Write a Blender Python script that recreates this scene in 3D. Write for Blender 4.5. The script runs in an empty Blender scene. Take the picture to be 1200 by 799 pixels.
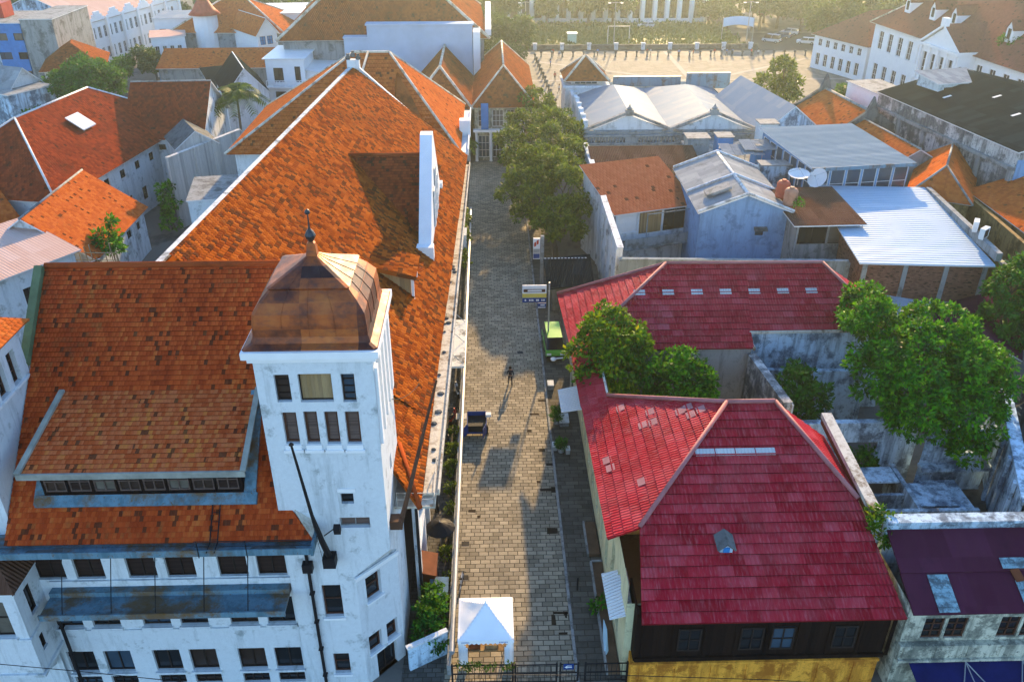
import bpy, bmesh, math, random
import numpy as np
from mathutils import Vector as V
random.seed(7); RNG = np.random.default_rng(11)
sc = bpy.context.scene
COL = sc.collection
R = math.radians
# ------------------------------------------------------------------ camera model
FP, CH, TH, PS = 1000.0, 39.0, R(29.7), R(1.49)
_fw = V((math.sin(PS)*math.cos(TH), math.cos(PS)*math.cos(TH), -math.sin(TH)))
_rt = V((math.cos(PS), -math.sin(PS), 0)); _up = _rt.cross(_fw)
def _ray(px, py): return _rt*(px-600) + _up*(399.5-py) + _fw*FP
def Z(px, py, z):            # survey point of the photograph at a known height
    d = _ray(px, py); return d*((z-CH)/d.z) + V((0, 0, CH))
def Y(px, py, y):            # ... at a known distance along the street
    d = _ray(px, py); return d*(y/d.y) + V((0, 0, CH))
def X(px, py, x):
    d = _ray(px, py); return d*(x/d.x) + V((0, 0, CH))
# ------------------------------------------------------------------ objects
def empty(name, label, cat, loc=(0, 0, 0), rz=0, group=None):
    o = bpy.data.objects.new(name, None); COL.objects.link(o)
    o.location = loc; o.rotation_euler = (0, 0, rz); o.empty_display_size = .2
    return tag(o, label, cat, group)
def tag(o, label=None, cat=None, group=None, kind=None):
    if label: o['label'] = label
    if cat: o['category'] = cat
    if group: o['group'] = group
    if kind: o['kind'] = kind
    return o
def copy_tree(o, parent=None):
    c = o.copy(); COL.objects.link(c); c.parent = parent
    for ch in list(o.children): copy_tree(ch, c)
    return c
EDGE = {}
class MB:
    def __init__(s): s.v = []; s.f = []; s.m = []; s.u = []
    def poly(s, pts, m=0, uv=None):
        b = len(s.v); s.v += [tuple(p) for p in pts]; s.f.append(tuple(range(b, b+len(pts)))); s.m.append(m); s.u.append(uv)
    def box(s, x0, y0, z0, x1, y1, z1, m=0):
        s.obox(V((x0, y0, z0)), V((x1-x0, 0, 0)), V((0, y1-y0, 0)), V((0, 0, z1-z0)), m)
    def obox(s, o, a, b, c, m=0):
        o = V(o); a = V(a); b = V(b); c = V(c)
        if a.cross(b).dot(c) < 0: a, b = b, a
        p = [o, o+a, o+a+b, o+b, o+c, o+a+c, o+a+b+c, o+b+c]
        k = len(s.v); s.v += [tuple(q) for q in p]
        for f in ((3, 2, 1, 0), (4, 5, 6, 7), (0, 1, 5, 4), (1, 2, 6, 5), (2, 3, 7, 6), (3, 0, 4, 7)):
            s.f.append(tuple(k+i for i in f)); s.m.append(m); s.u.append(None)
    def tube(s, pts, r, n=8, m=0, cap=True):
        pts = [V(p) for p in pts]; rr = r if isinstance(r, (list, tuple)) else [r]*len(pts)
        k = len(s.v); ref = V((0, 0, 1))
        for i, p in enumerate(pts):
            d = (pts[min(i+1, len(pts)-1)] - pts[max(i-1, 0)]).normalized()
            a = d.cross(ref if abs(d.z) < .95 else V((1, 0, 0))).normalized(); b = d.cross(a)
            for j in range(n):
                t = 2*math.pi*j/n; s.v.append(tuple(p + (a*math.cos(t) + b*math.sin(t))*rr[i]))
        for i in range(len(pts)-1):
            for j in range(n):
                q = (j+1) % n
                s.f.append((k+i*n+j, k+(i+1)*n+j, k+(i+1)*n+q, k+i*n+q)); s.m.append(m); s.u.append(None)
        if cap:
            s.f.append(tuple(k+j for j in range(n))); s.m.append(m); s.u.append(None)
            e = k+(len(pts)-1)*n; s.f.append(tuple(e+j for j in range(n-1, -1, -1))); s.m.append(m); s.u.append(None)
    def lathe(s, c, prof, n=12, m=0):
        c = V(c); k = len(s.v)
        for (r, z) in prof:
            for j in range(n):
                t = 2*math.pi*j/n; s.v.append((c.x+r*math.cos(t), c.y+r*math.sin(t), c.z+z))
        for i in range(len(prof)-1):
            for j in range(n):
                q = (j+1) % n; s.f.append((k+i*n+j, k+i*n+q, k+(i+1)*n+q, k+(i+1)*n+j)); s.m.append(m); s.u.append(None)
        s.f.append(tuple(k+j for j in range(n-1, -1, -1))); s.m.append(m); s.u.append(None)
        e = k+(len(prof)-1)*n; s.f.append(tuple(e+j for j in range(n))); s.m.append(m); s.u.append(None)
    def prism(s, pts, h, m=0):      # vertical extrusion of a polygon at its own z
        pts = [V(p) for p in pts]
        a = sum((pts[i].x*pts[(i+1) % len(pts)].y - pts[(i+1) % len(pts)].x*pts[i].y) for i in range(len(pts)))
        if a < 0: pts.reverse()
        up = [p+V((0, 0, h)) for p in pts]
        s.poly(up, m); s.poly(pts[::-1], m)
        for i in range(len(pts)):
            j = (i+1) % len(pts); s.poly([pts[i], pts[j], up[j], up[i]], m)
    def roof(s, pts, m=0, course=None, step=.03, t=.12, mu=None, mr=None):
        """a planar convex roof face: optional real tile courses on top, a soffit and edges below"""
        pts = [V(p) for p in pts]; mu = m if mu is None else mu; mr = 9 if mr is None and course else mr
        n = V((0, 0, 0))
        for i in range(len(pts)): n += (pts[i]-pts[0]).cross(pts[(i+1) % len(pts)]-pts[0])
        if n.z < 0: pts.reverse(); n = -n
        n.normalize()
        u = V((0, 0, 1)).cross(n)
        u = u.normalized() if u.length > 1e-4 else V((1, 0, 0))
        w = n.cross(u)
        q = [(p.dot(u), p.dot(w)) for p in pts]; v0 = min(b for a, b in q); v1 = max(b for a, b in q)
        org = pts[0] - u*q[0][0] - w*q[0][1]
        if not course:
            s.poly(pts, m, q)
        else:
            k = max(1, round((v1-v0)/course)); c = (v1-v0)/k
            for i in range(k):
                a, b = v0+i*c, v0+(i+1)*c
                def clip(P, lim, sg):
                    o = []
                    for j in range(len(P)):
                        A, B = P[j], P[(j+1) % len(P)]; da, db = sg*(A[1]-lim), sg*(B[1]-lim)
                        if da >= -1e-9: o.append(A)
                        if (da > 1e-9 and db < -1e-9) or (da < -1e-9 and db > 1e-9):
                            tt = da/(da-db); o.append((A[0]+(B[0]-A[0])*tt, lim))
                    return o
                P = clip(q, a, 1); P = clip(P, b, -1) if P else P
                if len(P) < 3: continue
                top = [org + u*x + w*y + n*(step*(1-(y-a)/c)) for x, y in P]
                # exact uv rows follow the course so colours change tile by tile
                s.poly(top, m, [(x, (i + (y-a)/c)*course) for x, y in P])
                lo = sorted(x for x, y in P if abs(y-a) < 1e-6)
                if len(lo) >= 2:
                    A = org+u*lo[0]+w*a; B = org+u*lo[-1]+w*a
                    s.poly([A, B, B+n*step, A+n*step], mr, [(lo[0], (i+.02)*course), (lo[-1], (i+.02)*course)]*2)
        lo = [p - n*t for p in pts]
        s.poly(lo[::-1], mu)
        for i in range(len(pts)):
            j = (i+1) % len(pts); s.poly([lo[i], lo[j], pts[j], pts[i]], mu)
    def build(s, name, mats, parent=None, smooth=False, world=True, weld=False):
        me = bpy.data.meshes.new(name)
        off = V((0, 0, 0))
        if parent is not None and world:
            p = parent
            while p is not None: off += V(p.location); p = p.parent
        me.from_pydata([(a-off.x, b-off.y, c-off.z) for a, b, c in s.v], [], s.f)
        mats = list(mats) if isinstance(mats, (list, tuple)) else [mats]
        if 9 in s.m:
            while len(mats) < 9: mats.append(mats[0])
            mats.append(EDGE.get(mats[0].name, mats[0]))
        for q in mats: me.materials.append(q)
        me.polygons.foreach_set('material_index', s.m)
        if any(x is not None for x in s.u):
            l = me.uv_layers.new(name='UVMap'); out = []
            for f, x in zip(s.f, s.u): out += [c for t in (x if x is not None else [(0, 0)]*len(f)) for c in t]
            l.data.foreach_set('uv', out)
        if smooth: me.polygons.foreach_set('use_smooth', [True]*len(s.f))
        me.update()
        o = bpy.data.objects.new(name, me); COL.objects.link(o)
        if parent is not None: o.parent = parent
        return o
# ------------------------------------------------------------------ materials
def newmat(name):
    m = bpy.data.materials.new(name); m.use_nodes = True
    return m, m.node_tree, m.node_tree.nodes['Principled BSDF']
def nd(nt, t, ins=None, **pr):
    n = nt.nodes.new('ShaderNode'+t)
    for k, v in pr.items(): setattr(n, k, v)
    for k, v in (ins or {}).items():
        if isinstance(v, bpy.types.NodeSocket): nt.links.new(v, n.inputs[k])
        else: n.inputs[k].default_value = v
    return n
def mth(nt, op, a, b=0.0, c=0.0): return nd(nt, 'Math', {0: a, 1: b, 2: c}, operation=op).outputs[0]
def c4(c): return (c[0], c[1], c[2], 1)
def ramp(nt, fac, stops, mode='LINEAR'):
    r = nd(nt, 'ValToRGB', {0: fac}); e = r.color_ramp; e.interpolation = mode
    while len(e.elements) > 1: e.elements.remove(e.elements[-1])
    for i, (p, c) in enumerate(stops):
        x = e.elements[0] if i == 0 else e.elements.new(p)
        x.position = p; x.color = c4(c) if not isinstance(c, float) else (c, c, c, 1)
    return r.outputs[0]
def mixc(nt, f, a, b, bt='MIX'):
    n = nd(nt, 'Mix', data_type='RGBA', blend_type=bt)
    for k, v in ((0, f), (6, a), (7, b)):
        if isinstance(v, bpy.types.NodeSocket): nt.links.new(v, n.inputs[k])
        else: n.inputs[k].default_value = c4(v) if k else v
    return n.outputs[2]
def posn(nt, scale=(1, 1, 1)):
    g = nd(nt, 'NewGeometry').outputs['Position']
    return nd(nt, 'VectorMath', {0: g, 1: scale}, operation='MULTIPLY').outputs[0]
def noise(nt, vec, sc_, det=4.0, rough=.6):
    return nd(nt, 'TexNoise', {'Vector': vec, 'Scale': sc_, 'Detail': det, 'Roughness': rough}).outputs[0]
def setb(nt, b, col, rough=.8, metal=0.0, bump=None, bs=.3, bd=.05):
    for k, v in (('Base Color', col), ('Roughness', rough), ('Metallic', metal)):
        if isinstance(v, bpy.types.NodeSocket): nt.links.new(v, b.inputs[k])
        else: b.inputs[k].default_value = c4(v) if k == 'Base Color' else v
    b.inputs['Specular IOR Level'].default_value = .5 if metal else .06
    if bump is not None:
        n = nd(nt, 'Bump', {'Strength': bs, 'Distance': bd, 'Height': bump}); nt.links.new(n.outputs[0], b.inputs['Normal'])
def plain(name, col, rough=.75, var=.25, scale=1.2, metal=0.0):
    m, nt, b = newmat(name)
    n = noise(nt, posn(nt), scale, 5.0)
    f = ramp(nt, n, [(.3, 0.0), (.75, 1.0)])
    d = tuple(x*(1-var) for x in col)
    setb(nt, b, mixc(nt, f, d, col), rough, metal, noise(nt, posn(nt), 14.0, 3.0), .12, .03)
    return m
def stained(name, base, stain, amt=.5, scale=.5, stain2=None, rough=.85, streak=True):
    """plaster with blotches and rain streaks that belong to the wall"""
    m, nt, b = newmat(name)
    n1 = noise(nt, posn(nt), scale, 8.0, .72)
    n2 = noise(nt, posn(nt, (1, 1, .12)), 1.6, 6.0, .7)
    f1 = ramp(nt, n1, [(.615-amt*.22, 0.0), (.71-amt*.22, 1.0)])
    chip = ramp(nt, noise(nt, posn(nt), 4.5, 7.0, .75), [(.66-amt*.12, 0.0), (.72-amt*.12, 1.0)])
    f2 = ramp(nt, n2, [(.56-amt*.16, 0.0), (.70-amt*.16, 1.0)])
    fine = noise(nt, posn(nt), 3.5, 6.0, .8)
    c = mixc(nt, ramp(nt, fine, [(.3, 0.0), (.7, 1.0)]), tuple(x*.86 for x in base), base)
    if streak: c = mixc(nt, mth(nt, 'MULTIPLY', f2, .3+.5*amt), c, stain2 or stain)
    c = mixc(nt, mth(nt, 'MULTIPLY', chip, .25+amt), c, stain)
    c = mixc(nt, mth(nt, 'MULTIPLY', f1, mth(nt, 'ADD', mth(nt, 'MULTIPLY', fine, .9), .35)), c, stain)
    setb(nt, b, c, rough, 0.0, noise(nt, posn(nt), 9.0, 4.0), .15, .04)
    return m
def tilemat(name, cols, tw=.22, th=.25, moss=.4, mosscol=(.035, .022, .014), rough=.72, rib=True, mscale=.22, bs=.5, dark=.10, wm=.46):
    m, nt, b = newmat(name)
    uv = nd(nt, 'UVMap', uv_map='UVMap').outputs[0]
    sp = nd(nt, 'SeparateXYZ', {0: uv})
    vv = mth(nt, 'DIVIDE', mth(nt, 'ADD', sp.outputs[1], 500*th + .001), th); row = mth(nt, 'FLOOR', vv)
    uu = mth(nt, 'ADD', mth(nt, 'DIVIDE', sp.outputs[0], tw), mth(nt, 'MULTIPLY', mth(nt, 'MODULO', row, 2.0), .5))
    cell = nd(nt, 'CombineXYZ', {0: mth(nt, 'FLOOR', uu), 1: row, 2: 3.7})
    w = nd(nt, 'TexWhiteNoise', {'Vector': cell.outputs[0]}, noise_dimensions='3D').outputs[0]
    big = noise(nt, posn(nt), .35, 5.0, .65)
    st_ = noise(nt, nd(nt, 'VectorMath', {0: uv, 1: (2.6, .28, 1)}, operation='MULTIPLY').outputs[0], 1.0, 6.0, .7)
    big = mth(nt, 'ADD', mth(nt, 'MULTIPLY', big, .5), mth(nt, 'MULTIPLY', st_, .5))
    fac = mth(nt, 'ADD', mth(nt, 'MULTIPLY', w, wm), mth(nt, 'MULTIPLY', big, 1.02-wm))
    k = len(cols)-1
    c = ramp(nt, fac, [(.12+.78*i/k, q) for i, q in enumerate(cols)])
    w2 = nd(nt, 'TexWhiteNoise', {'Vector': nd(nt, 'VectorMath', {0: cell.outputs[0], 1: (7.3, 2.1, 5.5)}, operation='ADD').outputs[0]}, noise_dimensions='3D').outputs[0]
    dk = mth(nt, 'LESS_THAN', w2, mth(nt, 'MULTIPLY', big, 2.0*dark))
    c = mixc(nt, mth(nt, 'MULTIPLY', dk, .75), c, mosscol)
    mo = noise(nt, posn(nt), mscale, 9.0, .72)
    mo = mth(nt, 'ADD', mo, mth(nt, 'MULTIPLY', mth(nt, 'SUBTRACT', w, .5), .16))
    c = mixc(nt, mth(nt, 'MULTIPLY', ramp(nt, mo, [(.68-moss*.3, 0.0), (.82-moss*.2, 1.0)]), .85), c, mosscol)
    fu = mth(nt, 'FRACT', uu); fv = mth(nt, 'FRACT', vv)
    h = mth(nt, 'SINE', mth(nt, 'MULTIPLY', fu, math.pi))
    h = mth(nt, 'POWER', h, .5)
    h = mth(nt, 'SUBTRACT', h, mth(nt, 'MULTIPLY', fv, .6))
    h = mth(nt, 'ADD', h, mth(nt, 'MULTIPLY', w, .5))
    setb(nt, b, c, rough, 0.0, h, bs, .05); b.inputs['Specular IOR Level'].default_value = 0.0
    return m
def sheetmat(name, col, col2, pitch=.2, sheet=(.9, 2.2), amt=.4, rough=.5, metal=0.0, bs=.5, stain=(.06, .04, .03), sa=.3, axis=0, spec=0.0):
    """corrugated or ribbed sheet: ribs run up the slope, sheets differ a little, some rust"""
    m, nt, b = newmat(name)
    uv = nd(nt, 'UVMap', uv_map='UVMap').outputs[0]; sp = nd(nt, 'SeparateXYZ', {0: uv})
    row = mth(nt, 'FLOOR', mth(nt, 'DIVIDE', mth(nt, 'ADD', sp.outputs[1], 300.), sheet[1]))
    cell = nd(nt, 'CombineXYZ', {0: mth(nt, 'FLOOR', mth(nt, 'ADD', mth(nt, 'DIVIDE', sp.outputs[0], sheet[0]), mth(nt, 'MULTIPLY', row, .37))), 1: row, 2: 1.3})
    w = nd(nt, 'TexWhiteNoise', {'Vector': cell.outputs[0]}, noise_dimensions='3D').outputs[0]
    nz = noise(nt, posn(nt), .9, 6.0, .7)
    f = mth(nt, 'ADD', mth(nt, 'MULTIPLY', mth(nt, 'POWER', w, 2.5), amt), mth(nt, 'MULTIPLY', mth(nt, 'SUBTRACT', nz, .4), amt*1.2))
    c = mixc(nt, f, col, col2)
    st = noise(nt, posn(nt), .6, 9.0, .75)
    c = mixc(nt, mth(nt, 'MULTIPLY', ramp(nt, st, [(.62-.2*sa, 0.0), (.8, 1.0)]), .8*min(1, sa*2)), c, stain)
    s = mth(nt, 'SINE', mth(nt, 'MULTIPLY', sp.outputs[axis], 2*math.pi/pitch))
    setb(nt, b, c, rough, metal, s, bs, .04); b.inputs['Specular IOR Level'].default_value = spec
    return m
def leafmat(name, stops, trans=.28):
    m, nt, b = newmat(name)
    g = nd(nt, 'NewGeometry')
    n = ramp(nt, noise(nt, posn(nt), .9, 3.0), [(.32, 0.0), (.68, 1.0)])
    f = mth(nt, 'ADD', mth(nt, 'MULTIPLY', g.outputs['Random Per Island'], .5), mth(nt, 'MULTIPLY', n, .45))
    c = ramp(nt, f, stops)
    setb(nt, b, c, .55); b.inputs['Specular IOR Level'].default_value = .08
    t = nd(nt, 'BsdfTranslucent', {'Color': mixc(nt, .3, c, (.22, .34, .01), 'MIX')})
    mx = nd(nt, 'MixShader', {0: trans, 1: b.outputs[0], 2: t.outputs[0]})
    nt.links.new(mx.outputs[0], nt.nodes['Material Output'].inputs['Surface'])
    return m
def glossy(name, col, rough=.12):
    m, nt, b = newmat(name)
    n = noise(nt, posn(nt), .8, 3.0)
    setb(nt, b, mixc(nt, n, col, tuple(x*.4 for x in col)), rough); b.inputs['Specular IOR Level'].default_value = .6
    return m
def planks(name, cols, width=.16, axis=0, rough=.8):
    m, nt, b = newmat(name)
    sp = nd(nt, 'SeparateXYZ', {0: nd(nt, 'NewGeometry').outputs['Position']})
    a = mth(nt, 'ADD', sp.outputs[0], mth(nt, 'MULTIPLY', sp.outputs[1], .93)) if axis == 0 else sp.outputs[2]
    q = mth(nt, 'DIVIDE', a, width)
    w = nd(nt, 'TexWhiteNoise', {'W': mth(nt, 'FLOOR', q)}, noise_dimensions='1D').outputs[0]
    c = ramp(nt, w, [(0, cols[0]), (.5, cols[1]), (1, cols[2])])
    n = noise(nt, posn(nt, (6, 6, .6) if axis == 0 else (.6, .6, 6)), 2.0, 6.0, .7)
    c = mixc(nt, ramp(nt, n, [(.4, 0.0), (.75, .6)]), c, tuple(x*.45 for x in cols[1]))
    e = mth(nt, 'PINGPONG', mth(nt, 'FRACT', q), .5)
    setb(nt, b, c, rough, 0.0, ramp(nt, e, [(0, 0.0), (.12, 1.0)]), .6, .02)
    return m
W_ = {}
def mk():
    W = W_
    W['white'] = stained('whitewash', (.66, .70, .71), (.26, .29, .28), .27, .8)
    W['white_dirty'] = stained('weathered whitewash', (.66, .70, .71), (.15, .16, .15), .38, .6)
    W['white_clean'] = plain('white paint', (.8, .81, .8), .6, .08)
    W['cream'] = stained('cream plaster', (.62, .60, .46), (.10, .11, .09), .7, .8)
    W['yellow'] = stained('ochre plaster', (.90, .40, .05), (.34, .11, .015), .62, 1.1)
    W['paleyellow'] = stained('pale yellow plaster', (.70, .66, .40), (.3, .27, .16), .25, .7)
    W['ruin'] = stained('mouldy blue wash', (.46, .60, .70), (.05, .06, .075), .62, .6)
    W['ruin_light'] = stained('pale blue wash', (.55, .72, .84), (.06, .09, .13), .6, .5)
    W['concrete'] = stained('old concrete', (.30, .31, .30), (.09, .09, .085), .45, .5)
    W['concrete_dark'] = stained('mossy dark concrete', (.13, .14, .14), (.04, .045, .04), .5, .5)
    W['greywall'] = stained('grey rendered wall', (.24, .29, .31), (.08, .09, .09), .45, .6)
    W['oldwall'] = stained('black streaked wall', (.58, .56, .52), (.06, .065, .07), .75, .4)
    W['ochre'] = stained('brown ochre wall', (.34, .22, .085), (.12, .075, .03), .45, .7)
    W['blue'] = stained('faded blue paint', (.19, .34, .54), (.10, .18, .29), .4, .9)
    W['skyblue'] = plain('bright blue paint', (.03, .22, .55), .5, .3)
    W['bluemetal'] = stained('blue grey zinc', (.15, .26, .34), (.09, .055, .025), .38, .5, rough=.5)
    W['gutter'] = stained('painted gutter', (.62, .58, .48), (.16, .10, .05), .4, .9)
    W['zinc'] = stained('blue zinc gutter', (.14, .25, .31), (.15, .075, .015), .62, .32, (.05, .11, .14), rough=.45)
    W['wood'] = planks('weathered boards', [(.28, .18, .08), (.40, .28, .14), (.20, .13, .07)])
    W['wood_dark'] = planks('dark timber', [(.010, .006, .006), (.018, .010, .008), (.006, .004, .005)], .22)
    W['wood_grey'] = planks('bleached boards', [(.50, .50, .47), (.62, .61, .57), (.36, .36, .34)], .35)
    W['shutter'] = planks('brown louvres', [(.13, .085, .07), (.17, .12, .10), (.10, .07, .06)], .07, 2)
    W['frame_w'] = plain('white joinery', (.7, .72, .72), .5, .1)
    W['frame_d'] = plain('dark joinery', (.035, .027, .024), .5, .3)
    W['frame_b'] = plain('brown joinery', (.10, .045, .03), .5, .3)
    W['pane'] = glossy('dark window glass', (.014, .018, .022))
    W['paneblue'] = glossy('bluish window glass', (.05, .09, .13), .15)
    W['panebrown'] = glossy('brown shuttered glass', (.045, .026, .018), .3); W['curtain'] = plain('dusty curtain', (.16, .14, .11), .8, .4)
    W['steel'] = plain('galvanised steel', (.36, .38, .39), .45, .2, 3., .4)
    W['black'] = plain('black iron', (.018, .018, .02), .5, .2)
    W['brownpipe'] = plain('rusty brown pole', (.10, .055, .035), .6, .4)
    W['plastic_w'] = plain('white plastic', (.72, .72, .70), .4, .08)
    W['red'] = plain('red paint', (.45, .05, .03), .5, .3)
    W['rust'] = plain('rusty sheet', (.22, .07, .03), .7, .5)
    W['tarp_blue'] = plain('dark blue tarpaulin', (.012, .02, .12), .5, .4)
    W['cartblue'] = plain('blue cart paint', (.012, .05, .20), .45, .25)
    W['bark'] = stained('bark', (.13, .10, .07), (.05, .04, .03), .4, 2.)
    W['soil'] = plain('brown soil', (.16, .10, .06), .95, .5, 1.)
    W['cloth_white'] = plain('white tent cloth', (.82, .83, .84), .6, .05)
    # roofs ---------------------------------------------------------------
    W['tile_front'] = tilemat('red orange clay tiles', [(.12, .020, .009), (.26, .036, .011), (.38, .052, .013), (.48, .078, .018), (.56, .15, .035), (.62, .22, .025)], .18, .25, .34, wm=.30, dark=.07)
    W['tile_wing'] = tilemat('golden orange clay tiles', [(.05, .014, .006), (.14, .030, .008), (.26, .062, .010), (.35, .098, .016), (.43, .16, .035)], .29, .32, .34, (.055, .026, .014), bs=.7, dark=.20, wm=.36)
    W['tile_dormer'] = tilemat('patchy salmon clay tiles', [(.14, .022, .010), (.36, .056, .016), (.46, .085, .022), (.52, .13, .045), (.56, .18, .03), (.58, .30, .19)], .18, .25, .12, wm=.33, dark=.05)
    W['tile_orange'] = tilemat('fresh orange tiles', [(.28, .06, .014), (.42, .10, .022), (.50, .15, .035)], .3, .32, .22, dark=.03)
    W['tile_brown'] = tilemat('brown weathered tiles', [(.10, .028, .010), (.24, .066, .018), (.34, .105, .03)], .3, .32, .35, dark=.03)
    W['tile_darkred'] = tilemat('dark red weathered tiles', [(.09, .02, .010), (.21, .038, .014), (.32, .062, .018)], .32, .34, .38, (.05, .022, .014), dark=.03)
    W['tile_gable'] = tilemat('small brick red tiles', [(.08, .016, .008), (.22, .042, .014), (.32, .075, .022)], .24, .25, .28)
    W['tile_terracotta'] = tilemat('terracotta sheet tiles', [(.28, .085, .035), (.33, .10, .045), (.38, .13, .06)], .4, .5, .15, dark=.03)
    W['tile_museum'] = tilemat('dull brick red tiles', [(.16, .06, .04), (.20, .075, .05), (.24, .09, .06)], .3, .3, .08, dark=.03)
    W['asbestos'] = sheetmat('grey cement sheets', (.24, .26, .27), (.42, .44, .44), .18, (1.0, 1.9), .6, .85, 0, .6, (.07, .075, .07), .5)
    W['metalroof'] = sheetmat('grey blue ribbed metal', (.15, .215, .27), (.26, .33, .38), .4, (30, .8), .5, .5, 0, .7, (.2, .2, .2), .1, 1)
    W['whiteroof'] = sheetmat('white ribbed metal', (.32, .44, .54), (.47, .56, .63), .45, (40, .9), .5, .45, 0, .6, (.25, .29, .32), .35, 1, .1)
    W['paleroof'] = sheetmat('pale plain sheets', (.19, .24, .29), (.31, .32, .32), .3, (1.1, 3.), .6, .5, .2, .3, (.3, .3, .3), .3)
    W['darkroof'] = sheetmat('dark corrugated sheets', (.006, .012, .016), (.022, .036, .044), .24, (.9, 3.), .5, 1.0, 0, .3, (.02, .02, .02), .5)
    W['brownsheet'] = sheetmat('brown corrugated sheets', (.10, .05, .032), (.17, .09, .06), .2, (.9, 2.5), .6, .7, 0, .7, (.04, .025, .02), .4)
    W['maroon'] = sheetmat('maroon sheets', (.062, .014, .030), (.085, .022, .045), .8, (1.1, 2.6), .7, .6, 0, .3, (.015, .012, .02), .35)
    W['pinkroof'] = sheetmat('pale pink roof', (.55, .36, .28), (.62, .45, .38), .3, (1, 3), .6, .7, 0, .3, (.4, .25, .2), .2)
    W['ribwhite'] = sheetmat('white awning sheets', (.74, .76, .76), (.6, .62, .62), .22, (3, 3), .3, .5, 0, 1.0, (.3, .3, .28), .25)
mk()
def redroof(name):
    m, nt, b = newmat(name)
    th, pw = .60, .8
    uv = nd(nt, 'UVMap', uv_map='UVMap').outputs[0]; sp = nd(nt, 'SeparateXYZ', {0: uv})
    vv = mth(nt, 'DIVIDE', mth(nt, 'ADD', sp.outputs[1], 500*th+.001), th); row = mth(nt, 'FLOOR', vv)
    sh = nd(nt, 'TexWhiteNoise', {'W': row}, noise_dimensions='1D').outputs[0]
    uu = mth(nt, 'ADD', mth(nt, 'DIVIDE', sp.outputs[0], pw), mth(nt, 'MULTIPLY', sh, .9))
    cell = nd(nt, 'CombineXYZ', {0: mth(nt, 'FLOOR', uu), 1: row, 2: .7})
    w = nd(nt, 'TexWhiteNoise', {'Vector': cell.outputs[0]}, noise_dimensions='3D').outputs[0]
    big = noise(nt, posn(nt), .25, 3.0)
    fade = mth(nt, 'ADD', mth(nt, 'MULTIPLY', w, .75), mth(nt, 'MULTIPLY', big, .3))
    c = ramp(nt, fade, [(.1, (.23, .005, .013)), (.5, (.33, .009, .022)), (.78, (.37, .016, .030)), (.93, (.42, .05, .065)), (1, (.48, .17, .18))])
    strk = noise(nt, nd(nt, 'VectorMath', {0: uv, 1: (9, 1.3, 1)}, operation='MULTIPLY').outputs[0], 1.0, 5.0, .7)
    c = mixc(nt, mth(nt, 'MULTIPLY', ramp(nt, strk, [(.5, 0.0), (.72, 1.0)]), .42), c, (.50, .20, .21))
    spot = noise(nt, posn(nt), 2.2, 8.0, .8)
    c = mixc(nt, mth(nt, 'MULTIPLY', ramp(nt, spot, [(.64, 0.0), (.74, 1.0)]), .5), c, (.13, .03, .035))
    fd = noise(nt, posn(nt, (1, 1, .6)), .33, 7.0, .7)
    c = mixc(nt, mth(nt, 'MULTIPLY', ramp(nt, fd, [(.46, 0.0), (.66, 1.0)]), .38), c, (.40, .085, .09))
    c = mixc(nt, mth(nt, 'MULTIPLY', ramp(nt, noise(nt, posn(nt), .8, 8.0, .8), [(.56, 0.0), (.68, 1.0)]), .4), c, (.15, .02, .022))
    rib = mth(nt, 'SINE', mth(nt, 'MULTIPLY', sp.outputs[0], 2*math.pi/.21))
    setb(nt, b, c, .5, 0.0, mth(nt, 'ADD', rib, mth(nt, 'MULTIPLY', w, .8)), .55, .03); b.inputs['Specular IOR Level'].default_value = .02
    return m
W_['redroof'] = redroof('crimson metal tiles')
for k_, c_ in (('tile_front', (.035, .010, .007)), ('tile_wing', (.045, .014, .007)), ('tile_dormer', (.06, .016, .01)), ('tile_gable', (.04, .010, .007)), ('tile_orange', (.12, .025, .008)), ('tile_brown', (.04, .016, .01)), ('redroof', (.075, .004, .010))): EDGE[W_[k_].name] = plain('shade painted edges of '+W_[k_].name, c_, .85, .4)  # darker riser colour paints in the shadow line below each roof course
def leafmats():
    W_['leaf_bright'] = leafmat('bright mango leaves', [(.12, (.005, .038, .012)), (.42, (.022, .14, .010)), (.68, (.075, .29, .008)), (.95, (.22, .42, .012))])
    W_['leaf_mid'] = leafmat('mid green leaves', [(.1, (.008, .045, .012)), (.45, (.020, .12, .014)), (.8, (.07, .22, .014)), (1, (.15, .30, .02))])
    W_['leaf_yellow'] = leafmat('flushing yellow leaves', [(.1, (.012, .05, .006)), (.4, (.04, .13, .008)), (.62, (.13, .24, .008)), (.82, (.32, .30, .010)), (1, (.42, .18, .02))])
    W_['leaf_olive'] = leafmat('olive dark leaves', [(.1, (.022, .042, .008)), (.45, (.07, .115, .014)), (.75, (.18, .23, .022)), (1, (.38, .36, .04))])
    W_['leaf_far'] = leafmat('hazy park leaves', [(.1, (.02, .045, .014)), (.5, (.045, .085, .022)), (1, (.11, .16, .045))])
leafmats()
def leaves(centres, normals, per, spread, L, rng, droop=.35, wr=.5):
    """per diamond-shaped leaves round every cluster centre -> (verts, faces)"""
    n = len(centres); c = np.repeat(centres, per, 0); no = np.repeat(normals, per, 0)
    k = len(c)
    p = c + rng.normal(0, 1, (k, 3))*spread
    d = no*.7 + rng.normal(0, .6, (k, 3)); d[:, 2] -= droop
    d /= np.linalg.norm(d, axis=1)[:, None]+1e-9
    r = rng.normal(0, 1, (k, 3)); s = np.cross(d, no*1.2 + r*.55); s /= np.linalg.norm(s, axis=1)[:, None]+1e-9
    l = L*rng.uniform(.5, 1.45, (k, 1)); w = l*wr*.5
    a = p; b_ = p + d*l*.5 + s*w; t = p + d*l; e = p + d*l*.5 - s*w
    v = np.stack([a, b_, t, e], 1).reshape(-1, 3)
    return v
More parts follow.
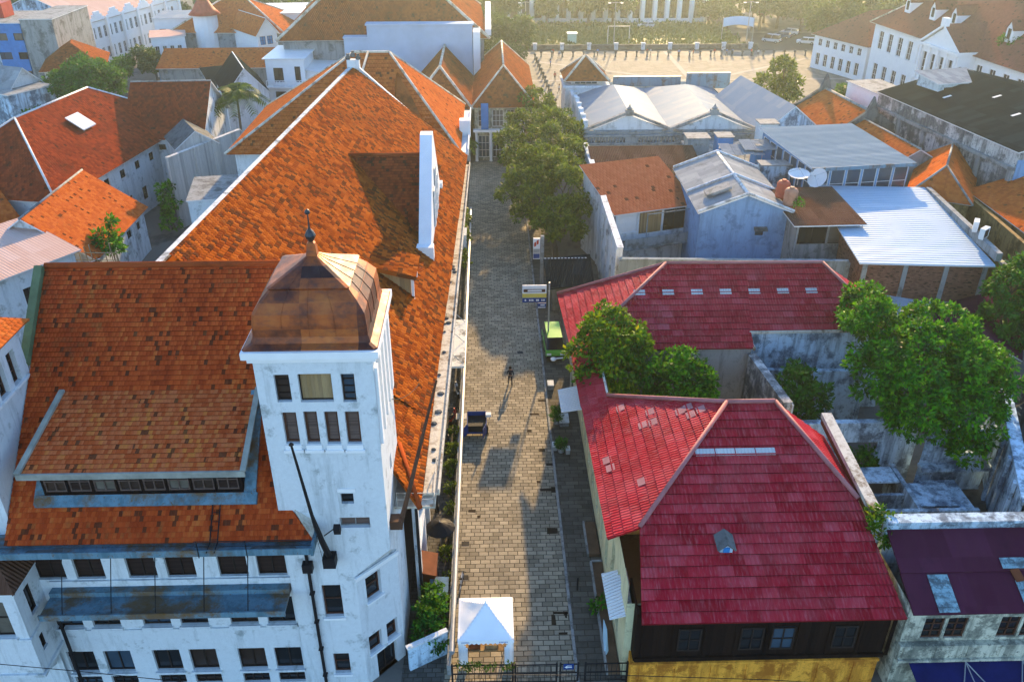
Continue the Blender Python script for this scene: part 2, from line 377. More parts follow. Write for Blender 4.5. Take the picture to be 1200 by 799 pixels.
def mesh_quads(name, v, mat, parent=None):
    me = bpy.data.meshes.new(name); n = len(v)//4
    off = np.zeros(3)
    p = parent
    while p is not None: off += np.array(p.location); p = p.parent
    me.vertices.add(len(v)); me.vertices.foreach_set('co', (v-off).ravel())
    me.loops.add(len(v)); me.loops.foreach_set('vertex_index', np.arange(len(v)))
    me.polygons.add(n); me.polygons.foreach_set('loop_start', np.arange(n)*4)
    try: me.polygons.foreach_set('loop_total', np.full(n, 4))
    except Exception: pass
    me.materials.append(mat); me.update(calc_edges=True); me.validate()
    o = bpy.data.objects.new(name, me); COL.objects.link(o)
    if parent is not None: o.parent = parent
    return o
def crown_pts(lobes, dens, rng, under=-.55, L=.4):
    """leaf points on the small clumps that make up every lobe"""
    C, N = [], []
    for (x, y, z, rx, ry, rz) in lobes:
        r = (rx*ry*rz)**(1/3); rc = max(L*.9, r*rng.uniform(.24, .30)); k = max(5, int(4*(r/rc)**2*.62))
        d = rng.normal(0, 1, (int(k*1.8), 3)); d /= np.linalg.norm(d, axis=1)[:, None]; d = d[d[:, 2] > under][:k]
        cc = np.array([x, y, z]) + d*rng.uniform(.66, .98, (len(d), 1))*np.array([rx, ry, rz])
        n = max(8, int(2.6*math.pi*rc*rc/(L*L*.21)*.72*dens))
        for c, dd in zip(cc, d):
            q = rng.normal(0, 1, (n, 3)) + dd*.55 + np.array([0, 0, .35]); q /= np.linalg.norm(q, axis=1)[:, None]
            f = rc*rng.uniform(.75, 1.2)
            C.append(c + q*f*rng.uniform(.7, 1.05, (n, 1))*np.array([1, 1, .8])); N.append(q)
    return np.concatenate(C), np.concatenate(N)
def tree(name, label, cat, base, lobes, mat, dens=2.2, per=12, L=.34, spread=.26, tr=.25, group=None, seed=1, bark='bark', droop=.35, under=-.55):
    rng = np.random.default_rng(seed); base = V(base)
    o = empty(name, label, cat, base, 0, group)
    C, N = crown_pts(lobes, 1.0 if dens < 1e9 else dens, rng, under, L)
    mesh_quads('crown', leaves(C, N, 1, .04, L, rng, droop), W_[mat], o)
    mb = MB()
    zt = min(l[2]-.5*l[5] for l in lobes); mid = V((sum(l[0] for l in lobes)/len(lobes), sum(l[1] for l in lobes)/len(lobes), 0))
    fork = V((base.x*.6+mid.x*.4, base.y*.6+mid.y*.4, base.z+(zt-base.z)*.75))
    mb.tube([base, base.lerp(fork, .5)+V((.08, -.05, 0)), fork], [tr*1.25, tr, tr*.85], 8)
    for l in lobes:
        c = V(l[:3]); mdl = fork.lerp(c, .5)+V((0, 0, .15*l[5]))
        mb.tube([fork, mdl, c], [tr*.7, tr*.45, tr*.2], 6)
        for q in range(4):
            dd = V(rng.normal(0, 1, 3)); dd.z = abs(dd.z); dd.normalize()
            mb.tube([c.lerp(mdl, .3), c+V((dd.x*l[3], dd.y*l[4], dd.z*l[5]))*.85], [tr*.2, tr*.06], 5)
    mb.build('trunk', W_[bark], o, True)
    return o
# ------------------------------------------------------------------ walls with real openings
def xy(p): return V((p[0], p[1], 0))
def wall(mb, P0, P1, z0, z1, ops=(), d=.18, m=0, mr=None):
    """outward normal lies to the right of P0->P1; ops = (u0, z0, w, h)"""
    P0, P1 = xy(P0), xy(P1); L = (P1-P0).length; e = (P1-P0)/L; n = V((e.y, -e.x, 0)); mr = m if mr is None else mr
    us = sorted({0, L} | {max(0, min(L, q)) for o in ops for q in (o[0], o[0]+o[2])})
    zs = sorted({z0, z1} | {max(z0, min(z1, q)) for o in ops for q in (o[1], o[1]+o[3])})
    P = lambda u, z, k=0.0: P0 + e*u - n*k + V((0, 0, z))
    for i in range(len(us)-1):
        for j in range(len(zs)-1):
            a, b, c, f = us[i], us[i+1], zs[j], zs[j+1]
            if b-a < 1e-5 or f-c < 1e-5: continue
            um, zm = (a+b)/2, (c+f)/2
            if any(o[0] < um < o[0]+o[2] and o[1] < zm < o[1]+o[3] for o in ops): continue
            mb.poly([P(a, c), P(b, c), P(b, f), P(a, f)], m)
    for o in ops:
        a, b, c, f = o[0], o[0]+o[2], o[1], o[1]+o[3]
        for q in ([(a, c), (a, f)], [(b, f), (b, c)], [(b, c), (a, c)], [(a, f), (b, f)]):
            (u1, t1), (u2, t2) = q
            mb.poly([P(u1, t1), P(u2, t2), P(u2, t2, d), P(u1, t1, d)], mr)
def win(parent, P0, P1, op, d=.18, nx=1, nz=1, fm='frame_d', pm='pane', sill=None, fr=.07, name='window', label=None):
    """a frame with bars set in the opening, its pane behind it and, if asked for, a sill below"""
    P0, P1 = xy(P0), xy(P1); e = (P1-P0).normalized(); n = V((e.y, -e.x, 0))
    if pm == 'pane' and random.random() < .4: pm = random.choice(['paneblue', 'panebrown', 'curtain', 'panebrown'])
    u, z, w, h = op[:4]; o = P0 + e*u + V((0, 0, z))
    mb = MB(); t = .06
    def bar(a, c, ww, hh): mb.obox(o + e*a - n*d + V((0, 0, c)), e*ww, n*t, V((0, 0, hh)))
    bar(0, 0, fr, h); bar(w-fr, 0, fr, h); bar(fr, 0, w-2*fr, fr); bar(fr, h-fr, w-2*fr, fr)
    for i in range(1, nx+1): bar(w*i/(nx+1)-fr*.4, fr, fr*.8, h-2*fr)
    for i in range(1, nz+1): bar(fr, h*i/(nz+1)-fr*.3, w-2*fr, fr*.6)
    f = mb.build(name, W_[fm], parent)
    if label: f['label'] = label
    mb = MB(); mb.obox(o + e*.02 - n*(d+.05) + V((0, 0, .02)), e*(w-.04), n*.04, V((0, 0, h-.04)))
    mb.build('pane', W_[pm], f)
    if sill:
        mb = MB(); mb.obox(o - e*.08 + n*.004 + V((0, 0, -.12)), e*(w+.16), n*.14, V((0, 0, .11))); mb.build('sill', W_[sill], f)
    return f
def body(parent, pts, z0, z1, wins=None, mat='white', d=.18, gables=(), name='wall', top=True, **wk):
    """walls round a CCW footprint; wins = {edge: [(u, z, w, h[, kwargs])]}; gables = [(edge, apex_u, apex_z)]"""
    mb = MB(); pts = [xy(p) for p in pts]; wins = wins or {}
    for i in range(len(pts)):
        A, B = pts[i], pts[(i+1) % len(pts)]
        wall(mb, A, B, z0, z1, [w[:4] for w in wins.get(i, ())], d)
    for (i, au, az) in gables:
        A, B = pts[i], pts[(i+1) % len(pts)]; e = (B-A).normalized()
        mb.poly([A+V((0, 0, z1)), B+V((0, 0, z1)), A+e*au+V((0, 0, az))])
    if top: mb.poly([p+V((0, 0, z1-.01)) for p in pts])
    o = mb.build(name, W_[mat], parent)
    for i, ws in wins.items():
        A, B = pts[i], pts[(i+1) % len(pts)]
        for w in ws:
            k = dict(wk); k.update(w[4] if len(w) > 4 else {})
            win(parent, A, B, w, d, **k)
    return o
def row(n, u0, pitch, z, w, h, **k): return [(u0+i*pitch, z, w, h, k) for i in range(n)]
def caps(lines, r, mat, parent, name='ridge_tiles', n=6):
    for a, b in lines:
        mb = MB(); mb.tube([a, b], r, n); o = mb.build(name, W_[mat], parent, True)
    return o
def house(name, label, cat, fl, fr, depth, h, kind, rise, over=.5, wmat='white', rmat='tile_brown', wins=None, z0=0., hip=None, capmat=None,
          course=None, t=.12, group=None, ridge=.5, soffit=None, capr=.12, **wk):
    """an oblong building: fl, fr = front corners (left, right) seen from the street; kind of roof hip / gable_u / gable_v / mono / flat"""
    fl, fr = xy(fl), xy(fr); W = (fr-fl).length; e = (fr-fl)/W; g = V((-e.y, e.x, 0))
    P = lambda u, v, z: fl + e*u + g*v + V((0, 0, z))
    c = P(W/2, depth/2, z0)
    o = empty(name, label, cat, c, 0, group)
    pts = [P(0, 0, 0), P(W, 0, 0), P(W, depth, 0), P(0, depth, 0)]
    gab = []
    if kind == 'gable_u': gab = [(1, depth*ridge, h+rise), (3, depth*(1-ridge), h+rise)]
    if kind == 'gable_v': gab = [(0, W*ridge, h+rise), (2, W*(1-ridge), h+rise)]
    body(o, pts, z0, h, wins, wmat, gables=gab, **wk)
    mb = MB(); so = over; a0 = .02
    F = lambda q, mm=0: mb.roof(q, mm, course, t=t, mu=1)
    lines = []
    if kind == 'hip':
        if W >= depth:
            k = rise/(depth*ridge); i = hip if hip is not None else depth*.5
            zl = h + a0 - so*k
            r1, r2 = P(i, depth*ridge, h+a0+rise), P(W-i, depth*ridge, h+a0+rise)
        else:
            k = rise/(W*ridge); i = hip if hip is not None else W*.5
            zl = h + a0 - so*k
            r1, r2 = P(W*ridge, i, h+a0+rise), P(W*ridge, depth-i, h+a0+rise)
        A, B, C, D = P(-so, -so, zl), P(W+so, -so, zl), P(W+so, depth+so, zl), P(-so, depth+so, zl)
        if W >= depth:
            F([A, B, r2, r1]); F([C, D, r1, r2]); F([B, C, r2]); F([D, A, r1])
            lines = [(r1, r2), (A, r1), (B, r2), (C, r2), (D, r1)]
        else:
            F([A, B, r1]); F([C, D, r2]); F([B, C, r2, r1]); F([D, A, r1, r2])
            lines = [(r1, r2), (A, r1), (B, r1), (C, r2), (D, r2)]
    elif kind == 'gable_u':
        k1 = rise/(depth*ridge); k2 = rise/(depth*(1-ridge)); zr = h+a0+rise
        F([P(-so, -so, h+a0-so*k1), P(W+so, -so, h+a0-so*k1), P(W+so, depth*ridge, zr), P(-so, depth*ridge, zr)])
        F([P(W+so, depth+so, h+a0-so*k2), P(-so, depth+so, h+a0-so*k2), P(-so, depth*ridge, zr), P(W+so, depth*ridge, zr)])
        lines = [(P(-so, depth*ridge, zr), P(W+so, depth*ridge, zr))]
    elif kind == 'gable_v':
        k1 = rise/(W*ridge); k2 = rise/(W*(1-ridge)); zr = h+a0+rise
        F([P(-so, depth+so, h+a0-so*k1), P(-so, -so, h+a0-so*k1), P(W*ridge, -so, zr), P(W*ridge, depth+so, zr)])
        F([P(W+so, -so, h+a0-so*k2), P(W+so, depth+so, h+a0-so*k2), P(W*ridge, depth+so, zr), P(W*ridge, -so, zr)])
        lines = [(P(W*ridge, -so, zr), P(W*ridge, depth+so, zr))]
    elif kind == 'mono':        # rise towards the back
        k = rise/depth
        F([P(-so, -so, h+a0+.12-so*k), P(W+so, -so, h+a0+.12-so*k), P(W+so, depth+so, h+a0+.12+rise+so*k), P(-so, depth+so, h+a0+.12+rise+so*k)])
        if rise > .3:
            w2 = MB(); w2.poly([P(0, depth, h), P(0, 0, h), P(0, depth, h+rise)]); w2.poly([P(W, 0, h), P(W, depth, h), P(W, depth, h+rise)])
            w2.poly([P(W, depth, h), P(0, depth, h), P(0, depth, h+rise), P(W, depth, h+rise)]); w2.build('gable_wall', W_[wmat], o)
    elif kind == 'flat':
        F([P(-so, -so, h+.16), P(W+so, -so, h+.16), P(W+so, depth+so, h+.16), P(-so, depth+so, h+.16)])
    mb.build('roof', [W_[rmat], W_[soffit or 'frame_w']], o)
    if capmat and lines: caps(lines, capr, capmat, o)
    o['_w'] = W
    return o, P, pts
# ================================================================== LEFT: the big corner building
YF = 31.3
W_['shutdark'] = planks('dark brown shutters', [(.030, .018, .015), (.042, .026, .022), (.022, .014, .012)], .09, 2)
cb = empty('corner_building', 'large white corner building with steep red tiled roofs and a copper domed tower', 'building', (-13, 36, 0))
fz = lambda y: 11.3 + .95*(y-30.1)                      # front roof plane
def xr(y): return -16.87 + (y-41)*.0748
def xe(y): return -3.65 + (y-35)*.013
wz = lambda x, y: 11 + (xe(y)-x)/(xe(y)-xr(y))*9.7       # wing roof plane
XL, XT0, XT1 = -22.65, -10.15, -5.1
# --- front wall -------------------------------------------------------
A, B = V((-26.5, YF, 0)), V((XT0, YF, 0)); U = lambda x: x - A.x
narrow = [-20.87+4.45*i for i in range(3)]
ops = []
for x in [-25.2]+narrow:
    for s in (-1, 1):
        u = U(x) + (.24 if s > 0 else -.24-1.42)
        if u < .2 or u+1.42 > U(XT0)-.05: continue
        ops.append((u, 7.95, 1.42, 2.15, dict(nx=1, nz=0, pm='shutdark', sill=None, k='A')))
        ops.append((u, 4.6, 1.42, 1.9, dict(nx=1, nz=0, sill='white', k='B')))
        ops.append((u, 1.2, 1.42, 1.6, dict(nx=1, nz=0, sill='white', k='C')))
        ops.append((u, .12, 1.4, .75, dict(nx=2, k='D')))
mb = MB(); wall(mb, A, B, 0, 10.9, [o[:4] for o in ops], .22)
# left flank, back and east side of the block, simple walls down to the ground
wall(mb, (XL, 44), (XL, YF), 0, 11.2); wall(mb, (-4.6, 36.4), (-4.6, 86.9), 0, 10.9,
     [(2.6+3.3*i, z, 1.5, h) for i in range(14) for z, h in ((1.2, 2.4), (5.0, 2.4), (8.5, 1.6))], .3)
wall(mb, (-4.6, 86.9), (-13.6, 86.9), 0, 11); wall(mb, (-13.8, 86.9), (-17.4, 44), 0, 20.3)
mb.poly([(-4.6, 86.9, 11), (-13.6, 86.9, 11), (-13.6, 86.9, 20.5)])
cbw = mb.build('wall', W_['white'], cb)
mb = MB()                                                # string courses and small brackets
mb.box(-22.0, YF-.1, 4.25, XT0, YF+.02, 4.42); mb.box(-22.0, YF-.12, 7.7, XT0, YF+.02, 7.9)
for x in narrow+[-22.98+4.45*i for i in range(1, 3)]: mb.box(x-.2, YF-.2, 9.65, x+.2, YF+.02, 9.98)
for i in range(15): mb.box(-4.6, 36.9+3.3*i, .02, -4.32, 37.4+3.3*i, 10.7)
mb.box(-4.62, 36.6, 4.3, -4.25, 86.8, 4.5); mb.box(-4.62, 36.6, 7.95, -4.25, 86.8, 8.15)
mb.build('trim', W_['white'], cbw)
for o in ops:
    k = dict(o[4]); k.pop('k'); win(cb, A, B, o, .22, **k)
for i in range(14):
    for z, h in ((1.2, 2.4), (5.0, 2.4), (8.5, 1.6)):
        win(cb, (-4.6, 36.4), (-4.6, 86.9), (2.6+3.3*i, z, 1.5, h), .3, nx=1, nz=2, fm='frame_w', pm='paneblue')
# --- canopy with its rods ----------------------------------------------
mb = MB()
mb.obox(V((-22.0, YF-.01, 7.0)), V((11.75, 0, 0)), V((0, -1.62, 0)), V((0, 0, .14)))
mb.box(-22.0, YF-.42, 7.14, -10.25, YF-.01, 7.42); mb.box(-22.03, YF-1.69, 6.9, -10.22, YF-1.6, 7.24)
can = mb.build('canopy', W_['zinc'], cb)
for x in narrow+[-22.98+4.45*i for i in range(1, 3)]:
    mb = MB(); mb.tube([(x, YF-.16, 9.8), (x-.05, YF-1.55, 7.16)], .025, 6); mb.box(x-.1, YF-.24, 9.66, x+.1, YF-.201, 9.97); mb.build('hanger_rod', W_['black'], can)
# --- rain pipes ---------------------------------------------------------
for x, zt in ((-22.0, 6.6), (-9.15, 10.6)):
    mb = MB(); mb.tube([(x, YF-.36, zt), (x, YF-.36, 0)], .085, 8)
    mb.box(x-.24, YF-.58, zt-2.0 if zt > 8 else zt-.3, x+.24, YF-.16, zt-1.5 if zt > 8 else zt)
    for z in range(1, int(zt), 2): mb.box(x-.12, YF-.46, z, x+.12, YF-.20, z+.06)
    mb.build('rain_pipe', W_['black'], cb)
# --- front roof ---------------------------------------------------------
zr = fz(40.1); C_ = .25
mb = MB()
mb.roof([(XL, 30.1, 11.3), (-8.45, 30.1, 11.3), (-10.0, 31.6, fz(31.6)), (-10.0, 40.1, zr), (XL, 40.1, zr)], 0, C_, .05)
mb.roof([(XL, 46.5, 14.6), (-9.2, 46.5, 14.6), (-9.2, 40.1, zr), (XL, 40.1, zr)], 0, C_, .03)
mb.poly([(-9.3, 40.1, zr-.1), (-9.3, 33.5, 13.6), (-9.3, 46.5, 13.6)], 2)
fro = mb.build('front_roof', [W_['tile_front'], W_['frame_w'], W_['white']], cb)
caps([((XL, 40.1, zr+.06), (-9.4, 40.1, zr+.06))], .17, 'tile_gable', cb, 'ridge_tiles', 8)
mb = MB(); mb.obox(V((XL-.42, 36.4, fz(36.4)-.1)), V((.4, 0, 0)), V((0, 3.7, 3.515)), V((0, -.25, .3))); mb.build('verge_board', plain('moss green trim', (.13, .19, .10), .7, .4), cb)
mb = MB()      # zinc gutter along the eave
mb.obox(V((XL-3.5, 29.55, 11.0)), V((17.62, 0, 0)), V((0, .62, 0)), V((0, 0, .06)))
mb.obox(V((XL-3.5, 29.48, 11.0)), V((17.62, 0, 0)), V((0, .07, 0)), V((0, 0, .36))); mb.box(XL-3.5, 30.18, 10.95, -8.5, YF, 11.1)
mb.box(-8.52, 29.5, 10.9, -8.38, YF-.3, 11.36)
gut = mb.build('gutter', W_['zinc'], cb)
mb = MB(); mb.poly([(-21.8, 29.6, 11.065), (-19.9, 29.6, 11.065), (-20.0, 30.1, 11.065), (-21.6, 30.05, 11.065)]); mb.poly([(-11.6, 29.6, 11.065), (-9.0, 29.6, 11.065), (-9.4, 30.1, 11.065), (-11.3, 30.0, 11.065)]); mb.build('dead_leaves', W_['concrete_dark'], gut)
mb = MB()      # roof ladder and service rail over the gutter
for x in (-13.2, -12.85): mb.tube([(x, 31.5, fz(31.5)+.14), (x, 30.0, fz(30.0)+.14), (x, 29.4, 11.3)], .03, 5)
for i in range(5): mb.tube([(-13.2, 30.1+.3*i, fz(30.1+.3*i)+.15), (-12.85, 30.1+.3*i, fz(30.1+.3*i)+.15)], .02, 5)
for x in (-13.6, -11.4): mb.tube([(x, 29.45, 10.95), (x, 29.5, 11.9)], .025, 5)
mb.tube([(-13.7, 29.5, 11.9), (-8.4, 29.5, 11.9)], .022, 5); mb.tube([(-13.7, 29.48, 11.6), (-8.4, 29.48, 11.6)], .018, 5)
mb.build('roof_ladder', W_['black'], cb)
# --- big front dormer ----------------------------------------------------
mb = MB(); x0, x1 = -21.05, -11.8
mb.roof([(x0-.55, 31.1, 14.62), (x1+.35, 31.1, 14.62), (x1+.3, 35.35, 16.32), (x0+.1, 35.35, 16.32)], 0, C_, .03, .16)
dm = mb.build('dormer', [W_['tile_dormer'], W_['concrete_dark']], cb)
wall_mb = MB(); yd = 31.68
wall(wall_mb, (x0, yd), (x1, yd), 12.95, 14.5, [(.1+i*1.14, 13.1, 1.0, 1.15) for i in range(8)], .1)
wall_mb.poly([(x1, yd, 12.75), (x1, 35.3, 16.2), (x1, yd, 14.7)]); wall_mb.poly([(x0, yd, 12.75), (x0, yd, 14.7), (x0, 35.3, 16.2)])
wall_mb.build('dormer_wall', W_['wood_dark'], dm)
for i in range(8): win(dm, (x0, yd), (x1, yd), (.1+i*1.14, 13.1, 1.0, 1.15), .1, nx=1, nz=1, fm='shutter', pm=['panebrown', 'shutdark', 'curtain'][i % 3], name='dormer_window')
mb = MB(); mb.obox(V((x0-.35, 31.32, fz(31.32)+.02)), V((x1-x0+1.0, 0, 0)), V((0, .4, .38)), V((0, -.14, .15)))
mb.obox(V((x1+.02, 31.4, fz(31.4)+.02)), V((.55, 0, 0)), V((0, 3.9, 3.7)), V((0, -.1, .11))); mb.obox(V((x0-.45, 31.4, fz(31.4)+.02)), V((.45, 0, 0)), V((0, .9, .855)), V((0, -.1, .11)))
mb.build('dormer_flashing', W_['zinc'], dm)
mb = MB()
for xa, xb in ((x0-.55, x0+.1), (x1+.35, x1+.3)): mb.obox(V((xa-.1, 31.06, 14.62)), V((.26, 0, 0)), V((xb-xa, 4.3, 1.72)), V((0, -.04, .12)))
mb.box(x0-.6, 31.0, 14.36, x1+.45, 31.1, 14.68)
mb.build('dormer_edge', plain('bleached edge boards', (.36, .37, .32), .7, .5), dm)
# --- wing roof -----------------------------------------------------------
E0, E1 = V((xe(32.5), 32.5, 11)), V((xe(87), 87, 11))
mb = MB()
WB = [(xe(32.5), 32.5), (xe(40.2), 40.2), (-9.3, 40.2), (-6.9, 36.6)]
mb.roof([V((x, y, wz(x, y))) for x, y in WB], 0, .36, .06)
mb.roof([V((x, y, wz(x, y))) for x, y in ((xe(40.2), 40.2), (xe(87), 87), (xr(87.2), 87.2), (xr(40.2), 40.2))], 0, .36, .06)
wing = mb.build('wing_roof', [W_['tile_wing'], W_['frame_w']], cb)
mb = MB()
mb.obox(V((xr(40)-.5, 40, 20.5)), V((.36, 0, 0)), V((xr(87.3)-xr(40), 47.3, 0)), V((0, 0, .22)))
wp = mb.build('ridge_gutter', W_['white_dirty'], wing)
a, b = V((xr(87.3), 87.3, 20.8)), V((-6.6, 87.4, wz(-6.6, 87.4)+.12))
mb = MB(); mb.obox(a-V((.1, .25, 0)), b-a, V((0, .3, 0)), V((.1, 0, .32))); mb.obox(a-V((.1, -.2, 0)), b-a, V((0, .3, 0)), V((.1, 0, .22))); mb.box(xr(87.3)-.6, 86.8, 20.6, xr(87.3)+.6, 87.6, 21.4)
mb.build('gable_parapet', W_['white'], wing)
mb = MB(); pts = [(xr(87.3)+s, 87.2, 21.4+h) for s, h in ((-.5, .3), (0, .55), (.5, .3))]
for p in pts: mb.lathe(V(p)-V((0, 0, .3)), [(.22, 0), (.28, .15), (.12, .4), (.2, .55)], 8)
mb.build('finial', W_['concrete_dark'], wing)
def on_w(x, y, k=.0): return V((x, y, wz(x, y)+k))
caps([(on_w(-12.9, 79, .1), on_w(-7.4, 81, .1))], .16, 'concrete_dark', wing, 'valley_gutter')
caps([(on_w(-7.6, 45, .08), on_w(-3.9, 45, .08)), (on_w(-5.4, 58.9, .1), on_w(-3.8, 56.2, .1)), (on_w(-5.0, 36.5, .08), E0+V((0, 0, .08)))], .13, 'tile_gable', wing, 'hip_tiles')
rng = random.Random(5)
for x, y in ((-11.5, 76), (-12.6, 68.5), (-13.2, 61), (-13.0, 56), (-12.2, 50.5), (-14.6, 47.8)):          # glass tiles
    mb = MB(); mb.obox(on_w(x, y, .06), V((.55, 0, -.38)), V((.05, .9, 0)), V((.02, 0, .03))); mb.build('glass_tile', W_['plastic_w'], wing)
# eave gutter, cream and littered, east side
mb = MB(); a, b = V((xe(34)+.02, 34, 10.62)), V((xe(87)+.02, 87, 10.62))
mb.obox(a, b-a, V((.75, 0, 0)), V((0, 0, .1))); mb.obox(a+V((.75, 0, 0)), b-a, V((.09, 0, 0)), V((0, 0, .38))); mb.obox(a+V((-.98, 0, -.1)), b-a, V((.98, 0, 0)), V((0, 0, .1)))
eg = mb.build('gutter', W_['gutter'], cb)
mb = MB()
for i in range(16):
    y = rng.uniform(36, 62); s = rng.uniform(.2, .5); x = xe(y)+rng.uniform(.1, .45)
    mb.lathe((x, y, 10.72), [(s*.5, 0), (s*.4, .06), (s*.1, .1)], 7)
mb.build('dead_leaves', W_['concrete_dark'], eg)
for y in (53.5, 60, 72):
    mb = MB(); mb.tube([(-3.2, y, 10.7), (-4.0, y, 9.9), (-4.18, y, 9.4), (-4.18, y, 0)], .08, 7); mb.build('rain_pipe', W_['black'], cb)
# --- cross gable ----------------------------------------------------------
yc, zc = 66.7, 18.15
mb = MB(); mb.roof([(-11.95, yc, zc), (-5.45, yc, zc), (-5.45, 60.75, 12.55)], 0, C_, .03); mb.roof([(-11.95, yc, zc), (-5.45, yc, zc), (-5.45, 72.65, 12.55)], 0, C_, .03)
cg = mb.build('cross_gable', [W_['tile_gable'], W_['frame_w']], cb)
caps([((-11.9, yc, zc+.05), (-5.4, yc, zc+.05))], .15, 'tile_gable', cg)
mb = MB(); P = [(59.6, 12.3), (73.8, 12.3), (73.8, 13.2), (67.2, 19.9), (66.2, 19.9), (59.6, 13.2)]
f = [V((-4.55, y, z)) for y, z in P]; k = [V((-5.5, y, z)) for y, z in P]
mb.poly(f); mb.poly(k[::-1])
for i in range(6): j = (i+1) % 6; mb.poly([f[i], k[i], k[j], f[j]])
mb.box(-5.7, 59.1, 12.2, -4.35, 59.9, 13.4); mb.box(-5.7, 73.5, 12.2, -4.35, 74.3, 13.4); mb.box(-4.6, 59.6, 10.4, -4.5, 73.8, 12.3)
mb.build('gable_wall', W_['white_clean'], cg)
for y, w, z, h in ((64.2, 1.2, 13, 3.0), (66.1, 1.2, 13, 4.2), (68.0, 1.2, 13, 3.0)): win(cg, (-4.55, 60), (-4.55, 73), (y-60, z, w, h), -.06, nx=1, nz=3, fm='frame_w', pm='paneblue')
# --- shed dormers of the wing ----------------------------------------------
def shed(y0, y1, xf, zf, xb, nm='shed_dormer'):
    mb = MB(); zb = wz(xb, (y0+y1)/2)
    mb.roof([(xf, y0-.3, zf), (xf, y1+.3, zf), (xb, y1+.3, zb+.05), (xb, y0-.3, zb+.05)], 0, C_, .03, .28)
    o = mb.build(nm, [W_['tile_wing'], W_['frame_w']], cb)
    mb = MB(); w = xf-.45
    for y in (y0, y1): mb.poly([(w, y, zf-.1), (w, y, wz(w, y)-.1), (xb+.1, y, zb-.1)])
    mb.poly([(w, y0, wz(w, y0)-.1), (w, y1, wz(w, y1)-.1), (w, y1, zf-.1), (w, y0, zf-.1)])
    mb.build('cheek', W_['wood'], o)
    mb = MB(); q = w+.05
    mb.obox(V((q, y0-.1, wz(q, y0)-.15)), V((.18, 0, 0)), V((0, .2, 0)), V((0, 0, zf-wz(q, y0)+.05))); mb.obox(V((q, y1-.1, wz(q, y1)-.15)), V((.18, 0, 0)), V((0, .2, 0)), V((0, 0, zf-wz(q, y1)+.05)))
    d = V((xb, y0-.16, wz(xb, y0)+.05))-V((q, y0-.16, wz(q, y0)+.05)); mb.obox(V((q+.2, y0-.22, wz(q, y0)+.0)), d, V((0, .2, 0)), V((.1, 0, .16)))
    mb.obox(V((q, y0, wz(q, y0)-.05)), V((.3, 0, -.2)), V((0, y1-y0, 0)), V((.1, 0, .15)))
    mb.build('trim', W_['frame_w'], o)
shed(52.1, 55.0, -5.05, 14.45, -9.2); shed(40.2, 41.8, -5.6, 14.0, -8.6); shed(78.0, 80.6, -4.6, 13.6, -7.8)
# --- tower ------------------------------------------------------------------
yT = 31.1; tx = [XT0, XT1]; YB = 36.5
def txf(z): return XT0

mb = MB(); TW = (XT0, yT); TE = (XT1, yT)
UT = lambda x: x - XT0
tops = []
for (xa, ya, xb, yb, st) in ((322, 439, 341, 471, 'a'), (349, 438, 391, 471, 'w'), (400, 438, 417, 471, 'a'), (332, 483, 350, 520, 's'), (357, 482, 374, 520, 's'), (381, 482, 398, 520, 's'), (405, 482, 423, 520, 's'),
                             (399, 578, 415, 590, 'h'), (397, 606, 435, 618, 'l'), (378, 685, 402, 722, 'c'), (391, 765, 411, 788, 'c')):
    p = Y((xa+xb)/2, ya, yT); q = Y((xa+xb)/2, yb, yT); w = (Y(xb, (ya+yb)/2, yT)-Y(xa, (ya+yb)/2, yT)).x*(.93)
    tops.append((UT(p.x*.5+q.x*.5)-w/2, q.z, w, p.z-q.z, st))
zA = 8.0
wall(mb, TW, TE, 9.7, 20.95, [t[:4] for t in tops if t[1] > zA], .25)
mb.poly([(XT0, yT, zA), (-6.95, yT, zA), (XT1, yT, 9.7), (XT0, yT, 9.7)])
Lc = UT(-6.95)
wall(mb, TW, (-6.95, yT), 0, zA, [t[:4] for t in tops if t[1] < zA], .25)
eops = [(.55+1.13*i, 18.0, .62, 1.75) for i in range(4)] + [(.55+1.13*i, 16.0, .62, 1.75) for i in range(4)] + [(2.3, 12.5, .6, .9)]
wall(mb, TE, (XT1, YB), 9.7, 20.95, eops, .25); wall(mb, (XT1, 33.0), (XT1, YB), 0, 9.7)
wall(mb, (XT1, YB), (XT0, YB), 10, 20.95); wall(mb, (XT0, YB), (XT0, yT), 10, 20.95)
CHA, CHB = V((-6.95, yT, 0)), V((XT1, 33.0, 0)); zz = V((0, 0, 1))
cops = [(.55, 5.75, .95, 1.65), (.35, 2.05, .85, 1.3), (1.55, 2.05, .75, 1.3), (.75, 0, 1.35, 1.75)]
wall(mb, CHA, CHB, 0, zA, cops, .3)
mb.poly([(XT1, 33.0, zA), (XT1, 33.0, 9.7), (XT1, yT, 9.7)]); mb.poly([CHA+zz*zA, CHB+zz*zA, (XT1, yT, 9.7)])
tw = mb.build('tower', W_['white'], cb)
mb = MB()
mb.obox(V((-6.98, yT-.12, zA-.16)), V((1.92, 1.9, 0)), V((.09, -.09, 0)), V((0, 0, .14))); mb.obox(V((-6.98, yT-.05, zA-.36)), V((1.92, 1.9, 0)), V((.06, -.06, 0)), V((0, 0, .14)))
mb.box(-10.55, 30.85, 20.62, -4.8, 36.8, 20.95); mb.box(-10.35, 30.98, 20.4, -4.95, 36.65, 20.62)
